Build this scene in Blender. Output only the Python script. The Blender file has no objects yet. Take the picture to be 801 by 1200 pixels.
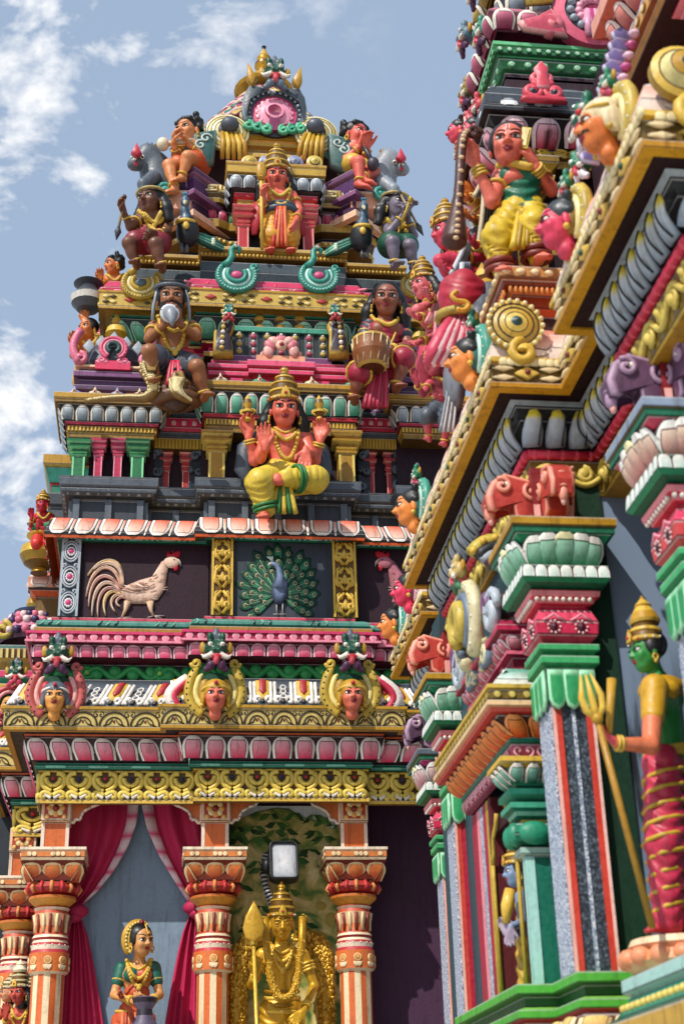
import bpy, math, random
import numpy as np
random.seed(7); RNG=np.random.default_rng(7)
sc=bpy.context.scene
COL=sc.collection
# ------------------------------------------------------------------ camera (50 mm lens, looking up)
F_PX=1681.0
CAM=np.array([0.0,0.0,1.6])
def _cam(pitch,yaw,roll):
    p,y,r=map(math.radians,(pitch,yaw,roll))
    fwd=np.array([math.sin(y)*math.cos(p),math.cos(y)*math.cos(p),math.sin(p)])
    ri=np.array([math.cos(y),-math.sin(y),0.0]); up=np.cross(ri,fwd)
    return np.array([ri*math.cos(r)-up*math.sin(r),ri*math.sin(r)+up*math.cos(r),fwd])
RC=_cam(24.9,7.5,1.6)
def ray(x,y): return RC.T@np.array([(x-400.5)/F_PX,(600-y)/F_PX,1.0])
def PY(x,y,Y):
    d=ray(x,y); return CAM+d*((Y-CAM[1])/d[1])
def PX(x,y,X):
    d=ray(x,y); return CAM+d*((X-CAM[0])/d[0])
def PZ(x,y,Z):
    d=ray(x,y); return CAM+d*((Z-CAM[2])/d[2])
def V(*a): return np.array(a,float)
def unit(v):
    v=np.asarray(v,float); return v/(np.linalg.norm(v)+1e-12)
# ------------------------------------------------------------------ colours
_cc={}
def C(h):
    if not isinstance(h,str): return np.asarray(h,float)
    if h not in _cc:
        v=[int(h[i:i+2],16)/255 for i in (1,3,5)]
        _cc[h]=np.array([x/12.92 if x<=.04045 else ((x+.055)/1.055)**2.4 for x in v])
    return _cc[h]
def mixc(a,b,t):
    return C(a)*(1-t)+C(b)*t
# paint palette of the place
PINK='#d23468'; LPINK='#ee8fa6'; DPINK='#9c1644'; ROSE='#e0507e'; WHT='#e9e2d6'; CREAM='#e6d3a8'
GOLD='#b98c1e'; LGOLD='#d8b243'; DGOLD='#6e4d0e'; PALEG='#cdb95e'
TEAL='#1c7f66'; MINT='#86ccb0'; DGREEN='#0c4a31'; GREEN='#148048'; LGREEN='#4fae3a'
GREY='#586370'; LGREY='#9aa6b2'; DGREY='#2b3038'; BLK='#0c0b0d'; MAR='#2e0f16'; DMAR='#1c0a10'
ORG='#d55a22'; LORG='#f0a070'; RED='#c0202c'; PURP='#4c2248'; DPURP='#241527'; BLUEG='#7d93a8'
# ------------------------------------------------------------------ materials
def nmat(name):
    m=bpy.data.materials.new(name); m.use_nodes=True
    nt=m.node_tree; b=nt.nodes['Principled BSDF']; return m,nt,b
def N(nt,t,**k):
    n=nt.nodes.new(t)
    for a,v in k.items():
        if a.startswith('i_'): n.inputs[a[2:].replace('_',' ')].default_value=v
        else: setattr(n,a,v)
    return n
def ramp(nt,stops,src=None):
    r=nt.nodes.new('ShaderNodeValToRGB'); el=r.color_ramp.elements
    while len(el)<len(stops): el.new(0.5)
    for e,(p,c) in zip(el,stops):
        e.position=p; c=C(c); e.color=(c[0],c[1],c[2],1)
    if src is not None: nt.links.new(src,r.inputs[0])
    return r
def paint_mat(name,rough=.42,metal=0.,wear=1.,bevel=True,spec=.5):
    m,nt,b=nmat(name); L=nt.links.new
    at=N(nt,'ShaderNodeAttribute',attribute_name='Col')
    tc=N(nt,'ShaderNodeTexCoord')
    n1=N(nt,'ShaderNodeTexNoise'); n1.inputs['Scale'].default_value=5.5; n1.inputs['Detail'].default_value=6; n1.inputs['Roughness'].default_value=.65
    L(tc.outputs['Object'],n1.inputs['Vector'])
    r1=ramp(nt,[(.30,(.70,.66,.62)),(.47,(.96,.95,.94)),(.75,(1.0,1.0,1.0))],n1.outputs['Fac'])
    n2=N(nt,'ShaderNodeTexNoise'); n2.inputs['Scale'].default_value=48; n2.inputs['Detail'].default_value=5
    L(tc.outputs['Object'],n2.inputs['Vector'])
    r2=ramp(nt,[(.32,(.80,.77,.74)),(.5,(1,1,1)),(.8,(1.05,1.05,1.04))],n2.outputs['Fac'])
    mx=N(nt,'ShaderNodeMix',data_type='RGBA',blend_type='MULTIPLY'); mx.inputs[0].default_value=.78*wear
    L(at.outputs['Color'],mx.inputs[6]); L(r1.outputs[0],mx.inputs[7])
    mx2=N(nt,'ShaderNodeMix',data_type='RGBA',blend_type='MULTIPLY'); mx2.inputs[0].default_value=.55*wear
    L(mx.outputs[2],mx2.inputs[6]); L(r2.outputs[0],mx2.inputs[7])
    mp=N(nt,'ShaderNodeMapping'); mp.inputs['Scale'].default_value=(26,26,2.2); L(tc.outputs['Object'],mp.inputs[0])
    n3=N(nt,'ShaderNodeTexNoise'); n3.inputs['Scale'].default_value=1.; n3.inputs['Detail'].default_value=5; n3.inputs['Roughness'].default_value=.7; L(mp.outputs[0],n3.inputs['Vector'])
    r3=ramp(nt,[(.34,(.52,.48,.44)),(.46,(.94,.93,.92)),(.62,(1,1,1)),(.8,(1.06,1.06,1.06))],n3.outputs['Fac'])
    mx3=N(nt,'ShaderNodeMix',data_type='RGBA',blend_type='MULTIPLY'); mx3.inputs[0].default_value=.72*wear
    L(mx2.outputs[2],mx3.inputs[6]); L(r3.outputs[0],mx3.inputs[7]); L(mx3.outputs[2],b.inputs['Base Color'])
    mr=N(nt,'ShaderNodeMapRange'); mr.inputs[1].default_value=.3; mr.inputs[2].default_value=.7; mr.inputs[3].default_value=rough-.1; mr.inputs[4].default_value=rough+.14
    L(n2.outputs['Fac'],mr.inputs[0]); L(mr.outputs[0],b.inputs['Roughness'])
    b.inputs['Metallic'].default_value=metal; b.inputs['Specular IOR Level'].default_value=spec
    bp=N(nt,'ShaderNodeBump'); bp.inputs['Strength'].default_value=.22; bp.inputs['Distance'].default_value=.008
    L(n2.outputs['Fac'],bp.inputs['Height'])
    if bevel:
        bv=N(nt,'ShaderNodeBevel'); bv.samples=2; bv.inputs['Radius'].default_value=.005
        L(bv.outputs[0],bp.inputs['Normal'])
    L(bp.outputs[0],b.inputs['Normal'])
    return m
MATS={}
MATS['paint']=paint_mat('painted_plaster',rough=.46,bevel=False)
MATS['flat']=paint_mat('matt_painted_wall',rough=.6,spec=.3,bevel=False,wear=.75)
MATS['gold']=paint_mat('gold_lacquer',rough=.36,metal=.38,bevel=False)
# ------------------------------------------------------------------ mesh builder
class MB:
    def __init__(s): s.V=[];s.C=[];s.Q=[];s.T=[];s.SQ=[];s.ST=[];s.n=0
    def raw(s,P,Cc,Q=None,T=None,smooth=True):
        P=np.asarray(P,float).reshape(-1,3); k=len(P)
        Cc=C(Cc) if isinstance(Cc,str) else np.asarray(Cc,float)
        if Cc.ndim==1: Cc=np.tile(Cc,(k,1))
        s.V.append(P); s.C.append(Cc.reshape(-1,3))
        if Q is not None and len(Q): Q=np.asarray(Q,int); s.Q.append(Q+s.n); s.SQ.append(np.full(len(Q),smooth))
        if T is not None and len(T): T=np.asarray(T,int); s.T.append(T+s.n); s.ST.append(np.full(len(T),smooth))
        s.n+=k
    def grid(s,P,Cc,smooth=True,closev=False):
        P=np.asarray(P,float); m,n=P.shape[:2]
        Cc=C(Cc) if isinstance(Cc,str) else np.asarray(Cc,float)
        if Cc.ndim==1: Cc=np.tile(Cc,(m,n,1))
        idx=np.arange(m*n).reshape(m,n)
        if closev: idx=np.concatenate([idx,idx[:,:1]],1)
        q=np.stack([idx[:-1,:-1],idx[:-1,1:],idx[1:,1:],idx[1:,:-1]],-1).reshape(-1,4)
        s.raw(P.reshape(-1,3),Cc.reshape(-1,3),q,None,smooth)
    def quad(s,a,b,c,d,col): s.raw([a,b,c,d],col,[[0,1,2,3]],None,False)
    def add(s,o,M=None,T=None,recol=None):
        for P,Cc in zip(o.V,o.C):
            if M is not None: P=P@np.asarray(M).T
            if T is not None: P=P+T
            s.V.append(P); s.C.append(Cc)
        for q in o.Q: s.Q.append(q+s.n)
        for q in o.T: s.T.append(q+s.n)
        s.SQ+=o.SQ; s.ST+=o.ST; s.n+=o.n
    # ---- primitives
    def box(s,lo,hi,col):
        x0,y0,z0=lo;x1,y1,z1=hi
        p=[V(x0,y0,z0),V(x1,y0,z0),V(x1,y1,z0),V(x0,y1,z0),V(x0,y0,z1),V(x1,y0,z1),V(x1,y1,z1),V(x0,y1,z1)]
        for f in ((0,1,5,4),(1,2,6,5),(2,3,7,6),(3,0,4,7),(4,5,6,7),(3,2,1,0)):
            s.quad(*[p[i] for i in f],col)
    def fbox(s,fr,a0,a1,b0,b1,c0,c1,col):
        p=[fr(a,b,c) for c in (c0,c1) for (a,b) in ((a0,b0),(a1,b0),(a1,b1),(a0,b1))]
        for f in ((4,5,6,7),(0,1,5,4),(1,2,6,5),(2,3,7,6),(3,0,4,7),(3,2,1,0)):
            s.quad(*[p[i] for i in f],col)
    def tube(s,P,r,col,n=6,col2=None,cap=True,flat=1.0,nrm=None):
        P=np.asarray(P,float); k=len(P)
        if k<2: return
        r=np.full(k,r) if np.isscalar(r) else np.asarray(r,float)
        T=np.gradient(P,axis=0); T/=np.linalg.norm(T,axis=1)[:,None]+1e-12
        rings=[]; up=np.array(nrm if nrm is not None else (0.13,-.97,.21),float)
        for i in range(k):
            b=np.cross(T[i],up); 
            if np.linalg.norm(b)<1e-4: b=np.cross(T[i],V(1,0,0.1))
            b=unit(b); c=np.cross(b,T[i])
            if nrm is None: up=c if np.linalg.norm(c)>.1 else up
            a=np.linspace(0,2*np.pi,n,endpoint=False)
            rings.append(P[i]+r[i]*(np.cos(a)[:,None]*b+flat*np.sin(a)[:,None]*c))
        R=np.array(rings)
        if cap:
            R=np.concatenate([np.repeat(P[:1],n,0)[None],R,np.repeat(P[-1:],n,0)[None]],0)
        if not isinstance(col,str) and np.asarray(col).ndim==2:
            cc=np.asarray(col,float)
            if cap: cc=np.concatenate([cc[:1],cc,cc[-1:]],0)
            cc=np.repeat(cc[:,None,:],n,1)
        else:
            cc=np.tile(C(col),(len(R),n,1))
            if col2 is not None: cc[::2]=C(col2)
        s.grid(R,cc,True,closev=True)
    def ell(s,c,r,col,R=None,n=12,m=8):
        a=np.linspace(0,2*np.pi,n,endpoint=False); b=np.linspace(-np.pi/2,np.pi/2,m)
        p=np.stack([np.outer(np.cos(b),np.cos(a)),np.outer(np.cos(b),np.sin(a)),np.outer(np.sin(b),np.ones(n))],-1)
        p=p*(np.full(3,r) if np.isscalar(r) else np.asarray(r))
        if R is not None: p=p@np.asarray(R).T
        s.grid(p+np.asarray(c),col,True,closev=True)
    def lathe(s,c,prof,cols,n=20,axis=None,flatshade=False,ph=0,sx=1,sy=1):
        """prof [(r,z)], cols one per segment"""
        a=np.linspace(0,2*np.pi,n,endpoint=False)+ph
        if axis is None: U,W,A=V(1,0,0),V(0,1,0),V(0,0,1)
        else:
            A=unit(axis); U=unit(np.cross(A,V(.02,1,.01))); W=np.cross(A,U)
        ring=lambda r,z: np.asarray(c)+r*(sx*np.cos(a)[:,None]*U+sy*np.sin(a)[:,None]*W)+z*A
        for i in range(len(prof)-1):
            cl=cols[i%len(cols)]
            if isinstance(cl,tuple): cc=np.stack([np.tile(C(cl[0]),(n,1)),np.tile(C(cl[1]),(n,1))])
            else: cc=C(cl)
            if flatshade:
                R0,R1=ring(*prof[i]),ring(*prof[i+1])
                for j in range(n):
                    k=(j+1)%n; s.raw([R0[j],R0[k],R1[k],R1[j]],cc if cc.ndim==1 else np.array([cc[0,0],cc[0,0],cc[1,0],cc[1,0]]),[[0,1,2,3]],None,False)
            else: s.grid([ring(*prof[i]),ring(*prof[i+1])],cc,True,closev=True)
    def relief(s,fr,poly,d,col,rim=None,ins=.8,base=0.,rc=BLK):
        p=np.asarray(poly,float); k=len(p); ce=p.mean(0)
        rings=[(p,base),(p,base+d*.6),(ce+(p-ce)*(1-(1-ins)*.45),base+d*.9),(ce+(p-ce)*ins,base+d),(ce+(p-ce)*.02,base+d*1.06)]
        rm=col if rim is None else rim; cl=[rm,rm,rm,col,col]
        if rim is not None: cl[0]=rc
        R=np.array([[fr(q[0],q[1],h) for q in pp] for pp,h in rings]); 
        s.grid(R,np.array([np.tile(C(c),(k,1)) for c in cl]),True,closev=True)
    def disc(s,fr,a,b,r,rings,n=18,sy=1.):
        """rings [(radius frac, height, col)] outer to inner"""
        t=np.linspace(0,2*np.pi,n,endpoint=False)
        for i in range(len(rings)-1):
            R=[[fr(a+r*q[0]*math.cos(x),b+sy*r*q[0]*math.sin(x),q[1]) for x in t] for q in (rings[i],rings[i+1])]
            s.grid(R,rings[i][2],True,closev=True)
    def scroll(s,fr,a,b,r,turns,sgn,w,col,start=0.,n=16,h=None,r0=.12):
        t=np.linspace(0,1,n); th=start+sgn*2*np.pi*turns*t; rr=r*(1-(1-r0)*t)
        s.tube([fr(a+q*math.cos(x),b+q*math.sin(x),(h or w)*.5) for q,x in zip(rr,th)],np.linspace(w*.75,w*1.05,n),col,n=6)
    def build(s,name,parent=None,mat='paint',org=None):
        if not s.V: return None
        P=np.concatenate(s.V); Cc=np.concatenate(s.C)
        if org is None: org=origin_of(parent)
        P=P-org
        Q=np.concatenate(s.Q) if s.Q else np.zeros((0,4),int); T=np.concatenate(s.T) if s.T else np.zeros((0,3),int)
        SQ=np.concatenate(s.SQ) if s.SQ else np.zeros(0,bool); ST=np.concatenate(s.ST) if s.ST else np.zeros(0,bool)
        me=bpy.data.meshes.new(name); me.vertices.add(len(P)); me.vertices.foreach_set('co',P.astype('f').ravel())
        nl=Q.size+T.size; me.loops.add(nl); me.loops.foreach_set('vertex_index',np.concatenate([Q.ravel(),T.ravel()]).astype('i'))
        me.polygons.add(len(Q)+len(T))
        st=np.concatenate([np.arange(len(Q))*4,Q.size+np.arange(len(T))*3]).astype('i')
        me.polygons.foreach_set('loop_start',st)
        me.polygons.foreach_set('use_smooth',np.concatenate([SQ,ST]))
        me.update(calc_edges=True)
        at=me.color_attributes.new('Col','FLOAT_COLOR','POINT')
        rgba=np.ones((len(P),4),'f'); rgba[:,:3]=np.clip(Cc,0,1); at.data.foreach_set('color',rgba.ravel())
        me.materials.append(MATS[mat] if isinstance(mat,str) else mat)
        o=bpy.data.objects.new(name,me); COL.objects.link(o)
        if parent is not None: o.parent=parent
        else: o.location=org
        return o
_org={}
def origin_of(o):
    while o is not None:
        if o.name in _org: return _org[o.name]
        o=o.parent
    return np.zeros(3)
def thing(name,label,cat,loc,group=None):
    o=bpy.data.objects.new(name,None); COL.objects.link(o); o.empty_display_size=.1
    o.location=loc; _org[o.name]=np.asarray(loc,float); o['label']=label; o['category']=cat
    if group: o['group']=group
    return o
class Fr:
    def __init__(s,o,u,v,n=None):
        s.o=np.asarray(o,float);s.u=unit(u);s.v=unit(v);s.n=unit(n) if n is not None else np.cross(s.u,s.v)
    def __call__(s,a,b,c=0.): return s.o+a*s.u+b*s.v+c*s.n
    def at(s,a,b,c=0.,sc=1.,rot=0.):
        f=Fr(s(a,b,c),s.u*math.cos(rot)+s.v*math.sin(rot),s.v*math.cos(rot)-s.u*math.sin(rot),s.n); 
        return f if sc==1. else Frs(f,sc)
class Frs(Fr):
    def __init__(s,f,k): s.o,s.u,s.v,s.n,s.k=f.o,f.u,f.v,f.n,k
    def __call__(s,a,b,c=0.): return s.o+s.k*(a*s.u+b*s.v+c*s.n)
    def at(s,a,b,c=0.,sc=1.,rot=0.):
        f=Fr(s(a,b,c),s.u*math.cos(rot)+s.v*math.sin(rot),s.v*math.cos(rot)-s.u*math.sin(rot),s.n); return Frs(f,s.k*sc)
def front(x,y,z): return Fr(V(x,y,z),V(1,0,0),V(0,0,1),V(0,-1,0))
def leftf(x,y,z): return Fr(V(x,y,z),V(0,-1,0),V(0,0,1),V(-1,0,0))   # face towards -X, u runs towards the viewer
# ------------------------------------------------------------------ plans and bands
def offs(plan,o,closed=True):
    p=np.asarray(plan,float); k=len(p); out=[]
    for i in range(k):
        a=p[i]-p[i-1] if (closed or i>0) else p[1]-p[0]
        b=p[(i+1)%k]-p[i] if (closed or i<k-1) else p[-1]-p[-2]
        a=unit(a);b=unit(b); n1=V(a[1],-a[0]); n2=V(b[1],-b[0])
        out.append(p[i]+o*(n1+n2)/max(.2,1+n1@n2))
    return np.array(out)
def band(mb,plan,prof,cols,closed=True):
    """prof [(offset,z)..]; cols one per segment, a colour or a (low,high) pair"""
    for i in range(len(prof)-1):
        a=offs(plan,prof[i][0],closed);b=offs(plan,prof[i+1][0],closed); cl=cols[i%len(cols)]
        c0,c1=(cl if isinstance(cl,tuple) else (cl,cl)); k=len(a)
        A,B=C(c0),C(c1); z0,z1=prof[i][1],prof[i+1][1]; sl=math.hypot(prof[i+1][0]-prof[i][0],z1-z0)
        if sl<.022 or sl>.5 or z1-z0<.6*sl: ts=[(0,1,A,B)]
        else:                                       # edge strips in the colour: darker along the bottom, paler along the top
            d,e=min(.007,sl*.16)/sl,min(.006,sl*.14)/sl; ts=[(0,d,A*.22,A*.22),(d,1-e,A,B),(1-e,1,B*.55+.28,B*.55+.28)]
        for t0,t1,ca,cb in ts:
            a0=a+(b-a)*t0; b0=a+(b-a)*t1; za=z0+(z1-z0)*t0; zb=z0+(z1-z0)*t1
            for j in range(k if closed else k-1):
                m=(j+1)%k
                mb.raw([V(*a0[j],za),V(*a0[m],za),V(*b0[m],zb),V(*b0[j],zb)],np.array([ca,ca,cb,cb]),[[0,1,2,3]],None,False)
def cap(mb,plan,o,z,col):
    a=offs(plan,o); mb_poly(mb,[V(*q,z) for q in a],col)
def mb_poly(mb,pts,col):
    from mathutils.geometry import tessellate_polygon
    from mathutils import Vector
    t=tessellate_polygon([[Vector(p) for p in pts]]); mb.raw(pts,col,None,[list(x) for x in t],False)
def edges(plan,o,closed=True,face=('f','l','r'),minlen=.05):
    a=offs(plan,o,closed); k=len(a); res=[]
    for j in range(k if closed else k-1):
        p,q=a[j],a[(j+1)%k]; d=q-p; L=np.linalg.norm(d)
        if L<minlen: continue
        d/=L; n=V(d[1],-d[0])
        t='f' if n[1]<-.7 else ('l' if n[0]<-.7 else ('r' if n[0]>.7 else ('b' if n[1]>.7 else ('f' if n[1]<0 else 'b'))))
        if t in face: res.append((p,q,d,n,L))
    return res
def rows(plan,o0,z0,o1,z1,closed=True,face=('f','l','r'),minlen=.05):
    """frames spanning a sloping strip on each edge: yields (frame, length, height)"""
    for (p,q,d,n,L),(p2,q2,_,_,L2) in zip(edges(plan,o0,closed,face,minlen-.0),edges(plan,o1,closed,face,0)) if False else _rows(plan,o0,o1,closed,face,minlen):
        a=V(*p,z0); mid2=V(*((p2+q2)/2),z1); mid1=V(*((p+q)/2),z0); v=mid2-mid1; H=np.linalg.norm(v)
        u=V(*d,0); 
        yield Fr(mid1,u,v/H,np.cross(u,v/H)),(L+L2)/2,H,n
def _rows(plan,o0,o1,closed,face,minlen):
    a=offs(plan,o0,closed); b=offs(plan,o1,closed); k=len(a)
    for j in range(k if closed else k-1):
        m=(j+1)%k; d=a[m]-a[j]; L=np.linalg.norm(d)
        if L<minlen: continue
        d=d/L; n=V(d[1],-d[0])
        t='b' if n[1]>.3 else ('f' if n[1]<-.7 else ('l' if n[0]<0 else 'r'))
        if t in face: yield (a[j],a[m],d,n,L),(b[j],b[m],d,n,np.linalg.norm(b[m]-b[j]))
# petal kinds
_A=np.array([-1,-.955,-.945,-.73,-.72,-.66,-.65,-.33,0,.33,.65,.66,.72,.73,.945,.955,1.])
_B=np.array([0,.2,.4,.55,.68,.765,.77,.80,.805,.9,.965,.97,1.])
def petal(mb,fr,a,W,H,D=.03,c0=PINK,c1=LPINK,rim=WHT,line=BLK,base=.85,vein=None,b0=0.,c=0.,flip=False,pt=0.,inner=True):
    """rounded lotus petal: base at b0, tip at b0+H, bulging D"""
    P=np.zeros((len(_B),len(_A),3));K=np.zeros((len(_B),len(_A),3)); L_=C(line);R_=C(rim)
    for i,b in enumerate(_B):
        w=base+(1-base)*min(1,b/.45) if b<.45 else max(0.,1-((b-.45)/.55)**2.1)**(.5*(1+pt))
        for j,x in enumerate(_A):
            h=D*(1-abs(x)**2.5)*(math.sin(math.pi*min(1,b*.8+.15)))+c
            P[i,j]=fr(a+x*w*W/2,b0+(b if not flip else 1-b)*H,h)
            ax=abs(x)
            if ax>.95 or b>.968: k=L_
            elif ax>.725 or b>.802: k=R_
            elif inner and (ax>.655 or b>.768): k=L_*.8+.2*C(c0)
            else: k=mixc(c0,c1,b/.77)
            if vein is not None and ax<.01 and b<.6: k=C(vein)
            K[i,j]=k
    if flip: P=P[::-1];K=K[::-1]
    mb.grid(P,K,True)
def petal_row(mb,plan,o0,z0,o1,z1,W,closed=True,face=('f','l','r'),gap=.97,minlen=.05,**k):
    for fr,L,H,n in rows(plan,o0,z0,o1,z1,closed,face,minlen):
        c=max(1,round(L/W)); w=L/c
        for i in range(c):
            kk=dict(k); j=RNG.normal(1,.055)
            for q in ('c0','c1'):
                if q in kk: kk[q]=np.clip(C(kk[q])*j,0,1)
            petal(mb,fr.at(0,0,0,rot=RNG.normal(0,.006)),-L/2+w*(i+.5)+RNG.normal(0,.012)*w,w*gap*RNG.normal(1,.02),H*RNG.normal(1,.012),**kk)
def curl_unit(mb,fr,a,b,w,h,col=LGOLD,jewel=RED,tw=.012):
    """one lyre shaped pair of fronds of the gilded frieze"""
    def st(pts,r,c,s,lift=.5):
        P=np.array(pts,float); t=np.linspace(0,len(P)-1,3*len(P)); i=np.arange(len(P))
        x=np.interp(t,i,P[:,0]);y=np.interp(t,i,P[:,1]); k=np.ones(3)/3
        if len(x)>4: x[1:-1]=np.convolve(x,k,'valid'); y[1:-1]=np.convolve(y,k,'valid')
        mb.tube([fr(a+s*w*p,b+h*q,tw*lift) for p,q in zip(x,y)],np.linspace(r,r*.75,len(x)),c,n=5)
    for s in (-1,1):
        st([(.13,.97),(.33,.95),(.45,.76),(.40,.52),(.20,.36),(.05,.30)],tw*1.15,col,s)
        st([(.29,.78),(.24,.62),(.10,.52),(.0,.50)],tw,col,s,.7)
        st([(.02,.12),(.18,.24),(.36,.26),(.46,.14),(.38,.04),(.28,.10)],tw*1.1,col,s)
        st([(.05,.04),(.2,.11),(.3,.17)],tw*.7,WHT,s,.9)
    if jewel: mb.ell(fr(a,b+h*.76,tw*.9),(w*.075,w*.075,w*.075),jewel,n=8,m=6)
def arch_row(mb,plan,o,z0,z1,W,col,dark='#4a3610',closed=True,face=('f','l','r'),minlen=.1,tw=.011):
    """light carved arches with curled leaves between, gold on gold"""
    for fr,L,H,n in rows(plan,o,z0,o,z1,closed,face,minlen):
        c=max(1,round(L/W)); w=L/c
        for i in range(c):
            a=-L/2+w*(i+.5)
            for r_,q in ((.46,1.),(.27,.62)):
                t=np.linspace(0,math.pi,14); mb.tube([fr(a+w*r_*math.cos(x),H*(.06+.82*q*math.sin(x)),tw*.5) for x in t],tw*(1.2 if q==1 else .9),col,n=5)
            for s in (-1,1): mb.scroll(fr,a+s*w*.42,H*.72,w*.11,1.1,s,tw*.75,col,start=math.pi/2,n=10); mb.tube([fr(a+s*w*.34,H*.04,tw*.4),fr(a+s*w*.15,H*.16,tw*.6),fr(a+s*w*.05,H*.42,tw*.5)],tw*.8,col,n=5)
            mb.ell(fr(a,H*.30,tw*.5),(tw*1.3,tw,tw*1.8),dark,n=7,m=5)
def frieze_row(mb,plan,o,z0,z1,W,closed=True,face=('f','l','r'),minlen=.1,cols=(LGOLD,),jewels=(RED,'#20265a'),tw=.012):
    for fr,L,H,n in rows(plan,o,z0,o,z1,closed,face,minlen):
        c=max(1,round(L/W)); w=L/c
        for i in range(c): curl_unit(mb,fr,-L/2+w*(i+.5),0,w,H,cols[i%len(cols)],jewels[i%len(jewels)] if jewels else None,tw)
def wave_row(mb,plan,o,z0,z1,W,col,closed=True,face=('f','l','r'),minlen=.1,tw=.012,leaf=True):
    """running vine: a sine stem with curls in each bend"""
    for fr,L,H,n in rows(plan,o,z0,o,z1,closed,face,minlen):
        c=max(1,round(L/W)); w=L/c
        x=np.linspace(-L/2,L/2,c*14)
        mb.tube([fr(q,H*(.5+.32*math.sin(2*math.pi*(q+L/2)/w)),tw*.4) for q in x],tw*.8,col,n=5)
        for i in range(c):
            for s,ph in ((1,.25),(-1,.75)):
                mb.scroll(fr,-L/2+w*(i+ph),H*(.5-s*.06),H*.30,1.1,s,tw*.8,col,start=-s*math.pi/2,n=12)
                if leaf: mb.ell(fr(-L/2+w*(i+ph),H*(.5-s*.1),tw*.4),(tw*1.6,tw,tw*1.6),col,n=8,m=5)
def dots_row(mb,plan,o,z0,z1,W,r,col,rim=WHT,closed=True,face=('f','l','r'),minlen=.1,d=.008):
    for fr,L,H,n in rows(plan,o,z0,o,z1,closed,face,minlen):
        c=max(1,round(L/W)); w=L/c
        for i in range(c): mb.disc(fr,-L/2+w*(i+.5),H/2,r,[(1,0,rim),(.98,d*.6,rim),(.72,d,col),(.02,d*1.2,col)],n=10)
def rect(x0,x1,y0,y1): return [(x0,y0),(x1,y0),(x1,y1),(x0,y1)]
def plan4(hw,bays,cx,cy):
    """square of half width hw about (cx,cy); bays [(half width,projection)] from outside in, on all four sides"""
    side=[(-hw,-hw)]; p=0
    for bw,pr in bays: side+= [(-bw,-hw-p),(-bw,-hw-pr)]; p=pr
    r=[(-x,y) for x,y in side[::-1]]
    side=side+r[:-1]
    out=[]
    for k in range(4):
        c,s=[(1,0),(0,1),(-1,0),(0,-1)][k]
        out+= [(cx+x*c-y*s,cy+x*s+y*c) for x,y in side]
    o=[out[0]]
    for q in out[1:]:
        if abs(q[0]-o[-1][0])+abs(q[1]-o[-1][1])>1e-6: o.append(q)
    return o
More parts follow.
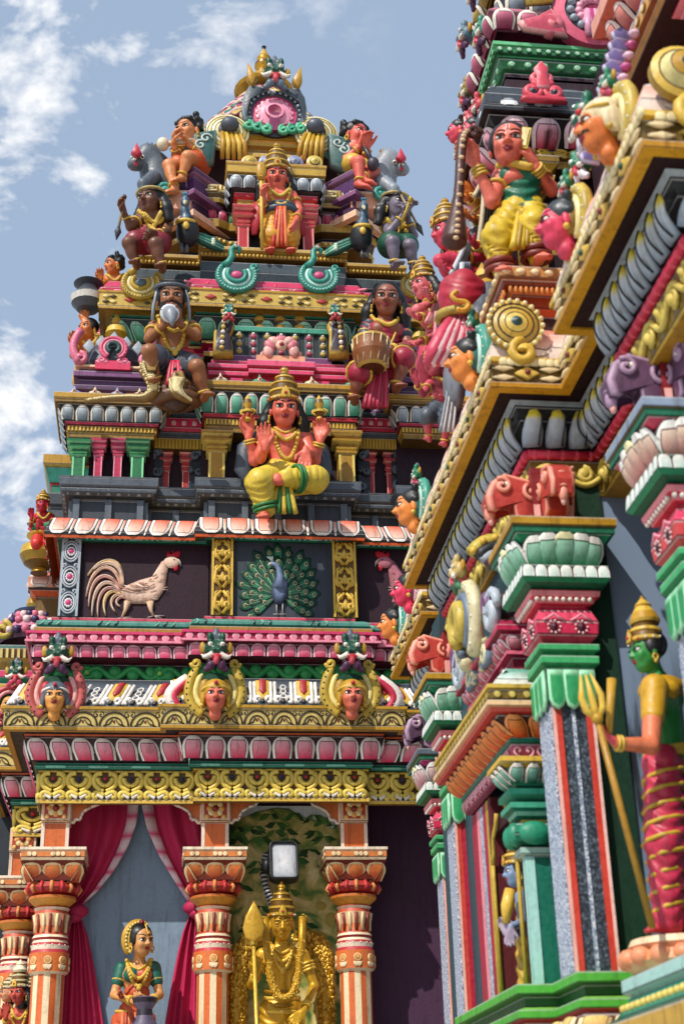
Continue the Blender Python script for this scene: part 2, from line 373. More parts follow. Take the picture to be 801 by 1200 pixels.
# ------------------------------------------------------------------ sculpture: smooth unions of tapered limbs, skinned on a grid
class SDF:
    def __init__(s): s.p=[]
    def cap(s,a,b,ra,rb,col,k=.02): s.p.append(('c',np.asarray(a,float),np.asarray(b,float),ra,rb,C(col),k)); return s
    def fold(s,a,b,ra,rb,col,k=.02): s.p.append(('f',np.asarray(a,float),np.asarray(b,float),ra,rb,C(col),k)); return s
    def ell(s,c,r,col,R=None,k=.02): s.p.append(('e',np.asarray(c,float),np.asarray(r,float)*np.ones(3),None if R is None else np.asarray(R,float),0,C(col),k)); return s
    @staticmethod
    def _d(q,P):
        if q[0] in 'cf':
            a,b,ra,rb=q[1:5]; ab=b-a; t=np.clip(((P-a)@ab)/(ab@ab+1e-12),0,1); R=P-a-t[...,None]*ab; n=np.linalg.norm(R,axis=-1); d=n-(ra+(rb-ra)*t)
            if q[0]=='f':                               # cloth: hanging folds across the limb
                L=np.linalg.norm(ab); w=np.cross(ab/L,V(.1,1,.1)); ph=(t*L)/.052+1.1*np.abs((R@w)/(n+1e-6))**2+3*ra
                d=d-.0048*np.sin(2*np.pi*ph)*np.clip(n/ra,0,1)
            return d
        x=P-q[1]
        if q[3] is not None: x=x@q[3]
        k0=np.linalg.norm(x/q[2],axis=-1); k1=np.linalg.norm(x/(q[2]**2),axis=-1)+1e-9
        return k0*(k0-1)/k1
    def _bb(s,q):
        if q[0] in 'cf':
            r=max(q[3],q[4])+.006; return np.minimum(q[1],q[2])-r,np.maximum(q[1],q[2])+r
        r=q[2] if q[3] is None else np.full(3,q[2].max()); return q[1]-r,q[1]+r
    def ev(s,P):
        d=np.full(P.shape[:-1],9.)
        for q in s.p:
            b=s._d(q,P); k=q[6]; h=np.maximum(k-np.abs(d-b),0)/k; d=np.minimum(d,b)-h*h*k*.25
        return d
    def hit(s,p,dirn,far=.6,n=40):
        """march points p along dirn to the surface"""
        p=np.array(p,float); dirn=unit(dirn); p=p-dirn*far; t=np.zeros(p.shape[:-1])
        for _ in range(n):
            d=s.ev(p+t[...,None]*dirn); t+=np.clip(d*.8,-.02,.2)
        ok=t<far*2
        t=np.where(ok,t,far); return p+t[...,None]*dirn
    def mesh(s,vox):
        bb=[s._bb(q) for q in s.p]; lo=np.min([b[0] for b in bb],0)-3*vox; hi=np.max([b[1] for b in bb],0)+3*vox
        n=np.ceil((hi-lo)/vox).astype(int)+1
        F=np.full(n,9.,np.float32)
        ax=[lo[i]+vox*np.arange(n[i]) for i in range(3)]
        for q,(a,b) in zip(s.p,bb):
            m=q[6]+2*vox
            i0=np.maximum(np.floor((a-m-lo)/vox).astype(int),0); i1=np.minimum(np.ceil((b+m-lo)/vox).astype(int)+1,n)
            sl=tuple(slice(i0[i],i1[i]) for i in range(3))
            P=np.stack(np.meshgrid(*[ax[i][sl[i]] for i in range(3)],indexing='ij'),-1)
            d=s._d(q,P); f=F[sl]; k=q[6]; h=np.maximum(k-np.abs(f-d),0)/k
            F[sl]=np.minimum(f,d)-h*h*k*.25
        S=F<0
        c=np.zeros(tuple(n-1),np.uint8)
        for i in (0,1):
            for j in (0,1):
                for k in (0,1): c+=S[i:n[0]-1+i,j:n[1]-1+j,k:n[2]-1+k]
        act=(c>0)&(c<8); ids=np.argwhere(act); M=len(ids)
        num=np.full(act.shape,-1,np.int64); num[act]=np.arange(M)
        acc=np.zeros((M,3));cnt=np.zeros(M)
        cor=[(0,0,0),(1,0,0),(0,1,0),(1,1,0),(0,0,1),(1,0,1),(0,1,1),(1,1,1)]
        fv=[F[ids[:,0]+a,ids[:,1]+b,ids[:,2]+e] for a,b,e in cor]
        for x in range(8):
            for y in range(x+1,8):
                df=np.array(cor[y])-np.array(cor[x])
                if np.abs(df).sum()!=1: continue
                m=(fv[x]<0)!=(fv[y]<0)
                t=np.where(m,fv[x]/(fv[x]-fv[y]+1e-12),0)
                acc+=np.where(m[:,None],np.array(cor[x])+t[:,None]*df,0); cnt+=m
        Vv=lo+vox*(ids+acc/cnt[:,None])
        Q=[]
        for axn in range(3):
            A=np.take(S,range(n[axn]-1),axn);B=np.take(S,range(1,n[axn]),axn)
            e=np.argwhere(A!=B); u,w=[(1,2),(2,0),(0,1)][axn]
            e=e[(e[:,u]>0)&(e[:,w]>0)&(e[:,u]<n[u]-1)&(e[:,w]<n[w]-1)]
            sg=S[e[:,0],e[:,1],e[:,2]]
            def cell(du,dw):
                x=e.copy(); x[:,u]-=du; x[:,w]-=dw; return num[x[:,0],x[:,1],x[:,2]]
            q=np.stack([cell(1,1),cell(0,1),cell(0,0),cell(1,0)],-1)
            q=np.where(sg[:,None],q,q[:,::-1]); Q.append(q[(q>=0).all(1)])
        Q=np.concatenate(Q)
        best=np.full(M,9.);cc=np.zeros((M,3))
        for q,(a,b) in zip(s.p,bb):
            m=np.all((Vv>a-.03)&(Vv<b+.03),1)
            if not m.any(): continue
            d=s._d(q,Vv[m]); i=np.where(m)[0]; w=d<best[i]; best[i[w]]=d[w]; cc[i[w]]=q[5]
        return Vv,Q,cc
    def to(s,mb,vox):
        if s.p:
            v,q,c=s.mesh(vox); mb.raw(v,c,q,None,True)
def rotm(yaw=0,pitch=0,roll=0):
    """head frame: columns right, back, up; faces -Y at rest. yaw>0 turns to viewer's right, pitch>0 looks down"""
    y,p,r=map(math.radians,(yaw,pitch,roll))
    Rz=np.array([[math.cos(y),-math.sin(y),0],[math.sin(y),math.cos(y),0],[0,0,1]])
    Rx=np.array([[1,0,0],[0,math.cos(p),-math.sin(p)],[0,math.sin(p),math.cos(p)]])
    Ry=np.array([[math.cos(r),0,math.sin(r)],[0,1,0],[-math.sin(r),0,math.cos(r)]])
    return Rz@Rx@Ry
def head_sdf(S,c,H,R,skin,lip='#8e1f2a',ears=True,beard=None,mous=None):
    g=lambda x,y,z: np.asarray(c)+H*(R@V(x,y,z)); k=.09*H
    e=lambda x,y,z,r,col,kk=k: S.ell(g(x,y,z),np.array(r)*H,col,R,kk)
    e(0,.06,.14,(.37,.43,.38),skin); e(0,-.06,-.14,(.30,.33,.36),skin); e(0,-.17,-.36,(.17,.15,.13),skin)
    for s_ in (-1,1):
        e(s_*.17,-.27,-.10,(.12,.10,.12),skin); e(s_*.15,-.335,.115,(.13,.06,.045),skin,.04*H)
        if ears: e(s_*.38,.04,-.05,(.05,.09,.17),skin,.04*H)
    S.cap(g(0,-.37,.06),g(0,-.475,-.10),.035*H,.055*H,skin,.05*H)
    for s_ in (-1,1): e(s_*.055,-.42,-.115,(.045,.06,.04),skin,.03*H)
    e(0,-.36,-.215,(.105,.055,.026),lip,.015*H); e(0,-.355,-.262,(.09,.06,.032),lip,.015*H)
    if beard:
        e(0,-.2,-.42,(.27,.22,.22),beard,.05*H); e(-.2,-.12,-.25,(.13,.2,.2),beard,.05*H); e(.2,-.12,-.25,(.13,.2,.2),beard,.05*H); e(0,-.24,-.62,(.16,.13,.16),beard,.08*H)
    if beard or mous:
        for s_ in (-1,1): S.cap(g(0,-.41,-.165),g(s_*.2,-.33,-.2),.035*H,.02*H,beard or mous,.02*H)
def face_marks(mb,S,c,H,R,tilak=True,brow='#0c0b0d',iris='#120b0a',tcol=WHT,lids=True):
    g=lambda x,z: np.asarray(c)+H*(R@V(x,-.3,z))
    d=R@V(0,1,0)
    def stick(xz,r,col,lift=0.):
        P=S.hit(np.array([g(x,z) for x,z in xz]),d,far=.4*H,n=30)-d*(float(np.mean(r))*.2+lift); mb.tube(P,r,col,n=5)
    for s_ in (-1,1):
        p=S.hit(np.array([g(s_*.155,.035)]),d,far=.4*H)[0]
        mb.ell(p+d*.035*H,(.098*H,.065*H,.058*H),'#f0ece4',R,12,8)
        mb.ell(p-d*.020*H+R@V(0,0,.004)*H,(.042*H,.016*H,.046*H),iris,R,10,6)
        t=np.linspace(-1,1,9)
        stick([(s_*.155+.105*x,.035+.058*math.sqrt(max(0,1-x*x*.97))) for x in t],.013*H,brow,.012*H)
        stick([(s_*.155+.095*x,.035-.05*math.sqrt(max(0,1-x*x*.97))) for x in t],.006*H,brow,.010*H)
        stick([(s_*(.06+.21*x),.165+.05*math.sin(x*2.4)) for x in np.linspace(0,1,8)],np.linspace(.022,.010,8)*H,brow)
    if tilak=='lines':
        for z in (.25,.30,.35): stick([(x,z) for x in np.linspace(-.17,.17,7)],.011*H,tcol)
    elif tilak=='dot': stick([(0,.20),(0,.215)],.022*H,'#b01020')
    elif tilak:
        stick([(-.03,.2),(-.03,.36)],.012*H,tcol); stick([(.03,.2),(.03,.36)],.012*H,tcol); stick([(0,.2),(0,.34)],.011*H,'#b01020')
def hand_sdf(S,w,d,n,H,skin,curl=.25,spread=.12,side=1,k=None):
    """open hand from wrist w along d, palm facing n"""
    d=unit(d); n=unit(n-d*(np.dot(n,d))); x=np.cross(d,n)*side; k=k or .03*H
    S.cap(w-.05*H*d,w+.12*H*d,.085*H,.10*H,skin,.05*H)
    for f in (-.12,-.04,.05,.13): S.cap(w+d*.10*H+x*f*.55*H,w+d*.36*H+x*f*H,.07*H,.062*H,skin,.04*H)
    for f,l in zip((-.14,-.047,.047,.14),(.24,.29,.27,.2)):
        a=w+d*.38*H+x*f*H; dd=unit(d+x*f*spread*6+n*curl*.5); b=a+dd*l*.62*H; dd2=unit(dd+n*curl*1.6); e=b+dd2*l*.5*H
        S.cap(a,b,.056*H,.048*H,skin,k); S.cap(b,e,.048*H,.036*H,skin,k*.6)
    t0=w+d*.12*H-x*.10*H; t1=w+d*.28*H-x*.23*H+n*.06*H; t2=t1+(d*.15-x*.03+n*curl*.16)*H
    S.cap(t0,t1,.065*H,.052*H,skin,k); S.cap(t1,t2,.052*H,.036*H,skin,k*.6)
def foot_sdf(S,ank,d,H,skin,k=None):
    d=unit(d); k=k or .05*H; up=unit(V(0,0,1)-d*d[2]); x=np.cross(d,up)
    S.cap(ank,ank-up*.10*H-d*.06*H,.12*H,.12*H,skin,k); S.cap(ank-up*.1*H,ank-up*.14*H+d*.5*H,.12*H,.09*H,skin,k)
    for i,f in enumerate((-.12,-.05,.02,.08,.13)):
        a=ank-up*.16*H+d*(.5-.03*abs(i-1))*H+x*f*H; S.cap(a,a+d*.15*H,.052*H,.045*H,skin,.02*H)
def ring(mb,p,ax,r,w,col,n=14):
    ax=unit(ax); u=unit(np.cross(ax,V(.3,.2,.9))); v=np.cross(ax,u); t=np.linspace(0,2*np.pi,n+1)
    mb.tube([p+r*(math.cos(a)*u+math.sin(a)*v) for a in t],w,col,n=5,cap=False)
def drape(S,xz,ref,r,dirn=V(0,1,0),lift=.5,far=.5):
    """lay a line (pairs in the vertical plane) on the front of a sculpted body"""
    P=np.array([[x,ref,z] for x,z in xz]); Q=S.hit(P,dirn,far=far,n=40); return Q-dirn*r*lift
def crown(mb,c,H,R,style='kirita',col=GOLD):
    b=np.asarray(c)+H*(R@V(0,.04,.26)); ax=R@V(0,.10,1)
    if style=='kirita':
        pr=[(.40,-.04),(.44,0),(.44,.06),(.40,.09),(.405,.2),(.43,.22),(.43,.27),(.37,.3),(.35,.44),(.37,.46),(.37,.5),(.29,.53),(.25,.64),(.27,.66),(.26,.70),(.17,.74),(.12,.82),(.10,.86),(.13,.90),(.11,.96),(.03,1.05),(.0,1.08)]
    elif style=='karanda':
        pr=[(.40,-.04),(.45,0),(.45,.08),(.40,.10),(.38,.2),(.42,.25),(.40,.33),(.30,.37),(.31,.45),(.27,.52),(.19,.55),(.2,.61),(.15,.68),(.09,.72),(.10,.78),(.03,.86),(0,.9)]
    else:
        pr=[(.39,-.06),(.43,0),(.43,.05),(.38,.08),(.33,.22),(.2,.3),(.1,.34),(.1,.4),(.03,.46),(0,.48)]
    cs=[col,LGOLD if col==GOLD else col,col,DGOLD,col,LGOLD if col==GOLD else col,col,DGOLD]
    mb.lathe(b,[(r*H,z*H) for r,z in pr],cs,n=18,axis=ax)
    # front jewel plate and beads round the band
    f=Fr(b+H*(R@V(0,-.43,.08)),R@V(1,0,0),ax)
    mb.relief(f,[(-.14*H,-.08*H),(.14*H,-.08*H),(.12*H,.1*H),(0,.28*H),(-.12*H,.1*H)],.05*H,LGOLD,GOLD,rc=DGOLD); mb.ell(f(0,.05*H,.06*H),.045*H,RED,n=8,m=6)
    for a in np.linspace(0,2*np.pi,14,endpoint=False): mb.ell(b+H*(R@V(.45*math.cos(a),.45*math.sin(a),.03)),.035*H,RED if int(a*10)%2 else WHT,n=6,m=5)
class Human:
    """a sculpted figure; joints in metres: hd,nk,ch,pv, sh/el/wr (l,r), hp/kn/an (l,r); l = left in the picture"""
    def __init__(s,J,H,skin,face=(0,0,0),lip='#8e1f2a',beard=None,mous=None,fat=1.,legs=True,chest=1.,fwd=V(0,-1,0),ears=True):
        s.J={k:np.asarray(v,float) for k,v in J.items()}; s.H=H; s.skin=skin; s.R=rotm(*face); s.fat=fat; s.fwd=fwd
        s.B=SDF(); s.G=SDF(); s.HR=SDF(); s.parts=[]; s.jw=MB(); s.cr=MB(); s.fm=MB(); s.xt={}
        J=s.J;B=s.B;k=.12*H;f=fat
        head_sdf(B,J['hd'],H,s.R,skin,lip,ears,beard,mous)
        nh=len(B.p); hb=J['hd']+H*(s.R@V(0,.08,-.25)); B.cap(hb,J['nk'],.19*H,.21*H,skin,.06*H)
        sl,sr=J['shl'],J['shr']; up=unit(J['nk']-J['pv']); ri=unit(sr-sl); bk=unit(np.cross(up,ri)); Rt=np.stack([ri,bk,np.cross(ri,bk)],1); s.Rt=Rt
        W=np.linalg.norm(sr-sl)
        ch=J.get('ch',J['nk']-up*.55*H); s.ch=ch
        B.ell(ch,(W*.46,.36*H*f,.55*H),skin,Rt,k); B.cap(sl*.85+sr*.15,sr*.85+sl*.15,.2*H,.2*H,skin,k)
        for q in (-1,1): B.ell(ch+Rt@V(q*.2*W,-.24*H*f,.10*H),(.22*H*chest,.16*H*chest*f,.18*H*chest),skin,Rt,.1*H)
        B.cap(ch-up*.3*H,J['pv']+up*.1*H,.34*H*f,.37*H*f,skin,k)
        B.ell(J['pv'],(.43*H*f,.33*H*f,.32*H),skin,Rt,k)
        s.T=SDF(); s.T.p=list(B.p[nh:])
        for q in 'lr':
            if 'el'+q in J:
                B.cap(J['sh'+q],J['el'+q],.20*H*f,.15*H*f,skin,.08*H); B.cap(J['el'+q],J['wr'+q],.15*H*f,.095*H,skin,.05*H)
            if legs and 'kn'+q in J:
                B.cap(J['hp'+q],J['kn'+q],.32*H*f,.22*H*f,skin,.1*H); B.cap(J['kn'+q],J['an'+q],.21*H*f,.115*H,skin,.06*H)
                m=J['kn'+q]*.68+J['an'+q]*.32; B.ell(m+.05*H*unit(V(0,1,0)),(.17*H,.19*H,.3*H),skin,None,.1*H)
    def part(s,n): m=MB(); s.parts.append((n,m)); return m
    def arm(s,sh,el,wr):
        f=s.fat;H=s.H; s.B.cap(sh,el,.19*H*f,.15*H*f,s.skin,.08*H); s.B.cap(el,wr,.15*H*f,.095*H,s.skin,.05*H)
    def hand(s,q,d,n,side=1,**k):
        w=s.J['wr'+q] if isinstance(q,str) else q; hand_sdf(s.B,w,d,n,s.H,s.skin,side=side,**k)
    def foot(s,q,d): foot_sdf(s.B,s.J['an'+q] if isinstance(q,str) else q,d,s.H,s.skin)
    def marks(s,**k): face_marks(s.fm,s.B,s.J['hd'],s.H,s.R,**k)
    def hair(s,kind='long',col='#0d0b0c'):
        H,R=s.H,s.R; g=lambda x,y,z: s.J['hd']+H*(R@V(x,y,z)); S=s.HR
        S.ell(g(0,.13,.2),np.array((.43,.44,.40))*H,col,R,.05*H)
        if kind=='cap':
            for q in (-1,1): S.ell(g(q*.33,.1,.05),np.array((.12,.25,.22))*H,col,R,.05*H)
        if kind=='curly':
            rr=np.random.default_rng(3)
            for i in range(34):
                a=rr.uniform(-.3,np.pi+.3); z=rr.uniform(-.1,.5); S.ell(g(.42*math.cos(a),.1+.42*math.sin(a)*.9,z+.05),np.full(3,.12*H),col,None,.03*H)
            for x in (-.28,-.14,0,.14,.28): S.ell(g(x,-.2,.44-abs(x)*.3),np.full(3,.1*H),col,None,.03*H)
        if kind in('long','side'):
            for q in (-1,1):
                S.cap(g(q*.36,.15,.1),g(q*.52,.16,-.35),.17*H,.2*H,col,.08*H); S.cap(g(q*.52,.16,-.35),g(q*.58,.14,-.75),.2*H,.13*H,col,.08*H)
                for i in range(3): S.cap(g(q*(.5+.06*i),.02+.08*i,-.1),g(q*(.6+.05*i),.05+.08*i,-.7-.05*i),.06*H,.05*H,col,.02*H)
            S.cap(g(0,.3,.1),g(0,.34,-.6),.34*H,.3*H,col,.1*H)
    def crown(s,style='kirita',col=GOLD): crown(s.cr,s.J['hd'],s.H,s.R,style,col)
    def earrings(s,col=LGOLD):
        for q in (-1,1):
            p=s.J['hd']+s.H*(s.R@V(q*.43,0,-.24)); m=s.part('earring'); ring(m,p,s.R@V(1,.2,0),.075*s.H,.028*s.H,col,10); m.ell(p-V(0,0,.11*s.H),.05*s.H,col,n=8,m=6)
    def bangle(s,a,b,t,r,col=LGOLD,n=1,w=.03):
        m=s.part('bangle')
        for i in range(n):
            p=a+(b-a)*t+unit(b-a)*i*w*2.1*s.H; ring(m,p,b-a,r*s.H,w*s.H,col)
    def armbands(s,col=LGOLD,n=2):
        J=s.J
        for q in 'lr':
            if 'el'+q in J: s.bangle(J['sh'+q],J['el'+q],.45,.205*s.fat,col,1,.045); s.bangle(J['el'+q],J['wr'+q],.74,.135,col,n,.035)
            if 'kn'+q in J: s.bangle(J['kn'+q],J['an'+q],.9,.15,col,1,.04)
    def necklace(s,drop,half,w=.035,col=LGOLD,beads=True,n=26,pend=None):
        """drop, half in head units, laid on the chest"""
        H=s.H;t=np.linspace(-1,1,n); o=s.J['nk']; Rt=s.Rt
        xz=[(x*half*H,-(drop*H)*(1-abs(x)**2.2)+ .05*H*abs(x)) for x in t]
        P=np.array([o+Rt@V(x,-.05*H,z) for x,z in xz]); d=Rt@V(0,1,0)
        Q=s.T.hit(P,d,far=.7*H,n=40)-d*w*H*.4
        if s.G.p:
            Q2=s.G.hit(P,d,far=.6*H,n=40)-d*w*H*.4; m=((Q2-Q)@d<0)&((P-Q2)@d<.75*H); Q[m]=Q2[m]
        lim=(Q-s.ch)@d; Q=Q-np.outer(np.minimum(0,lim+.62*H),d)
        mm=s.part('necklace'); mm.tube(Q,w*H,col,n=6)
        if beads:
            for q in Q[::1]: mm.ell(q-d*w*H*.4,w*H*1.35,col,n=7,m=5)
        if pend: mm.ell(Q[n//2]-d*w*H-V(0,0,.06*H),np.array((.09,.05,.1))*H,pend,n=10,m=7)
    def belt(s,at,r,col=LGOLD,w=.06,sy=.8):
        u,b=s.Rt[:,0],s.Rt[:,1]; t=np.linspace(0,2*np.pi,22); s.part('belt').tube([at+r*s.H*(math.cos(a)*u+sy*math.sin(a)*b) for a in t],w*s.H,col,n=6,cap=False)
    def garment(s,pairs,col,k=.1):
        for a,b,ra,rb in pairs: s.G.fold(a,b,(.8 if ra>.53 else (.9 if ra>.45 else 1))*ra*s.H,(.85 if rb>.53 else 1)*rb*s.H,col,k*s.H)
    def folds(s,p0,p1,w0,w1,col,col2,n=5,r=.05,sag=V(0,0,0),part='xt'):
        """a fan of cloth pleats from p0 to p1"""
        H=s.H; m=s.xt.setdefault('sash',MB()); ri=s.Rt[:,0]; fw=-s.Rt[:,1]
        for i in range(n):
            f=(i/(n-1)-.5)*2 if n>1 else 0; t=np.linspace(0,1,8)
            m.tube([p0+(p1-p0)*x+ri*f*(w0+(w1-w0)*x)*H+fw*(.05*H*math.sin(x*3)+(.03*H if i%2 else 0))+sag*math.sin(x*math.pi) for x in t],r*H*(1 if i%2==0 else .8),col if i%2==0 else col2,n=6)
    def build(s,name,label,cat,base,vox,group=None,bodymat='paint',garname='dhoti'):
        t=thing(name,label,cat,base,group)
        b=MB(); s.B.to(b,vox); body=b.build('body',t,bodymat)
        if s.G.p: g=MB(); s.G.to(g,vox); g.build(garname,t,bodymat)
        if s.HR.p: g=MB(); s.HR.to(g,vox*1.2); g.build('hair',t,bodymat)
        s.jw.build('trim',t,bodymat); [m.build(n,t,bodymat) for n,m in s.parts]; s.cr.build('crown',t,bodymat); s.fm.build('painted_features',body,bodymat)
        for k,m in s.xt.items(): m.build(k,t,bodymat)
        s.t=t; return t
# ================================================================== THE SHRINE TOWER
CX,CY=.841,11.9
TOWER=thing('temple_tower','tall tiered temple tower in bright painted plaster with rooster and peacock panels','temple tower',(CX,10.1,0))
def Z(y,Y,x=332): return PY(x,y,Y)[2]
class Pix(Fr):
    """a vertical plane at depth Y, addressed by where a line of sight meets it"""
    def __init__(s,Y): s.Y=Y; s.u=V(1,0,0);s.v=V(0,0,1);s.n=V(0,-1,0)
    def __call__(s,a,b,c=0.): return PY(a,b,s.Y)-V(0,c,0)
def planT(hw,fb,sb=None,kx=0):
    """plan with bays fb on the front/back and sb on the sides"""
    sb=fb if sb is None else sb
    def side(b):
        s=[(-hw,-hw)];p=0
        for w,pr in b: s+=[(-w,-hw-p),(-w,-hw-pr)];p=pr
        return (s+[(-x,y) for x,y in s[::-1]])[:-1]
    out=[]
    for k,b in enumerate((fb,sb,fb,sb)):
        c,s=[(1,0),(0,1),(-1,0),(0,-1)][k]
        out+=[(CX+x*c-y*s,CY+x*s+y*c) for x,y in side(b)]
    o=[out[0]]
    for q in out[1:]:
        if abs(q[0]-o[-1][0])+abs(q[1]-o[-1][1])>1e-6:o.append(q)
    return o
def mkband(name,plan,prof,cols,extra=None,parent=None,mat='paint'):
    m=MB(); band(m,plan,prof,cols)
    if extra: extra(m)
    return m.build(name,parent or TOWER,mat)
# ---------------------------------------------------------------- ornament heads shared by both buildings
def head_mb(H,skin,cap_,R=None,turn=0,mous=None,vox=None,tilak=True,hair=None):
    S=SDF(); R=rotm(turn,0,0) if R is None else R; c=V(0,0,0)
    head_sdf(S,c,H,R,skin,mous=mous); S.cap(R@V(0,.10*H,-.3*H),R@V(0,.10*H,-.56*H),.18*H,.2*H,skin,.06*H)
    m=MB(); S.to(m,vox or H/26)
    f=MB(); face_marks(f,S,c,H,R,tilak=tilak)
    k=MB()
    if cap_:
        T=SDF(); g=lambda x,y,z:H*(R@V(x,y,z))
        T.ell(g(0,.09,.21),np.array((.43,.46,.40))*H,cap_,R,.03*H)
        for q in (-1,1): T.ell(g(q*.40,.1,-.08),np.array((.09,.22,.3))*H,cap_,R,.04*H)
        T.to(k,H/20); 
        t=np.linspace(-1,1,15); k.tube([g(.43*math.sin(x*1.6),-.36*math.cos(x*1.5)+.05,.30-.10*abs(x)) for x in t],.045*H,LGOLD if cap_!=GREY else WHT,n=6)
        k.ell(g(0,-.38,.36),.07*H,RED,n=8,m=6)
    if hair:
        T=SDF(); g=lambda x,y,z:H*(R@V(x,y,z)); T.ell(g(0,.12,.2),np.array((.44,.44,.41))*H,hair,R,.05*H)
        rr=np.random.default_rng(5)
        for i in range(18):
            a=rr.uniform(-.2,3.4); T.ell(g(.4*math.cos(a),.1+.4*math.sin(a),rr.uniform(-.1,.5)),np.full(3,.11*H),hair,None,.03*H)
        T.to(k,H/18); 
    for q in (-1,1): k.ell(H*(R@V(q*.43,0,-.28)),.07*H,LGOLD,n=8,m=6)
    return m,f,k
_hc={}
def put_head(parent,p,H,skin,cap_,turn=0,name='face',**k):
    key=(H,str(skin),str(cap_),turn,str(k))
    if key not in _hc: _hc[key]=head_mb(H,skin,cap_,turn=turn,**k)
    m,f,kk=_hc[key]; a=MB(); a.add(m,None,p); a.add(f,None,p); a.add(kk,None,p); return a.build(name,parent)
def monster_mb(s,body=DGREEN,beard=PURP,R=None):
    """lion-like guardian mask, width about 2*s, facing -Y"""
    S=SDF(); R=np.eye(3) if R is None else R; g=lambda x,y,z:s*(R@V(x,y,z)); e=lambda x,y,z,r,c,k=.15:S.ell(g(x,y,z),np.array(r)*s,c,R,k*s)
    e(0,0,.2,(.6,.45,.5),body); e(0,-.35,.0,(.36,.3,.26),body)
    for q in (-1,1):
        e(q*.32,-.36,.36,(.2,.17,.2),body,.05); e(q*.32,-.50,.34,(.13,.1,.12),WHT,.02); e(q*.32,-.58,.33,(.06,.05,.06),BLK,.02)
        e(q*.72,.05,.3,(.18,.14,.36),GOLD,.05); e(q*.34,-.2,.82,(.17,.2,.3),body,.1)
        S.cap(g(q*.3,-.45,-.25),g(q*.62,-.5,-.42),.16*s,.12*s,WHT,.03*s); S.cap(g(q*.62,-.5,-.42),g(q*.86,-.5,-.18),.11*s,.03*s,WHT,.03*s)
        e(q*.28,-.28,-.75,(.26,.2,.3),beard,.06); e(q*.5,-.2,-.98,(.2,.16,.18),beard,.06)
        e(q*.14,-.6,-.02,(.1,.1,.1),body,.04)
    e(0,-.42,-.32,(.42,.2,.15),RED,.04); e(0,-.5,-.5,(.14,.14,.25),'#e05a6a',.04); e(0,0,.95,(.22,.25,.42),GREY,.12); e(0,-.05,1.25,(.1,.1,.2),GREY,.1)
    m=MB(); S.to(m,s/11); return m
_mm={}
def put_monster(parent,p,s,body=DGREEN,beard=PURP,turn=0,name='guardian_mask'):
    key=(round(s,3),body,beard,turn)
    if key not in _mm: _mm[key]=monster_mb(s,body,beard,rotm(turn))
    a=MB(); a.add(_mm[key],None,p); return a.build(name,parent)
def horseshoe(m,fr,R,cols,w=.16,a0=-62,scr=True,sy=1.,depth=.10,gap=0):
    """nested arch rings open at the foot (and, with gap, at the crown), ending in volutes"""
    r=R
    for i,c in enumerate(cols):
        ww=w*R*(1.0 if i%2==0 else .62); rr=r-ww
        for lo,hi in (((a0,90-gap),(90+gap,180-a0)) if gap else ((a0,180-a0),)):
            t=np.radians(np.linspace(lo,hi,34 if not gap else 20)); ta=np.ones(len(t))
            if gap: ta[(-4 if lo<0 else 0):(None if lo<0 else 4)]=[1.,.9,.7,.35] if lo<0 else [.35,.7,.9,1.]
            sp=1+(.16*np.exp(-((np.abs(np.degrees(t)-90)-gap)/22)**2) if gap else 0)
            P=[fr(rr*k*math.cos(x),rr*k*math.sin(x)*sy,depth*R*(1+.55*i)) for x,k in zip(t,sp*np.ones(len(t)))]
            m.tube(P,ww*1.02*ta,c,n=7)
            if i==0 and scr:
                for x,k in list(zip(t,sp*np.ones(len(t))))[2:-3:2]: m.ell(fr((R-.6*ww)*k*math.cos(x),(R-.6*ww)*k*math.sin(x)*sy,depth*R+ww*.8),ww*.22,'#3a2410' if gap else WHT,n=6,m=5)
        r-=ww*1.75
    if scr:
        for q in (-1,1):
            m.scroll(fr,q*R*.80,-R*.86*sy,R*.30,1.2,q,R*.10,cols[0],start=math.pi/2,n=16)
            m.scroll(fr,q*R*.42,-R*.98*sy,R*.20,1.2,-q,R*.08,cols[0],start=math.pi/2,n=14)
            m.relief(fr,[(q*R*x,R*y*sy) for x,y in ((.62,-.55),(1.2,-1.02),(1.02,-1.16),(.3,-1.14),(.25,-.9))],R*.1,cols[min(1,len(cols)-1)])
            if gap: m.scroll(fr,q*R*.62,R*1.0*sy,R*.17,1.1,-q,R*.09,cols[0],start=math.pi/2*(1-q),n=12)
def kudu(parent,fr,R,cols,skin,cap_,mon=DGREEN,H=None,label=None,turn=0,fy=-.35,bg=DGREEN,mask=True):
    m=MB(); m.disc(fr,0,0,R*.7,[(1,.0,bg),(.98,.03*R,bg),(.02,.05*R,bg)],n=20); horseshoe(m,fr,R,cols,gap=34 if mask else 0)
    o=m.build('niche_arch',parent)
    if label:o['label']=label
    H=H or R*.98
    put_head(o,fr(0,R*(fy+.12),R*.42),H,skin,cap_,turn)
    if mask: put_monster(o,fr(0,R*1.22,R*.42),R*.60,mon,PURP,turn)
    return o
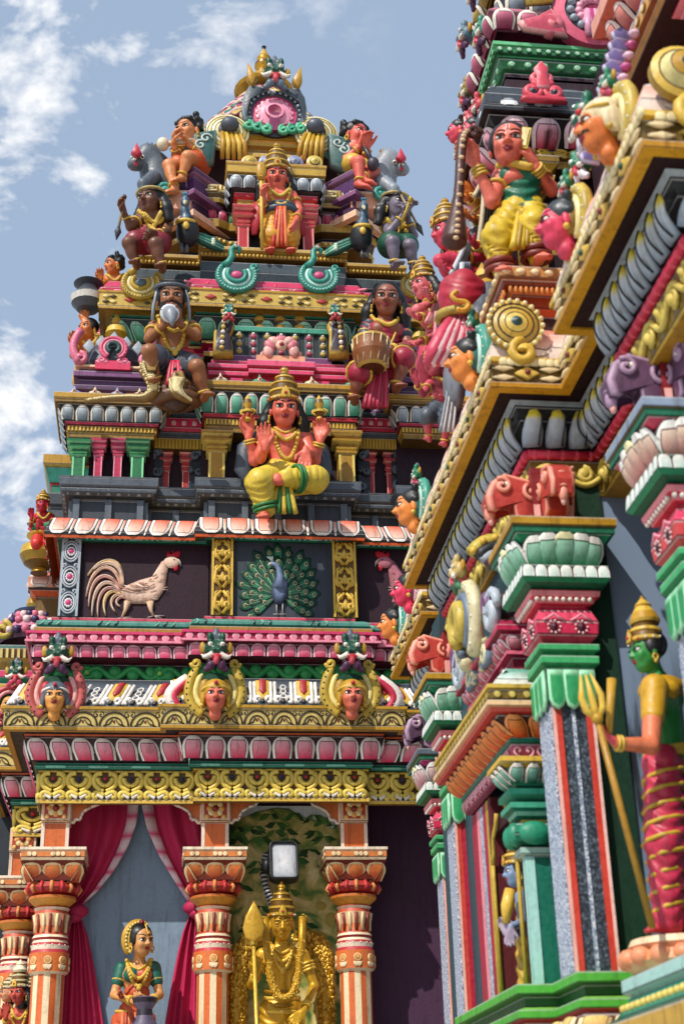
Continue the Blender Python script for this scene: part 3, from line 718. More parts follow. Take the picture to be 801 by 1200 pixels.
# ---------------------------------------------------------------- lower storey
P0=planT(1.70,[(.61,.08)],[(.62,.26)]); YB=CY-1.78; YS=CY-1.70
core=planT(1.15,[(.5,.0)])
mkband('plinth',planT(1.9,[(.7,.1)],[(.7,.2)]),[(-.3,.0),(.1,.0),(.1,.25),(0,.3),(0,.5),(.12,.6),(.12,.75),(.02,.8),(.02,.95),(-.9,.96)],[GREY,GREY,GOLD,DPINK,GREY,GOLD,GREY,GREY,DGREY])
mkband('niche_wall',rect(CX-1.62,CX+1.62,10.72,13.2),[(0,.9),(0,4.3)],['#4a2f48'],mat='flat')
mkband('rear_wall',rect(CX-3.4,CX-1.63,12.6,14.5),[(0,0),(0,4.75),(-.4,4.76)],['#2f353d'],mat='flat')
fr_=Pix(10.716)
m=MB(); x0,x1=PY(55,1000,10.71)[0],PY(248,1000,10.71)[0]; m.box((x0,10.69,.9),(x1,10.714,4.15),'#8297ab'); m.build('blue_backdrop',TOWER,'flat')
x2=PY(418,1000,10.71)[0]; m=MB(); m.box((x1+.003,10.69,.9),(x2,10.714,4.15),'#eaf1f5'); m.build('painted_sky',TOWER,'flat')
# hill painting between the right hand columns
hm,nt,b=nmat('hill_painting'); tcn=N(nt,'ShaderNodeTexCoord')
n1=N(nt,'ShaderNodeTexNoise'); n1.inputs['Scale'].default_value=7.; n1.inputs['Detail'].default_value=7; n1.inputs['Distortion'].default_value=.8; nt.links.new(tcn.outputs['Object'],n1.inputs['Vector'])
r1=ramp(nt,[(.30,'#44602c'),(.42,'#6c8a3c'),(.49,'#a8a454'),(.60,'#dcc67c'),(.72,'#ecdfa8')],n1.outputs['Fac']); nt.links.new(r1.outputs[0],b.inputs['Base Color']); b.inputs['Roughness'].default_value=.6
pf=Pix(10.688)
hill=[(262,1210),(262,968),(280,960),(300,952),(322,947),(338,948),(355,958),(372,962),(390,972),(410,968),(410,1210)]
m=MB(); m.relief(pf,[(x,y) for x,y in hill],.012,'#555522',ins=.97); m.build('hill_painting',TOWER,hm)
m=MB(); rr=np.random.default_rng(2)
for i in range(46):
    x,y=rr.uniform(272,402),rr.uniform(985,1110)
    if i<20: y=rr.uniform(953,990)
    if 312<x<350 and y>1000 and i%2: continue
    for j in range(6):
        L_=rr.uniform(7,17); a=rr.uniform(-.6,.5)+(math.pi if j%2 else 0); x1_,y1_=x+L_*math.cos(a),y+abs(L_*math.sin(a))*.7+2
        m.relief(Pix(10.674-.0002*j),[(x,y-2),((x+x1_)/2,(y+y1_)/2-4),(x1_,y1_),((x+x1_)/2,(y+y1_)/2+2.5)],.003,['#365c26','#447834','#5c8a3c','#2a4c20'][int(rr.integers(4))])
for x,y,w_,h_ in ((365,1003,8,6),(380,990,5,4),(376,1062,6,5),(352,1085,9,8),(372,1100,10,8),(388,1078,7,8),(360,1115,8,6)): m.ell(pf(x,y,.012),(w_/150,.008,h_/150),'#b5a04e' if y>1010 else '#d8c58a')
m.build('painted_foliage',TOWER,'flat')
# curtains
def curtain(name,inner,outer_x,tie,low,sgn,lab=None):
    m=MB(); inner=np.array(inner,float); tt=np.linspace(0,1,26)
    arc=np.concatenate([[0],np.cumsum(np.linalg.norm(np.diff(inner,axis=0),axis=1))]); arc/=arc[-1]
    P=[];K=[]
    S_=np.concatenate([np.linspace(0,.86,44),[.862,.99,1.]])
    for t in tt:
        ix,iy=np.interp(t,arc,inner[:,0]),np.interp(t,arc,inner[:,1]); ox,oy=outer_x,938+(tie[1]-938)*t**.9
        row=[];kr=[]
        for s in S_:
            x,y=ox+(ix-ox)*s,oy+(iy-oy)*s+ 10*math.sin(s*math.pi)*t*(1-t)
            row.append(PY(x,y,10.66-.045-.028*math.sin(s*21+t*1.3)*(1-.3*t)-(.012 if s>.861 else 0)))
            kr.append(C('#f0d8de') if (s>.861 and int(t*24)%4==0) else (C(ROSE) if (s>.861 and int(t*24)%2==0) else (C('#ecc3cd') if s>.861 else C('#c42a58'))))
        P.append(row);K.append(kr)
    m.grid(P,np.array(K))
    P=[];K=[]
    for t in np.linspace(0,1,14):
        row=[];kr=[]
        for s in np.linspace(0,1,40):
            a,bb=np.array(low[0]),np.array(low[1]); w=t**.7
            x=tie[0]+((low[0]-tie[0])*w)*(1-s)+((low[1]-tie[0])*w)*s+ (s-.5)*12; y=tie[1]+8+t*(1330-tie[1])
            row.append(PY(x,y,10.66-.05-.03*math.sin(s*24+.6*math.sin(t*3)))); kr.append(C('#c42a58'))
        P.append(row);K.append(kr)
    m.grid(P,np.array(K)); m.ell(PY(tie[0],tie[1],10.56),(.085,.06,.055),'#b02450'); m.ell(PY(tie[0]-sgn*3,tie[1]+7,10.55),(.06,.05,.04),'#b0244f')
    o=m.build(name,TOWER,'flat'); 
    return o
curtain('curtain',[(163,938),(160,965),(150,992),(134,1020),(115,1044),(92,1066)],72,(90,1068),(62,132),1)
curtain('curtain',[(165,938),(172,970),(186,1002),(204,1032),(226,1066)],262,(228,1064),(180,262),-1)
# columns
def column(x,Yc,xs=None,bracket=0,lab=None):
    X=PY(x,1010,Yc-.2)[0]; zz=lambda y:Z(y,10.22,252)
    m=MB(); pk=['#e07a3c','#f0dcb8','#cf5f28','#f3e3c4','#d9713a','#f0dcb8','#c8531f','#eed7ae']
    # faceted striped shaft
    n=16
    for j in range(n):
        a0,a1=2*np.pi*(j-.5)/n,2*np.pi*(j+.5)/n; r=.112
        p=[V(X+r*math.cos(a),Yc+r*math.sin(a),z) for z in (.9,zz(1134)) for a in (a0,a1)]
        m.quad(p[0],p[1],p[3],p[2],'#d8692f' if j%2 else '#efdcb4')
    o=m.build('column',TOWER)
    if lab:o['label']=lab
    c=MB(); zb=lambda y: zz(y)
    pr=[(.112,zb(1137)),(.135,zb(1134)),(.138,zb(1112)),(.125,zb(1108)),(.13,zb(1103)),(.125,zb(1100)),(.118,zb(1097)),(.126,zb(1094)),(.118,zb(1091)),(.112,zb(1088)),(.105,zb(1080)),(.122,zb(1066)),(.11,zb(1062)),(.125,zb(1059)),(.112,zb(1057)),(.165,zb(1049)),(.165,zb(1046)),(.12,zb(1044)),(.17,zb(1041)),(.19,zb(1037)),(.165,zb(1031)),(.13,zb(1030))]
    cs=['#f0dcb8','#dc7434','#b8323a','#f0e0c8','#b8323a','#f0dcb8','#a02a30','#f0dcb8','#c25032','#d8743a','#e9c79a','#c25032','#f0e0c8','#b04a2a','#e2a03c','#c9702a','#b04028','#c83a34','#b03030','#a83428','#8a2a22']
    c.lathe((X,Yc,0),pr,cs,n=24)
    for i in range(16):                                             # painted medallions and ribs
        a=2*np.pi*i/16
        if i%2==0: f_=Fr(V(X+.134*math.cos(a),Yc+.134*math.sin(a),zb(1121)),V(-math.sin(a),math.cos(a),0),V(0,0,1)); c.disc(f_,0,0,.028,[(1,0,'#f2d49a'),(.95,.008,'#f2d49a'),(.72,.009,'#8a3a1c'),(.62,.009,'#e0a050'),(.02,.012,'#e0a050')],n=12); c.relief(f_,[(-.03,-.03),(.03,-.03),(.028,-.05),(.012,-.066),(0,-.058),(-.012,-.066),(-.028,-.05)],.008,'#efd9b0')
        c.tube([V(X+r_*math.cos(a),Yc+r_*math.sin(a),zb(y)) for r_,y in ((.112,1088),(.113,1078),(.126,1067))],.012,'#f0d0a0' if i%2 else '#8a3020',n=5)
        c.ell((X+.127*math.cos(a+.2),Yc+.127*math.sin(a+.2),zb(1103)),.007,'#f6ead4',n=6,m=5)
        c.tube([V(X+r_*math.cos(a),Yc+r_*math.sin(a),zb(y)) for r_,y in ((.17,1042),(.193,1037),(.17,1031))],.014,'#c8363a' if i%2 else '#e09050',n=5)
    # lotus bell below the abacus
    hw=.215
    for k in range(4):
        d=[V(0,-1,0),V(-1,0,0),V(1,0,0),V(0,1,0)][k]
        if k==3: continue
        u=V(-d[1],d[0],0); f=Fr(V(X,Yc,zb(1031))+d*.125,u,unit(d*.085+V(0,0,zb(1008)-zb(1031))))
        H_=np.linalg.norm(d*.085+V(0,0,zb(1008)-zb(1031)))
        for i in range(3): petal(c,f,(i-1)*.145,.15,H_,D=.016,c0='#b8361f',c1='#ee8c46',inner=False,rim='#f3d9a4',line='#5a1a10',base=.62,pt=.1)
        for q in (-1,1): petal(c,f,q*.07,.12,H_*.98,inner=False,D=.014,c=-.012,c0='#b8361f',c1='#e07a3c',rim='#f3d9a4',line='#5a1a10',base=.5)
    band(c,rect(X-.15,X+.15,Yc-.15,Yc+.15),[(-.05,zb(1031)),(0,zb(1030)),(.03,zb(1014)),(.07,zb(1009))],['#6a2012','#7a2a16','#7a2a16'])
    pl=rect(X-hw,X+hw,Yc-hw,Yc+hw)
    band(c,pl,[(-.05,zb(1009)),(-.004,zb(1008)),(.004,zb(1005)),(.004,zb(997)),(.012,zb(996)),(.012,zb(993)),(-.2,zb(992))],['#7a2a16','#f0d7b0','#d8803e','#f0d7b0','#f3e2c8','#e8c9a0'])
    for fr,L_,H2,n_ in rows(pl,.006,zb(1005),.006,zb(997)):
        for q in (-.28,-.22,.0,.06,.12,.3): c.disc(fr,q*L_*1.3,H2*.5,.017,[(1,0,'#f3dcae'),(.9,.005,'#f3dcae'),(.02,.006,'#e8c080')],n=8)
    c.build('capital',o)
    # post, rosette block and corbel bracket up to the beam
    p=MB(); pw=.085; Yf=Yc-.05
    band(p,rect(X-pw,X+pw,Yf-pw,Yf+pw),[(0,zb(993)),(0,zb(962))],['#d26a2e'])
    for q in (-1,1): p.box((X+q*pw-.012,Yf-pw-.006,zb(993)),(X+q*pw+.012,Yf-pw+.02,zb(962)),'#e9d3c2')
    bw=.1; z0,z1=zb(961),zb(932); band(p,rect(X-bw,X+bw,Yf-bw-.02,Yf+bw),[(-.05,z0-.003),(0,z0),(0,z1)],['#e9c9a8','#e9c9a8'])
    f=front(X,Yf-bw-.021,(z0+z1)/2); hh=(z1-z0)/2
    p.relief(f,[(-bw*.8,-hh*.78),(bw*.8,-hh*.78),(bw*.8,hh*.78),(-bw*.8,hh*.78)],.006,'#b23a20',ins=.9)
    for i in range(8):
        a=2*np.pi*i/8; p.ell(f(.042*math.cos(a),.042*math.sin(a),.008),(.024,.008,.024),'#f1d79c' if i%2 else '#e8a85a',n=8,m=5)
    for i in range(4): p.ell(f(.06*(1 if i%2 else -1),.06*(1 if i>1 else -1),.008),(.018,.006,.018),'#e8b868',n=8,m=5)
    p.ell(f(0,0,.012),.022,'#8a1c1c',n=8,m=6)
    for q in ([bracket] if bracket in (1,-1) else ([1,-1] if bracket==2 else [])):
        sh=[(bw,hh),(bw+.2,hh),(bw+.2,hh*.55),(bw+.185,hh*.45),(bw+.14,hh*.25),(bw+.09,-hh*.1),(bw+.075,-hh*.45),(bw+.07,-hh*.75),(bw+.03,-hh*.75),(bw+.03,-hh),(bw,-hh)]
        g=Fr(V(X,Yf-.07,(z0+z1)/2),V(q,0,0),V(0,0,1),V(0,-1,0)); mp_=[g(*a,0.) for a in sh]; bk_=[g(*a,-.06) for a in sh]
        mb_poly(p,mp_,'#d57236')
        for i in range(len(sh)): 
            j=(i+1)%len(sh); p.quad(mp_[i],mp_[j],bk_[j],bk_[i],'#e9d3c2'); p.tube([mp_[i],mp_[j]],.011,'#f0dccb',n=5)
    p.build('post',o)
    return o
column(62,10.42,bracket=1); column(252,10.42,bracket=2); column(417,10.42,bracket=-1); column(25,11.45,bracket=0)
o_=[column(604,10.42,bracket=0)]
# gilded frieze, green roll, lotus cornice, eave board
z_=lambda y: Z(y,YB)
zf0,zf1=z_(937),z_(902)
m=MB(); band(m,P0,[(-.1,zf0+.3),(-.1,zf0),(.0,zf0),(.0,zf1)],['#3a2a10','#8a5a14','#5e430f']); band(m,P0,[(.0,zf1-.012),(.02,zf1-.012),(.02,zf1)],[GOLD,LGOLD]); band(m,P0,[(0,zf0-.02),(.018,zf0-.02),(.018,zf0+.01),(0,zf0+.012)],[DGOLD,LGOLD,GOLD])
frieze_row(m,P0,.004,zf0+.012,zf1-.012,.178,tw=.02,cols=('#e6ca5a',)); m.build('gilded_frieze',TOWER)
m=MB(); zg=z_(894); band(m,P0,[(0,zf1),(.04,zf1+.003),(.05,(zf1+zg)/2),(.04,zg),(-.3,zg+.002)],[DGREEN,TEAL,TEAL,DGREEN]); 
for fr,L_,H_,n_ in rows(P0,.046,zf1,.05,(zf1+zg)/2):
    for i in range(max(1,int(L_/.3))): m.box if False else m.relief(fr.at(-L_/2+.15+.3*i,H_*.8,.002),[(-.07,-.008),(.07,-.008),(.07,.008),(-.07,.008)],.005,MINT)
m.build('green_moulding',TOWER)
m=MB(); zp0,zp1=z_(893),z_(868); band(m,P0,[(-.3,zp0),(.070,zp0),(.10,(zp0+zp1)/2-.02),(.118,zp1),(.10,zp1+.004)],['#3a0a1a','#3a0a1a','#3a0a1a','#3a0a1a']); petal_row(m,P0,.082,zp0+.004,.128,zp1,.165,gap=1.02,D=.03,c0='#e0205a',c1='#f7b6c4',rim='#faf4ee'); m.build('lotus_cornice',TOWER)
ze0,ze1=z_(862),z_(843)
m=MB(); band(m,P0,[(.05,zp1+.003),(.12,zp1+.006),(.135,zp1+.03),(.135,ze0-.02),(.22,ze0-.022),(.222,ze0-.03),(.26,ze0-.03),(.262,ze0),(.262,ze1),(.28,ze1+.002),(.28,ze1+.022),(-.2,ze1+.026)],['#a03c16',ORG,'#3a2a22','#1b1613',GOLD,'#b4812a',GOLD,'#cdb66a',LGOLD,GOLD,DGREY])
arch_row(m,P0,.2605,ze0+.002,ze1-.002,.20,'#3d2f10','#7a2018',tw=.0065); m.build('eave_board',TOWER)
# curved roof with white drip ornament
zk0,zk1=ze1+.026,z_(797)
m=MB(); band(m,P0,[(-.2,zk0),(.22,zk0),(.225,zk0+.05),(.185,zk0+.12),(.10,zk0+.19),(.03,zk1),(-.3,zk1+.002)],[DGREY,LGREY,(LGREY,GREY),(GREY,GREY),(GREY,DGREY),DGREY])
for fr,L_,H_,n_ in rows(P0,.240,zk0+.004,.165,zk0+.17):
    c=max(1,round(L_/.15)); w=L_/c
    for i in range(c):
        a=-L_/2+w*(i+.5)
        for q in (-1,1):
            m.scroll(fr,a+q*w*.24,.05,w*.22,.9,q,.020,'#f3efe8',start=-math.pi/2,n=12); m.tube([fr(a+q*w*.40,.01+.2*x,.012) for x in np.linspace(0,1,4)],.014,'#f3efe8',n=5)
        m.relief(fr.at(a,.0),[(-.012,.02),(.012,.02),(.016,.16),(0,.19),(-.016,.16)],.014,BLK)
        if i%2==0:
            m.relief(fr.at(a,.13),[(-.05,.1),(-.05,-.03),(-.03,-.07),(0,-.085),(.03,-.07),(.05,-.03),(.05,.1)],.02,'#d3ad3a'); m.relief(fr.at(a,.14,.012),[(-.024,.09),(-.024,-.02),(0,-.055),(.024,-.02),(.024,.09)],.02,'#a81c24')
        else:
            for y in (.08,.125,.165): m.disc(fr,a,y,.026,[(1,.0,WHT),(.9,.016,WHT),(.6,.016,GREY),(.02,.018,GREY)],n=10)
m.build('curved_roof',TOWER)
zv0,zv1=zk1+.0,z_(777)
PV=planT(1.66,[(.60,.08)],[(.60,.2)])
m=MB(); band(m,PV,[(.02,zv0-.05),(.02,zv1)],['#0a1712']); wave_row(m,PV,.022,zv0-.005,zv1-.006,.26,'#2f9c52',tw=.03)
for fr,L_,H_,n_ in rows(PV,.022,zv0-.005,.022,zv1-.006):
    for i in range(max(1,round(L_/.68))):
        a=-L_/2+L_*(i+.5)/max(1,round(L_/.68))
        for j in range(8): m.ell(fr(a+.042*math.cos(j*.785),H_*.5+.042*math.sin(j*.785),.018),(.03,.014,.022),'#2c9a50',n=8,m=5)
        m.ell(fr(a,H_*.5,.03),.02,'#8cd060',n=8,m=5)
m.build('vine_band',TOWER)
P1=planT(1.66,[(.53,.08)],[(.55,.2)])
zs0,zs1=zv1,z_(761); zd1=z_(748)
m=MB(); band(m,P1,[(-.1,zs0),(.07,zs0),(.142,zs0+.008),(.15,zs1),(.19,zs1+.004),(.19,zd1),(-.2,zd1+.004)],['#4a0a20','#5a0c28','#6a1030','#6a1030','#a81848',PINK]); petal_row(m,P1,.152,zs0+.012,.160,zs1+.001,.115,D=.012,c0='#d83a68',c1='#f096ac',rim='#f6c4ce',line='#4a0820',base=1.)
band(m,P1,[(.19,zs1+.004),(.206,zs1+.004),(.206,zs1+.02),(.19,zs1+.022)],[LPINK,LPINK,LPINK]); band(m,P1,[(.19,zd1-.02),(.206,zd1-.02),(.206,zd1),(.19,zd1+.002)],[PINK,PINK,PINK]); dots_row(m,P1,.191,zs1+.022,zd1-.02,.085,.028,'#ee93a8','#f4bcc8'); m.build('scalloped_cornice',TOWER)
zt0,zt1=z_(741),z_(730)
m=MB(); band(m,P1,[(.0,zd1+.003),(.15,zd1+.006),(.15,zt0),(.1,zt0+.003),(.135,zt0+.02),(.14,zt0+.05),(.1,zt1),(.03,zt1+.01),(.04,zt1+.015),(.04,zt1+.045),(-.1,zt1+.05)],[GOLD,'#a87d28',TEAL,'#3f8d80','#58a294','#3f8d80',TEAL,RED,'#d8405a',RED])
for fr,L_,H_,n_ in rows(P1,.142,zt0+.02,.112,zt1-.01):
    for i in range(int(L_/.06)):
        if i%7<3: m.tube([fr(-L_/2+.03+.06*i,0,.004),fr(-L_/2+.045+.06*i,H_*.5,.012),fr(-L_/2+.03+.06*i,H_,.004)],.006,'#0f3a38' if i%2 else MINT,n=4)
m.build('teal_moulding',TOWER)
# painted panel storey
zb0,zb1=zt1+.05,Z(636,CY-1.74)
m=MB(); band(m,P1,[(0,zb0-.02),(0,zb1)],['#2a1420']); m.build('panel_wall',TOWER,'flat')
Yp=CY-1.66; Yb=CY-1.74
def pilaster_scroll(x0,x1,Y,y0,y1,base,col,dark,kind=0):
    a,bb=PY(x0,y1,Y),PY(x1,y0,Y); m=MB(); X0,X1=a[0],bb[0]; z0,z1=zb0,zb1; m.box((X0,Y-.045,z0),(X1,Y+.02,z1),base)
    w=X1-X0
    for q in (X0,X1-.018): m.box((q,Y-.058,z0),(q+.018,Y-.04,z1),col)
    f=front((X0+X1)/2,Y-.046,0)
    k=3; h=(z1-z0)/k
    for i in range(k):
        zc_=z0+h*(i+.5)
        if kind==0:
            for q in (-1,1):
                m.scroll(f,q*w*.2,zc_-h*.12,w*.2,1.2,q,.017,col,start=-math.pi/2,n=14); m.scroll(f,q*w*.2,zc_+h*.3,w*.15,1.1,-q,.013,col,start=math.pi/2,n=12)
                m.tube([f(q*w*.03,zc_-h*.45,.01),f(q*w*.34,zc_-h*.1,.012),f(q*w*.3,zc_+h*.2,.012),f(q*w*.04,zc_+h*.42,.01)],.014,col,n=5)
            m.relief(f.at(0,zc_-h*.05),[(0,-h*.2),(w*.14,0),(0,h*.25),(-w*.14,0)],.02,col)
        else:
            for rr_,cc_ in ((.40,col),(.30,'#c8ced6')): 
                t=np.linspace(0,2*np.pi,22); m.tube([f(w*rr_*math.cos(x),zc_+h*(rr_)*math.sin(x),.008) for x in t],.008,cc_,n=5,cap=False)
            for j in range(10): m.ell(f(w*.16*math.cos(j*.628),zc_+w*.2*math.sin(j*.628),.008),.012,'#e8e6e8',n=6,m=4)
            m.ell(f(0,zc_,.01),(.03,.012,.03),'#c03070',n=8,m=5)
            for q in (-1,1): m.scroll(f,q*w*.27,zc_+h*.46,w*.14,1.1,q,.009,col,start=-math.pi/2,n=10)
    return m.build('ornate_pilaster',TOWER)
pilaster_scroll(247,273,Yb,632,726,DGOLD,LGOLD,0); pilaster_scroll(390,415,Yb,632,726,DGOLD,LGOLD,0)
pilaster_scroll(68,96,Yp,640,728,'#3d4854','#a9b3bd',0,1); 
# peacock painting
f=Pix(Yb-.002); m=MB(); a,bb=PY(274,700,Yb),PY(389,700,Yb); m.box((a[0],Yb-.014,zb0),(bb[0],Yb+.01,zb1-.01),'#3c434e'); o=m.build('peacock_painting',TOWER,'flat')
f=Pix(Yb-.015); m=MB(); bx,by=327,698
rr=np.random.default_rng(4)
for ring_,(n_,L0) in enumerate(((17,52),(15,40),(13,27))):
    for i in range(n_):
        a=math.radians(-38+256*(i/(n_-1)))+rr.uniform(-.03,.03); L_=L0*(1+.06*rr.uniform(-1,1))*(1.0 if abs(math.cos(a))<.8 else .96)
        tip=(bx+L_*1.0*math.cos(a),by-6-L_*1.05*math.sin(a)); px_,py_=-math.sin(a),-math.cos(a); 
        P=[(bx+4*math.cos(a),by-4*math.sin(a))]
        for s_,w_ in ((.45,3.2),(.7,5.2),(.88,6.2),(.97,3.8)): P.append((bx+(tip[0]-bx)*s_+px_*w_,by+(tip[1]-by)*s_+py_*w_))
        P.append(tip)
        for s_,w_ in ((.93,2.5),(.88,6.2),(.7,5.2),(.45,3.2)): P.append((bx+(tip[0]-bx)*s_-px_*w_,by+(tip[1]-by)*s_-py_*w_))
        g_=Pix(Yb-.015-.0028*ring_-.0007*(i%4)); m.relief(g_,P,.003,['#1f6b4c','#185842','#2c7d5a'][i%3],ins=.55,rim='#0e3a2c',rc='#0e3a2c')
        m.tube([g_(bx+(tip[0]-bx)*s_,by+(tip[1]-by)*s_,.004) for s_ in (.1,.5,.83)],.0028,'#9aa88c',n=4)
        e_=(bx+(tip[0]-bx)*.84,by+(tip[1]-by)*.84); m.ell(g_(*e_,.005),(.017,.003,.019),'#b9b48a',n=8,m=5); m.ell(g_(*e_,.008),(.011,.003,.012),'#15232e',n=8,m=5); m.ell(g_(*e_,.010),(.004,.003,.004),'#d8d4c0',n=6,m=4)
g_=Pix(Yb-.028)
m.relief(g_,[(bx-2,664),(bx+4,672),(bx+10,684),(bx+9,700),(bx+2,710),(bx-5,708),(bx-9,697),(bx-8,685),(bx-4,676)],.022,'#6d7c9c',ins=.5,rim='#39455e',rc='#20283a')
m.tube([g_(*q,.012) for q in ((bx,690),(bx+1,676),(bx-1,667),(bx-5,662),(bx-9,661))],[.045,.026,.02,.02,.017],'#7484a6'); m.tube([g_(bx-9,661,.012),g_(bx-14,663,.012)],[.012,.002],'#c8ccd4')
for q in (-2,1,4): m.tube([g_(bx-8,659,.01),g_(bx-10-q,653,.012)],.003,'#c8ccd4',n=4)
for q in (-3,4): m.tube([g_(bx+q,706,.006),g_(bx+q,720,.006)],.005,'#b8b4ae',n=5); m.tube([g_(bx+q-4,720,.006),g_(bx+q+4,720,.006)],.004,'#b8b4ae',n=4)
m.build('painted_peacock',o,'flat')
# rooster paintings
def rooster(dx,Y,body,tail,flip=False,x0=97,x1=244):
    a,bb=PY(x0,690,Y),PY(x1,690,Y); m=MB(); m.box((a[0],Y-.012,zb0),(bb[0],Y+.01,zb1-.01),'#2d1622'); o=m.build('rooster_painting',TOWER,'flat')
    f0=Pix(Y-.012); 
    class F(Fr):
        def __init__(s): s.u,s.v,s.n=f0.u,f0.v,f0.n
        def __call__(s,x,y,c=0): return f0(651-x if flip else x+dx,y,c)
    f=F(); m=MB()
    tails=[((142,690),(148,650),(120,648),(103,675),1.),((142,690),(138,655),(108,655),(101,700),1.),((142,692),(128,664),(105,672),(104,712),.9),((142,694),(126,672),(108,684),(108,722),.9),((143,696),(126,680),(112,694),(115,724),.8),((144,698),(130,686),(117,700),(124,722),.8),((146,700),(136,692),(124,705),(135,718),.7),((147,702),(140,697),(131,708),(141,712),.6),((144,688),(146,658),(124,655),(110,668),.9)]
    for i,(p0,p1,p2,p3,w) in enumerate(tails):
        t=np.linspace(0,1,14); B=[(1-x)**3*np.array(p0)+3*(1-x)**2*x*np.array(p1)+3*(1-x)*x*x*np.array(p2)+x**3*np.array(p3) for x in t]
        m.tube([f(*q,.006+.0012*i) for q in B],.018*w*np.sin(np.linspace(.5,2.95,14))+.002,tail[i%len(tail)],n=6,flat=.4)
        m.tube([f(q[0],q[1]-.8,.014+.0012*i) for q in B[2:]],.0035,'#f3e2cc',n=4)
    m.relief(f,[(199,655),(196,672),(194,690),(185,703),(170,708),(155,708),(145,702),(140,694),(150,686),(165,680),(180,676),(186,668),(190,658)],.02,body,ins=.6,rim=mixc(body,'#6a4038',.35),rc='#4a2c28')
    m.ell(f(201,660,.018),(.062,.02,.05),body,n=14,m=8); m.relief(f.at(0,0,.012),[(134,686),(150,678),(170,675),(180,682),(179,690),(168,698),(152,698),(142,694)],.014,mixc(body,'#b0704a',.25),ins=.7,rim=mixc(body,'#fff0e0',.5),rc='#5a3a34')
    for i in range(5): m.tube([f(140+6*i,689-1.2*i,.03),f(152+6*i,693-i,.032),f(165+4*i,694-2*i,.03)],.005,'#f4e4d4' if i%2 else '#b88070',n=4)
    rs=np.random.default_rng(8)
    for i in range(46):
        x,y=rs.uniform(150,199),rs.uniform(664,704)
        if y<704-(x-150)*.95-4 or y<664+max(0,(188-x))*.35: continue
        m.tube([f(x,y,.024),f(x-rs.uniform(3,7),y+rs.uniform(-1,3),.024)],.0022,['#f6e6d8','#c88c78','#f0d0b8','#a8685c'][i%4],n=4)
    m.relief(f,[(195,653),(196,647),(199,649),(202,646),(205,649),(209,646),(212,648),(211,653),(203,656)],.02,'#c01f35'); m.ell(f(206,666,.016),(.02,.012,.03),'#c01f35'); m.tube([f(208,657,.016),f(211,660,.016),f(212,665,.014)],[.012,.009,.001],'#d8cfc0'); m.ell(f(204,658,.034),.007,BLK,n=8,m=5)
    for pts in (((150,706),(147,716),(143,724)),((176,706),(177,716),(180,722))): m.tube([f(*q,.01) for q in pts],[.03,.014,.009],[C(body)]*3 if False else '#d8b494',n=6)
    for x,y in ((143,724),(181,722)):
        for d in ((-8,2),(9,3),(12,0),(4,4)): m.tube([f(x,y,.008),f(x+d[0],y+d[1],.006)],.005,'#b0a8a4',n=4)
    m.build('painted_rooster',o,'flat'); return o
rooster(0,Yp,'#e6c4ae',['#e0b878','#d8a890','#c98f84','#dcb8a4','#b8807c'])
rooster(338,Yp,'#b8707f',['#7a4058','#8c4a64','#6a344a'],True,x0=417,x1=564)
m=MB(); band(m,P1,[(.0,zb1-.01),(.03,zb1-.008),(.035,zb1+.015),(.03,zb1+.04),(-.1,zb1+.042)],[DGREEN,TEAL,TEAL,DGREEN])
for fr,L_,H_,n_ in rows(P1,.034,zb1,.034,zb1+.03):
    x=-L_/2+.05
    while x<L_/2-.05:
        for w in (.1,.02,.02,.02):
            if x+w<L_/2-.02: m.relief(fr.at(x+w/2,H_/2,.001),[(-w/2,-.007),(w/2,-.007),(w/2,.007),(-w/2,.007)],.005,'#b8e0cc')
            x+=w+.022
m.build('green_moulding',TOWER)
# orange soffit and peach petal roof
zo0=zb1+.042; zo1=Z(629,CY-1.85); zo2=Z(609,CY-1.83)
m=MB(); band(m,P1,[(.0,zo0),(.07,zo0+.004),(.08,zo0+.05),(.12,zo1-.02),(.125,zo1),(.13,zo1+.03),(.115,zo1+.07),(.075,zo2),(.03,zo2+.004),(.03,zo2+.02),(-.3,zo2+.024)],['#c04a14',ORG,'#d8541a',ORG,'#1a1210','#1a1210','#1a1210','#d8743a',GOLD,GOLD])
for fr,L_,H_,n_ in rows(P1,.13,zo1+.002,.085,zo2-.002):
    c=max(1,round(L_/.2)); w=L_/c
    for i in range(c): petal(m,fr,-L_/2+w*(i+.5),w*.84,H_,D=.012,c0='#dc5a34',c1='#f3cdb8',rim='#f4ebe2',base=1,flip=True,c=.006); 
    for i in range(c-1): petal(m,fr,-L_/2+w*(i+1),w*.13,H_*.95,D=.008,c0='#dc6a44',c1='#f0dcd0',rim='#f4ebe2',base=1,flip=True,c=.004)
m.build('petal_roof',TOWER)
# ---------------------------------------------------------------- second storey: corner pavilions, recesses, central shrine
P2=planT(1.66,[(.99,-.16),(.61,.04)],[(.99,-.16),(.61,.2)]); YC=CY-1.70; YA=CY-1.66; YR=CY-1.50
zq0=zo2+.024; zq1=Z(578,YC); zq2=Z(565,YC)
G2='#4b545f'
m=MB(); band(m,P2,[(-.06,zq0),(-.06,zq0+.2),(-.05,zq0+.21),(.0,zq1-.05),(.03,zq1-.03),(.035,zq1),(.03,zq1+.01),(.045,zq1+.02),(.045,zq2-.012),(.05,zq2-.01),(.05,zq2),(-.3,zq2+.003)],['#343b44','#59626d','#3a424b',G2,G2,DGREY,'#5b646f',G2,LGREY,G2,G2])
for fr,L_,H_,n_ in rows(P2,.0,zq1-.045,.035,zq1):
    c=max(1,round(L_/.075))
    for i in range(c): petal(m,fr,-L_/2+L_*(i+.5)/c,.05 if i%3 else .02,H_*.9,D=.01,c0='#7c8791',c1='#a9b2ba',rim='#b8c0c6',line='#2a3038',base=1,c=.002)
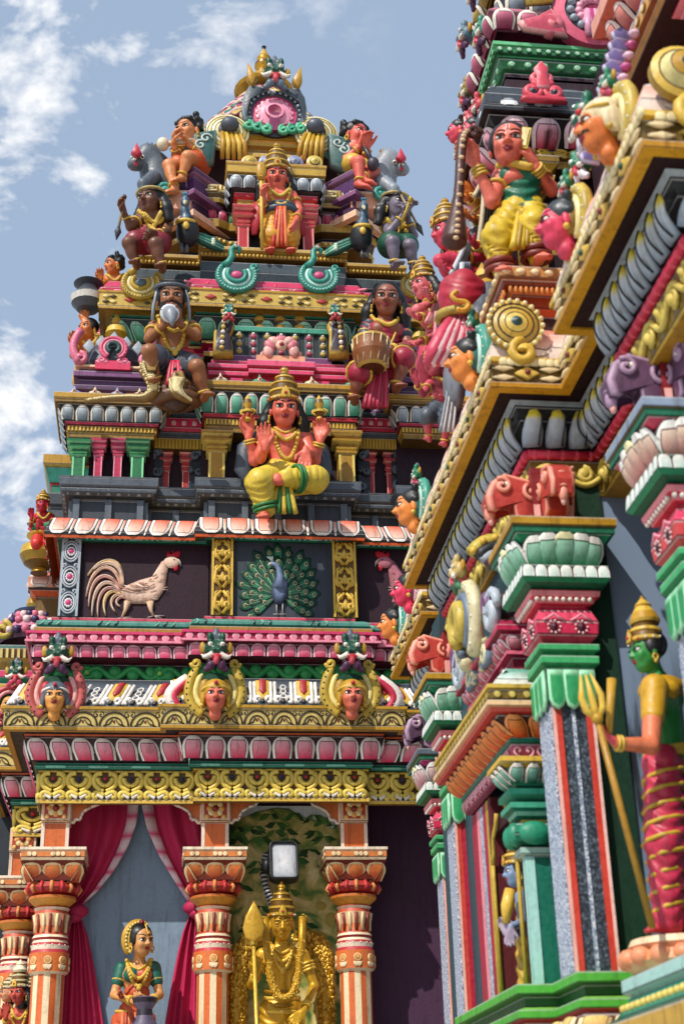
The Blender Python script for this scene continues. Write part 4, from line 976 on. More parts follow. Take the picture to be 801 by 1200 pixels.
for fr,L_,H_,n_ in rows(P2,-.058,zq0,-.058,zq0+.2):
    for i in range(max(2,round(L_/.3))+1):
        k=max(2,round(L_/.3)); a=-L_/2+.03+(L_-.06)*i/k; m.fbox(fr,a-.025,a+.025,0,H_,0,.03,'#5a646f')
m.build('grey_base',TOWER)
core2=planT(1.50,[(.99,-.10),(.61,.06)]); zc0=zq2; zw1=Z(455,CY-1.6)
m=MB(); band(m,core2,[(0,zc0-.05),(0,zw1)],['#2a1320']); m.build('recess_wall',TOWER,'flat')
def sqcol(x,yt,yb,Y,w,col,hi,name='pillar',zb=None,wc=None):
    """square pillar: yb foot, yt top of its stepped capital"""
    X=PY(x,(yt+yb)/2,Y)[0]; m=MB(); z0=zb if zb is not None else Z(yb,Y,x); z1=Z(yt,Y,x); h=z1-z0; r=rect(X-w/2,X+w/2,Y,Y+w)
    band(m,r,[(0,z0),(0,z0+h*.60)],[col])
    for q in (-1,1): m.box((X+q*w*.42-w*.07,Y-.004,z0),(X+q*w*.42+w*.07,Y+.01,z0+h*.58),hi)
    k=w*(wc or .42)
    band(m,r,[(0,z0+h*.60),(k*.3,z0+h*.605),(k*.3,z0+h*.64),(0,z0+h*.65),(0,z0+h*.68),(k*.35,z0+h*.69),(k*.35,z0+h*.72),(.05*k,z0+h*.74),(.1*k,z0+h*.78),(k*.9,z0+h*.80),(k*.95,z0+h*.84),(k*.4,z0+h*.86),(k*.7,z0+h*.92),(k*1.1,z0+h*.94),(k*1.15,z0+h),(-w*.3,z0+h+.001)],[hi,col,hi,col,hi,col,col,col,hi,col,col,col,hi,col,hi])
    o=m.build(name,TOWER); return o
for x,c_,h_ in ((92,'#127040','#8ad8a0'),(161,'#127040','#8ad8a0')): sqcol(x,517,568,YA,.1,c_,h_,zb=zq2)
for x in (115,138): sqcol(x,515,568,YA+.03,.065,'#b81c4c','#f09aae',zb=zq2)
for x in (194,218,434,457): sqcol(x,528,587,YR+.06,.06,'#b92a2c','#f0a090',zb=zq2-.08)
for x in (254,406): sqcol(x,508,566,YC-.0,.13,'#b08420','#e8cf6a',zb=zq2)
def scrollpanel(x0,x1,y0,y1,Y):
    a,bb=PY(x0,y1,Y),PY(x1,y0,Y); m=MB(); m.box((a[0],Y-.01,a[2]),(bb[0],Y+.02,bb[2]),'#22282f'); f=front((a[0]+bb[0])/2,Y-.012,(a[2]+bb[2])/2); w=bb[0]-a[0];h=bb[2]-a[2]
    for i,(x,y,r,s_) in enumerate(((-.1,.3,.34,1),(.15,.02,.32,-1),(-.15,-.25,.34,1),(.2,-.38,.25,-1),(.2,.4,.22,1),(-.3,.05,.18,-1))): m.scroll(f,x*w,y*h,r*w,1.4,s_,.022,'#4c5660' if i%2 else '#5d6873',start=i,n=16)
    m.build('scroll_panel',TOWER)
scrollpanel(168,192,523,588,YR+.05); scrollpanel(221,240,523,588,YR+.05); scrollpanel(420,432,523,588,YR+.05); scrollpanel(460,486,523,588,YR+.05)
# entablatures
def entab(name,X0,X1,Yf,ys,cols,petc,kn=4,depth=.5):
    """ys: bottom, top of beam, bottom/top of lotus, top of cap"""
    zb_,zt_,zl0,zl1,zc_=[Z(y,Yf,PXX(X0,X1,Yf)) for y in ys]; pl=rect(X0,X1,Yf,Yf+depth); m=MB()
    band(m,pl,[(-.2,zb_),(0,zb_),(0,zb_+(zt_-zb_)*.45),(.012,zb_+(zt_-zb_)*.47),(.012,zt_)],['#5a3e10',cols[0],GOLD,cols[0]])
    n=max(4,int((X1-X0)/.028))
    for fr,L_,H_,n_ in rows(pl,.013,zb_+(zt_-zb_)*.5,.013,zt_):
        for i in range(max(2,int(L_/.03))): m.fbox(fr,-L_/2+.03*i+.004,-L_/2+.03*i+.018,H_*.1,H_*.9,0,.006,LGOLD)
    band(m,pl,[(.0,zt_),(.03,zt_+.002),(.035,zl0-.002),(.02,zl0)],['#7a1420',cols[1],cols[1]])
    band(m,pl,[(.02,zl0),(.04,zl0),(.09,zl1),(.085,zl1+.003)],[BLK,BLK,BLK]); petal_row(m,pl,.042,zl0+.002,.095,zl1,.115,D=.022,c0=petc[0],c1=petc[1],rim=WHT,base=.95,pt=.25)
    band(m,pl,[(.085,zl1),(.115,zl1+.003),(.115,zl1+(zc_-zl1)*.4),(.125,zl1+(zc_-zl1)*.42),(.125,zc_),(-.25,zc_+.004)],[DGOLD,'#8a6814',LGOLD,GOLD,GOLD])
    o=m.build(name,TOWER)
    return o,zc_
def PXX(X0,X1,Yf):
    return 400
def projx(P):
    c=RC@(np.asarray(P,float)-CAM); return 400.5+F_PX*c[0]/c[2],600-F_PX*c[1]/c[2]
def PXX(X0,X1,Yf): return projx(V((X0+X1)/2,Yf,7.2))[0]
xc0,xc1=CX-.53,CX+.6
ent,zE=entab('central_entablature',CX-.57,CX+.61,YC-.02,(509,494,489,467,457),('#8f6c18',RED),(TEAL,MINT))
entab('corner_entablature',CX-1.66,CX-.99,YA,(514,501,497,481,470),('#8f6c18','#c0284c'),('#5f7488','#c3d0d8'))
entab('corner_entablature',CX+1.03,CX+1.68,YA,(516,503,499,483,472),('#8f6c18','#c0284c'),('#5f7488','#c3d0d8'))
for X0,X1 in ((CX-.985,CX-.60),(CX+.64,CX+1.0)):
    m=MB(); pl=rect(X0,X1,YR,YR+.4); zz=lambda y:Z(y,YR,PXX(X0,X1,YR))
    band(m,pl,[(-.2,zz(527)),(0,zz(527)),(0,zz(514)),(.03,zz(513)),(.03,zz(509)),(.02,zz(508)),(.05,zz(504)),(.06,zz(494)),(.03,zz(492)),(.05,zz(491)),(.05,zz(487)),(-.2,zz(486))],['#5a3e10','#b08820',GREY,GREY,DPINK,'#c81e48','#d82a54',DPINK,GREY,'#55616d',GREY])
    for fr,L_,H_,n_ in rows(pl,.055,zz(504),.06,zz(496)):
        for i in range(6): m.relief(fr.at(-L_/2+L_*(i+.5)/6,H_*.5,.002),[(-.018,-.02),(.018,-.02),(.02,.012),(0,.024),(-.02,.012)],.012,'#f3b0b8')
    for fr,L_,H_,n_ in rows(pl,.002,zz(526),.002,zz(515)):
        for i in range(14): m.fbox(fr,-L_/2+L_*(i+.3)/14,-L_/2+L_*(i+.7)/14,0,H_,0,.008,LGOLD)
    m.build('recess_entablature',TOWER)
# little buds along the top of the entablatures
def buds(name,pts,Y,z,r,cols):
    for i,x in enumerate(pts):
        m=MB(); c=cols[i%len(cols)]; X=PY(x,450,Y)[0]; m.ell((X,Y+.02,z+r*.5),(r*1.25,r,r*.75),c,n=12,m=8); m.tube([V(X,Y,z+r*.9),V(X,Y,z+r*1.9)],[r*.45,r*.05],c,n=6); m.ell((X,Y-r*.85,z+r*.5),r*.36,WHT,n=8,m=6); m.ell((X,Y-r*1.1,z+r*.5),r*.2,RED,n=6,m=5)
        m.build('lotus_bud',TOWER)
buds('bud_row',(258,304,365,412),YC-.08,zE,.055,('#d8cfa4','#3f8a6a')); zA=Z(470,YA,125)
buds('bud_row',(88,112,138,164),YA-.06,zA,.05,('#8a93b8','#d8cfa4')); buds('bud_row',(199,219),YR,Z(486,YR,209),.045,('#7a4a80',)); buds('bud_row',(441,460),YR,Z(486,YR,450),.045,('#7a4a80',))
# central wagon roof: pink ledge, row of small figures, finials
YD=CY-1.56; zS=lambda y:Z(y,YD,328); Xs0,Xs1=PY(250,440,YD)[0],PY(407,440,YD)[0]
m=MB(); pl=rect(Xs0,Xs1,YD,YD+.6); band(m,pl,[(0,zE-.02),(0,zS(446)),(.04,zS(445)),(.04,zS(440)),(.02,zS(439)),(.05,zS(437)),(.05,zS(432)),(.02,zS(430)),(.02,zS(426)),(-.3,zS(425))],['#3a3440',PINK,'#e0406c',DPINK,'#d42a58','#e6547c',DPINK,'#c42254',PURP])
for q in (-.36,-.14,.14,.36): m.box((CX+.03+q-.05,YD-.03,zE),(CX+.03+q+.05,YD+.02,zS(447)),PINK)
band(m,rect(CX-.2,CX+.27,YD-.06,YD+.1),[(0,zS(446)),(.035,zS(445)),(.035,zS(440)),(.02,zS(439)),(.045,zS(437)),(.045,zS(430)),(-.1,zS(429))],[DPINK,'#e0406c',DPINK,'#d42a58','#e6547c','#d42a58']); m.build('pink_ledge',TOWER)
YG=YD+.08; m=MB(); X0,X1=PY(272,405,YG)[0],PY(386,405,YG)[0]; m.box((X0,YG,zS(426)),(X1,YG+.3,Z(386,YG)),'#23322f'); 
band(m,rect(X0,X1,YG-.01,YG+.3),[(0,Z(392,YG)),(.02,Z(392,YG)),(.02,Z(386,YG)),(-.1,Z(385,YG))],[TEAL,'#3f9a80',TEAL]); band(m,rect(X0,X1,YG-.01,YG+.3),[(0,zS(426)),(.015,zS(426)),(.015,Z(420,YG)),(-.1,Z(419,YG))],[PURP,'#7a3a70',PURP])
for i in range(7):
    X=X0+(X1-X0)*(i+.5)/7; f=front(X,YG-.002,0); zz0,zz1=Z(419,YG),Z(392,YG); m.fbox(f,-.038,.038,zz0,zz1,0,.01,'#5a6068' if i%2 else '#3a4048')
    for j in range(3): 
        zc_=zz0+(zz1-zz0)*(j+.5)/3; cc='#c9b060' if i%2==0 else '#c05a70'; m.ell(f(0,zc_,.012),(.028,.02,.028),cc,n=10,m=6); m.ell(f(0,zc_+.018,.022),(.016,.014,.014),WHT,n=8,m=5)
m.build('figure_band',TOWER)
m=MB(); f=Pix(YD-.05)
m.box((PY(300,430,YD-.05)[0],YD-.08,Z(430,YD-.05)),(PY(357,430,YD-.05)[0],YD+.02,Z(419,YD-.05)),'#e8a482')
for i,a in enumerate(np.linspace(0,math.pi,7)): m.ell(f(329+15*math.cos(a),414-13*math.sin(a),.03),(.065,.03,.045),'#d87a86' if i%2 else '#eab0a8',rotm(0,0,-math.degrees(math.pi/2-a)) ,n=10,m=6)
for q in (-1,1): m.scroll(Fr(f(329+q*19,416),V(1,0,0),V(0,0,1),V(0,-1,0)),0,0,.05,1.2,q,.02,'#e39a90',start=math.pi/2)
m.ell(f(329,409,.055),(.05,.03,.05),'#e7c4ae',n=12,m=8); m.ell(f(329,409,.08),.022,'#b03040',n=8,m=6); m.build('lotus_medallion',TOWER)
for x in (304,328,351): 
    m=MB(); p=PY(x,388,YG+.02); m.lathe(p,[(.05,0),(.055,.03),(.03,.05),(.05,.08),(.055,.11),(.03,.14),(.035,.16),(.012,.2),(0,.22)],[GOLD,LGOLD,DGOLD,GOLD,LGOLD,DGOLD,GOLD,LGOLD],n=12); m.build('small_finial',TOWER)
# makara posts flanking the wagon roof
def makara_post(x,y0,y1,Y,q):
    m=MB(); f=Pix(Y); w=12
    P=[(x-w,y0),(x+w,y0),(x+w*.9,y0-15),(x+w*.2+q*2,y0-45),(x+q*3,y1+14),(x-q*10,y1+4),(x-q*14,y1+10),(x-q*8,y1+25),(x-w*.9,y0-30)]
    m.relief(f,[(a,b) for a,b in P],.12,'#3a2d38',ins=.75,rim='#c8a84a'); 
    for i in range(9): m.ell(f(x+q*(2-.5*i),y0-8-6*i,.12),.022,WHT if i%2 else '#d8b860',n=7,m=5)
    o=m.build('makara_post',TOWER); put_monster(o,f(x-q*6,y1+2,.14),.075,TEAL,'#c03038',turn=0,name='makara_head'); return o
makara_post(261,424,376,YD+.02,-1); makara_post(396,424,376,YD+.02,1)
# corner domes
def kuta(x,y0,y1,Y,hw,main='#5a3060'):
    X=PY(x,y0,Y)[0]; zz=lambda y:Z(y,Y,x); pl=rect(X-hw,X+hw,Y,Y+2*hw); m=MB()
    a=y0; h=(y0-y1)
    band(m,pl,[(.0,zz(a)),(.03,zz(a-h*.05)),(.03,zz(a-h*.1)),(.0,zz(a-h*.12)),(.0,zz(a-h*.2)),(.04,zz(a-h*.22)),(.04,zz(a-h*.3)),(0,zz(a-h*.32)),(0,zz(a-h*.36)),(.03,zz(a-h*.37)),(.03,zz(a-h*.40)),(-.2,zz(a-h*.41))],[main,main,'#8a4a88',main,'#3c1c40','#7a4478',main,'#3c1c40','#e8a482','#f0c8a4','#e8a482'])
    c=V(X,Y+hw,zz(a-h*.40)); R_=hw*1.05
    m.lathe(c,[(R_*1.0,0),(R_*1.1,R_*.25),(R_*1.05,R_*.6),(R_*.8,R_*.95),(R_*.45,R_*1.15),(R_*.3,R_*1.18)],['#39424c','#46505c','#39424c','#c46a80','#2a3038'],n=20)
    f=front(X,Y-.03,zz(a-h*.40)+R_*.12)
    for q in (-1,1): m.tube([f(q*R_*(.95+.2*math.sin(x_*3.1)),R_*1.1*x_-.03,.01) for x_ in np.linspace(0,1,10)],.035,'#d8708c',n=7); m.scroll(f,q*R_*.95,R_*.05,R_*.2,1.2,q,.03,'#e07a94',start=math.pi/2)
    for i in range(5): m.relief(f.at(-R_*.7+R_*.35*i,R_*(.75-.14*abs(i-2)),.0),[(0,-.07),(.05,0),(0,.07),(-.05,0)],.02,LGREY)
    o=m.build('corner_dome',TOWER)
    k=MB(); horseshoe(k,f.at(0,R_*.38,.02),R_*.42,('#d8547a','#e890a4','#2a4a48'),scr=True); k.fbox(f,-R_*.5,R_*.5,-R_*.3,-R_*.02,0,.03,'#d42a58'); k.build('horseshoe_ornament',o)
    k=MB(); k.lathe(c+V(0,0,R_*1.15),[(R_*.6,0),(R_*.62,.03),(R_*.25,.06),(R_*.2,.1),(R_*.34,.15),(R_*.28,.21),(R_*.12,.25),(R_*.16,.28),(.0,.38)],[GOLD,'#8fa060',DGOLD,GOLD,LGOLD,DGOLD,GOLD,LGOLD],n=14); k.build('finial',o)
    return o
kuta(131,462,383,YA+.02,.27)
kuta(503,470,388,YA+.02,.27)
# upper cornice with petals, gold ledge
YL=CY-1.48; P3=planT(1.30,[(.60,.10)],[(.6,.1)])
zl=lambda y:Z(y,CY-1.62); 
m=MB(); band(m,P3,[(-.05,zl(408)),(-.05,zl(392))],['#1d3a30']); band(m,P3,[(-.06,zl(405)),(.0,zl(405)),(.0,zl(399)),(-.04,zl(398)),(-.04,zl(392)),(.02,zl(391)),(.02,zl(388)),(-.1,zl(387))],['#3a2a10',GOLD,PINK,'#d84068','#a82050',GOLD,GOLD]); 
band(m,P3,[(0,zl(388)),(.02,zl(386)),(.09,zl(364)),(.06,zl(363)),(.08,zl(362)),(.08,zl(359)),(-.1,zl(358))],['#0c1a14','#0c1a14','#0c1a14',DGREEN,TEAL,TEAL]); petal_row(m,P3,.022,zl(386),.095,zl(366),.155,D=.03,c0='#1a7a5a',c1='#7cc0a0',rim='#9cd0b4',base=.95); m.build('petal_frieze',TOWER)
zG0,zG1=zl(357),zl(342)
m=MB(); band(m,P3,[(.0,zG0-.02),(.15,zG0-.015),(.155,zG0-.03),(.19,zG0-.03),(.19,zG0),(.19,zG1),(.2,zG1+.003),(.2,zG1+.02),(-.3,zG1+.024)],['#9a7420',GOLD,'#7a5a16',GOLD,'#c9a94a',LGOLD,GOLD,GOLD])
for fr,L_,H_,n_ in rows(P3,.191,zG0,.191,zG1):
    c=max(1,round(L_/.16))
    for i in range(c):
        a=-L_/2+L_*(i+.5)/c
        if i%3==1: m.relief(fr.at(a,H_/2),[(-.05,0),(0,-.026),(.05,0),(0,.026)],.014,'#b03830'); 
        else:
            for q in (-1,1):
                for s_ in (-1,1): m.relief(fr.at(a+q*.03,H_/2+s_*H_*.2),[(-.03,0),(0,-.018),(.03,0),(0,.018)],.012,'#4a3a14' if q*s_>0 else '#e8d08a')
m.build('gold_ledge',TOWER)
zM0,zM1=zG1+.024,zl(320)
m=MB(); band(m,P3,[(.0,zM0),(.16,zM0),(.165,zM0+.05),(.12,zM0+.14),(.04,zM1),(-.2,zM1+.004)],['#a01c48','#c8305c','#c8305c','#b82854','#8a1a40'])
for fr,L_,H_,n_ in rows(P3,.166,zM0+.01,.08,zM1-.05):
    c=max(1,round(L_/.28))
    for i in range(c):
        a=-L_/2+L_*(i+.5)/c; m.relief(fr.at(a,H_*.45),[(-.1,0),(0,-.085),(.1,0),(0,.085)],.012,'#2d3b34',rim=LPINK,ins=.6); m.ell(fr(a,H_*.45,.02),.022,'#d84060',n=8,m=5)
        for q in (-1,1): m.tube([fr(a+q*.14,H_*.02,.01),fr(a+q*.04,H_*.9,.01)],.012,LPINK,n=5)
m.build('pink_roof',TOWER)
def peacock_scroll(x,Y,y0,y1,col,rim,jewel):
    fr=Pix(Y); m=MB(); h=(y0-y1); cx_,cy_=x,y0-h*.34; f=front(*PY(cx_,cy_,Y)); R_=abs(PY(cx_+h*.42,cy_,Y)[0]-PY(cx_,cy_,Y)[0])
    for k,(rr_,c_,w_) in enumerate(((1.,col,.2),(.7,rim,.12),(.5,col,.16))):
        t=np.radians(np.linspace(140,395,26)); m.tube([f(R_*rr_*math.cos(a)*1.05,R_*rr_*math.sin(a),.03+.012*k) for a in t],w_*R_,c_,n=7)
        if k==0:
            for a in t[1:-1]: m.ell(f(R_*1.04*math.cos(a)*1.05,R_*1.04*math.sin(a),.03+w_*R_),R_*.055,rim,n=6,m=5)
    m.tube([f(-R_*.75,R_*.6,.04),f(-R_*.45,R_*.85,.05),f(-R_*.3,R_*1.2,.05),f(-R_*.32,R_*1.7,.05),f(-R_*.1,R_*2.0,.05),f(.15*R_,R_*1.8,.05),f(.1*R_,R_*1.45,.05)],[R_*.24,R_*.22,R_*.2,R_*.18,R_*.2,R_*.16,R_*.07],col,n=8)
    m.ell(f(-R_*.05,R_*1.85,.09),R_*.12,WHT,n=8,m=6); m.ell(f(-R_*.05,R_*1.85,.115),R_*.06,RED,n=6,m=5); m.scroll(f,R_*1.05,R_*.75,R_*.3,1.2,-1,R_*.12,col,start=-.5)
    m.ell(f(0,-R_*.05,.05),(R_*.35,R_*.2,R_*.28),jewel,n=12,m=8)
    return m.build('peacock_scroll',TOWER)
peacock_scroll(277,CY-1.585,342,294,'#2f9080','#bfe6dc','#d05080'); peacock_scroll(373,CY-1.585,342,296,'#2f9080','#bfe6dc','#d05080')
peacock_scroll(165,CY-1.49,350,305,'#b89a30','#ece0a8','#5a707c'); peacock_scroll(488,CY-1.49,350,312,'#b89a30','#ece0a8','#5a9080')
# stepped ledges under the top shrine
P4=planT(1.16,[(.60,.16)],[(.6,.1)]); zt=lambda y:Z(y,CY-1.35)
m=MB(); band(m,P4,[(.0,zM1-.05),(.04,zt(322)),(.04,zt(311)),(-.05,zt(310)),(-.05,zt(306)),(.03,zt(305)),(.05,zt(302)),(.02,zt(300)),(.06,zt(298)),(.06,zt(294)),(-.4,zt(293))],['#2e3c44','#3d4c54','#28343a','#28343a','#6a4a10','#a8842c','#6a4a10','#b8923c','#c8a452','#9a7a30'])
for fr,L_,H_,n_ in rows(P4,.04,zt(306),.055,zt(300)):
    for i in range(int(L_/.035)): m.ell(fr(-L_/2+.035*(i+.5),H_*.5,0.003),(.014,.014,.02),LGOLD,n=6,m=4)
m.build('stepped_ledge',TOWER)
# ---------------------------------------------------------------- top: star-shaped drum, corner blocks, dome
zN=zt(293); YT=CY-1.15; zT=lambda y:Z(y,YT)
PD=[(CX+x,CY+y) for x,y in ((-.42,-.98),(.42,-.98),(.62,-.80),(.80,-.62),(.98,-.42),(.98,.42),(.62,.8),(.42,.98),(-.42,.98),(-.62,.8),(-.98,.42),(-.98,-.42),(-.80,-.62),(-.62,-.80))]
PO=[(CX+x,CY+y) for x,y in ((-.40,-.86),(.40,-.86),(.50,-.92),(.78,-.92),(.92,-.78),(.92,-.5),(.86,-.4),(.86,.4),(.92,.5),(.78,.92),(.5,.92),(.4,.86),(-.4,.86),(-.5,.92),(-.78,.92),(-.92,.78),(-.92,.5),(-.86,.4),(-.86,-.4),(-.92,-.5),(-.92,-.78),(-.78,-.92),(-.50,-.92))]
FL=('f','l','r')
m=MB(); band(m,PO,[(-.1,zN),(-.1,zT(272))],['#1e2a28']); band(m,PO,[(-.1,zT(276)),(.05,zT(274)),(.06,zT(268)),(.02,zT(266)),(.0,zT(260)),(.08,zT(258)),(.10,zT(250)),(.0,zT(249))],['#6a4a10','#b08a2a','#8a6818','#241a2a','#5a3a14','#c09a3a','#c09a3a'])
for fr,L_,H_,n_ in rows(PO,.058,zT(273),.06,zT(268)):
    for i in range(int(L_/.05)): m.ell(fr(-L_/2+.05*(i+.5),H_*.5,.002),(.018,.012,.02),'#e8cf7a',n=6,m=4)
m.build('drum_base',TOWER)
m=MB(); band(m,PO,[(.0,zT(249)),(.02,zT(248)),(.05,zT(234)),(.06,zT(232))],['#5a1030','#3a0a20','#3a0a20'])
for k_,(fr,L_,H_,n_) in enumerate(rows(PO,.03,zT(248),.06,zT(235))):
    c=max(1,round(L_/.11)); g_=(abs(n_[1])>.9 and L_<.9 and L_>.7)
    for i in range(c): petal(m,fr,-L_/2+L_*(i+.5)/c,L_/c*.95,H_,D=.045,c0='#146040' if g_ else '#a8184c',c1='#4fa86a' if g_ else '#e0607c',rim='#8cd09a' if g_ else '#f09ab0',base=.9)
m.build('drum_petals',TOWER)
m=MB(); band(m,PO,[(.0,zT(232)),(.10,zT(231)),(.11,zT(226)),(.09,zT(225)),(.12,zT(221)),(.13,zT(212)),(-.2,zT(211))],['#3a2a10','#a8842c','#3a2210','#6a5420','#b8963a','#8a6a20'])
for fr,L_,H_,n_ in rows(PO,.121,zT(221),.13,zT(212)):
    c=max(1,round(L_/.16))
    for i in range(c):
        a=-L_/2+L_*(i+.5)/c; m.tube([fr(a+x,H_*y,.006) for x,y in ((-.06,.8),(-.06,.2),(.06,.2),(.06,.75),(-.02,.75),(-.02,.45),(.03,.45))],.011,'#f0e2b0',n=5)
m.build('drum_cornice',TOWER)
zU=zT(211)
# purple petal seats at the corners
def seat(x,y0,y1,Y,hw,turn=45):
    p=PY(x,y0,Y); a=math.radians(turn); pl=[(p[0]+hw*math.cos(a+k*math.pi/2+math.pi/4)*1.41,Y+hw+hw*1.41*math.sin(a+k*math.pi/2+math.pi/4)) for k in range(4)]; zz=lambda y:Z(y,Y,x); h=y0-y1; m=MB()
    band(m,pl,[(-.04,zz(y0)),(.02,zz(y0)),(.02,zz(y0-h*.14)),(-.03,zz(y0-h*.2)),(-.03,zz(y0-h*.42)),(.03,zz(y0-h*.45)),(.03,zz(y0-h*.55)),(-.02,zz(y0-h*.6)),(.0,zz(y0-h*.85)),(.03,zz(y0-h*.9)),(.03,zz(y1)),(-hw*1.2,zz(y1)+.002)],['#e8a888','#f0c0a0','#5a2a50','#421c40','#6a3a68','#8a5080','#4a2048','#58306a','#8a5080','#6a3a68','#4a2048'])
    return m.build('petal_seat',TOWER)
seat(226,262,206,CY-1.08,.24); seat(415,262,208,CY-1.08,.24)
def block_with_curl(x,y0,y1,Y,q):
    m=MB(); f=Pix(Y); a,b_=PY(x-22,y0,Y),PY(x+22,y1,Y); m.box((a[0],Y,a[2]),(b_[0],Y+.25,b_[2]),'#e3a687'); m.box((a[0]-.01,Y-.02,b_[2]),(b_[0]+.01,Y+.25,b_[2]+.025),'#f0d0b8'); m.scroll(front(*PY(x-q*14,y1-3,Y-.02)),0,0,.09,1.5,q,.03,'#3f9a90',start=0); m.build('scroll_block',TOWER)
block_with_curl(207,243,228,CY-1.12,1); block_with_curl(433,243,230,CY-1.12,-1)
# front shrine with red pillars
YV=CY-1.22
for x in (285,361): sqcol(x,243,296,YV-.02,.10,'#b82832','#ee9a92',zb=zN)
m=MB(); zz=lambda y:Z(y,YV,323); X0,X1=PY(278,240,YV)[0],PY(368,240,YV)[0]; m.box((X0+.05,YV+.1,zN),(X1-.05,YV+.5,zz(240)),'#20262e')
pl=rect(X0,X1,YV,YV+.6); band(m,pl,[(-.2,zz(243)),(.0,zz(243)),(.0,zz(236)),(.03,zz(235)),(.03,zz(230)),(.02,zz(229)),(.06,zz(227)),(.09,zz(214)),(.06,zz(213)),(.10,zz(212)),(.10,zz(204)),(.11,zz(203)),(.11,zz(200)),(-.2,zz(199))],['#3a2a10','#b08a2a',RED,'#c82838',RED,'#20262c','#20262c','#20262c',GOLD,'#c09a34',LGOLD,GOLD,GOLD]); petal_row(m,pl,.062,zz(227),.092,zz(214),.12,D=.04,c0='#77828e',c1='#aab4bd',rim='#d0d6da',base=.95); m.build('top_shrine',TOWER)
m=MB(); f=Pix(YV-.02); m.box((X0+.03,YV-.0,zz(199)),(X1-.03,YV+.3,zz(190)),'#d8486a')
for x,c_ in ((292,'#c9b050'),(345,'#8890b0'),(368,'#c9b050'),(312,'#8890b0')): 
    g_=front(*PY(x,193,YV-.03)); m.disc(g_,0,0,.08,[(1,0,c_),(.95,.04,c_),(.6,.05,'#4a3a14'),(.5,.06,c_),(.25,.07,c_),(.02,.08,BLK)],n=16)
m.build('rosette_row',TOWER)
YW=CY-.95; zz=lambda y:Z(y,YW,322); X0,X1=PY(289,170,YW)[0],PY(353,170,YW)[0]
m=MB(); pl=rect(X0,X1,YW,YW+.6); band(m,pl,[(-.02,zz(205)),(-.02,zz(188)),(.02,zz(187)),(.02,zz(182)),(-.01,zz(181)),(-.01,zz(176)),(.03,zz(175)),(.03,zz(170)),(.05,zz(169)),(.05,zz(163)),(-.1,zz(162))],['#8a6818','#b08a2a','#d0ac44','#7a5a16','#a8842c','#b89434','#d0ac44',LGOLD,GOLD,GOLD])
for q in (-.22,0,.22): m.box((CX-.02+q-.06,YW-.02,zz(205)),(CX-.02+q+.06,YW+.05,zz(188)),'#c8a440')
m.build('gold_dais',TOWER)
# dome
zD0=zT(205); c=V(CX+.03,CY,0); zF=lambda y:PY(312,y,CY)[2]; zF0=zF(110)
m=MB(); zz=lambda y: PY(312,y,CY)[2]
prof=[(.80,zz(214)),(.78,zz(196)),(.70,zz(182)),(.58,zz(166)),(.46,zz(150)),(.33,zz(134)),(.21,zz(120)),(.13,zz(110))]
m.lathe(V(CX+.02,CY,0),prof,['#2a0c16','#3a101c','#4a1424','#5a1a2c','#7a3048','#a86a78','#d8b0b0'],n=32)
for i in range(22):
    a=2*np.pi*i/22
    for j in range(13):
        x=j*.5+.5; aa=a+(.143 if j%2 else 0); r=np.interp(x,range(8),[p[0] for p in prof]); z=np.interp(x,range(8),[p[1] for p in prof]); k_=.35+.75*r
        u=V(-math.sin(aa),math.cos(aa),0); ou=V(math.cos(aa),math.sin(aa),0); up=unit(V(0,0,1)-.6*ou); f_=Fr(V(CX+.02,CY,z)+r*ou,u,up)
        m.relief(f_,[(k_*p,k_*q) for p,q in ((-.085,.06),(-.075,-.02),(-.045,-.075),(0,-.11),(.045,-.075),(.075,-.02),(.085,.06))],.045*k_+.012,['#9a2c48','#1f6a58','#c9a94a','#d8a0a8'][(j+i*(j%3==0))%4],rim=['#e8c0c8','#e0d0a0','#6a1c30'][j%3],ins=.6,rc='#4a1424')
m.lathe(V(CX+.02,CY,0),[(.8,zz(222)),(.92,zz(220)),(.92,zz(214)),(.8,zz(212))],[TEAL,'#1d6a44',TEAL],n=32); m.build('dome',TOWER)
m=MB(); zz=lambda y:PY(308,y,CY)[2]
pr=[(.30,zz(112)),(.32,zz(109)),(.16,zz(107)),(.14,zz(104)),(.20,zz(101)),(.23,zz(96)),(.21,zz(91)),(.12,zz(87)),(.09,zz(84)),(.14,zz(82)),(.165,zz(79)),(.16,zz(76)),(.10,zz(74)),(.12,zz(72)),(.125,zz(69)),(.09,zz(66)),(.035,zz(59)),(.03,zz(57)),(.04,zz(55)),(0,zz(53))]
pr=[(r*.62 if i>1 else r,z) for i,(r,z) in enumerate(pr)]
m.lathe(V(CX+.02,CY,0),pr,[GOLD,LGOLD,DGOLD,GOLD,LGOLD,GOLD,GOLD,DGOLD,LGOLD,GOLD,DGOLD,GOLD,LGOLD,GOLD,GOLD,LGOLD,BLK,BLK,BLK],n=22); m.build('finial',TOWER,'gold')
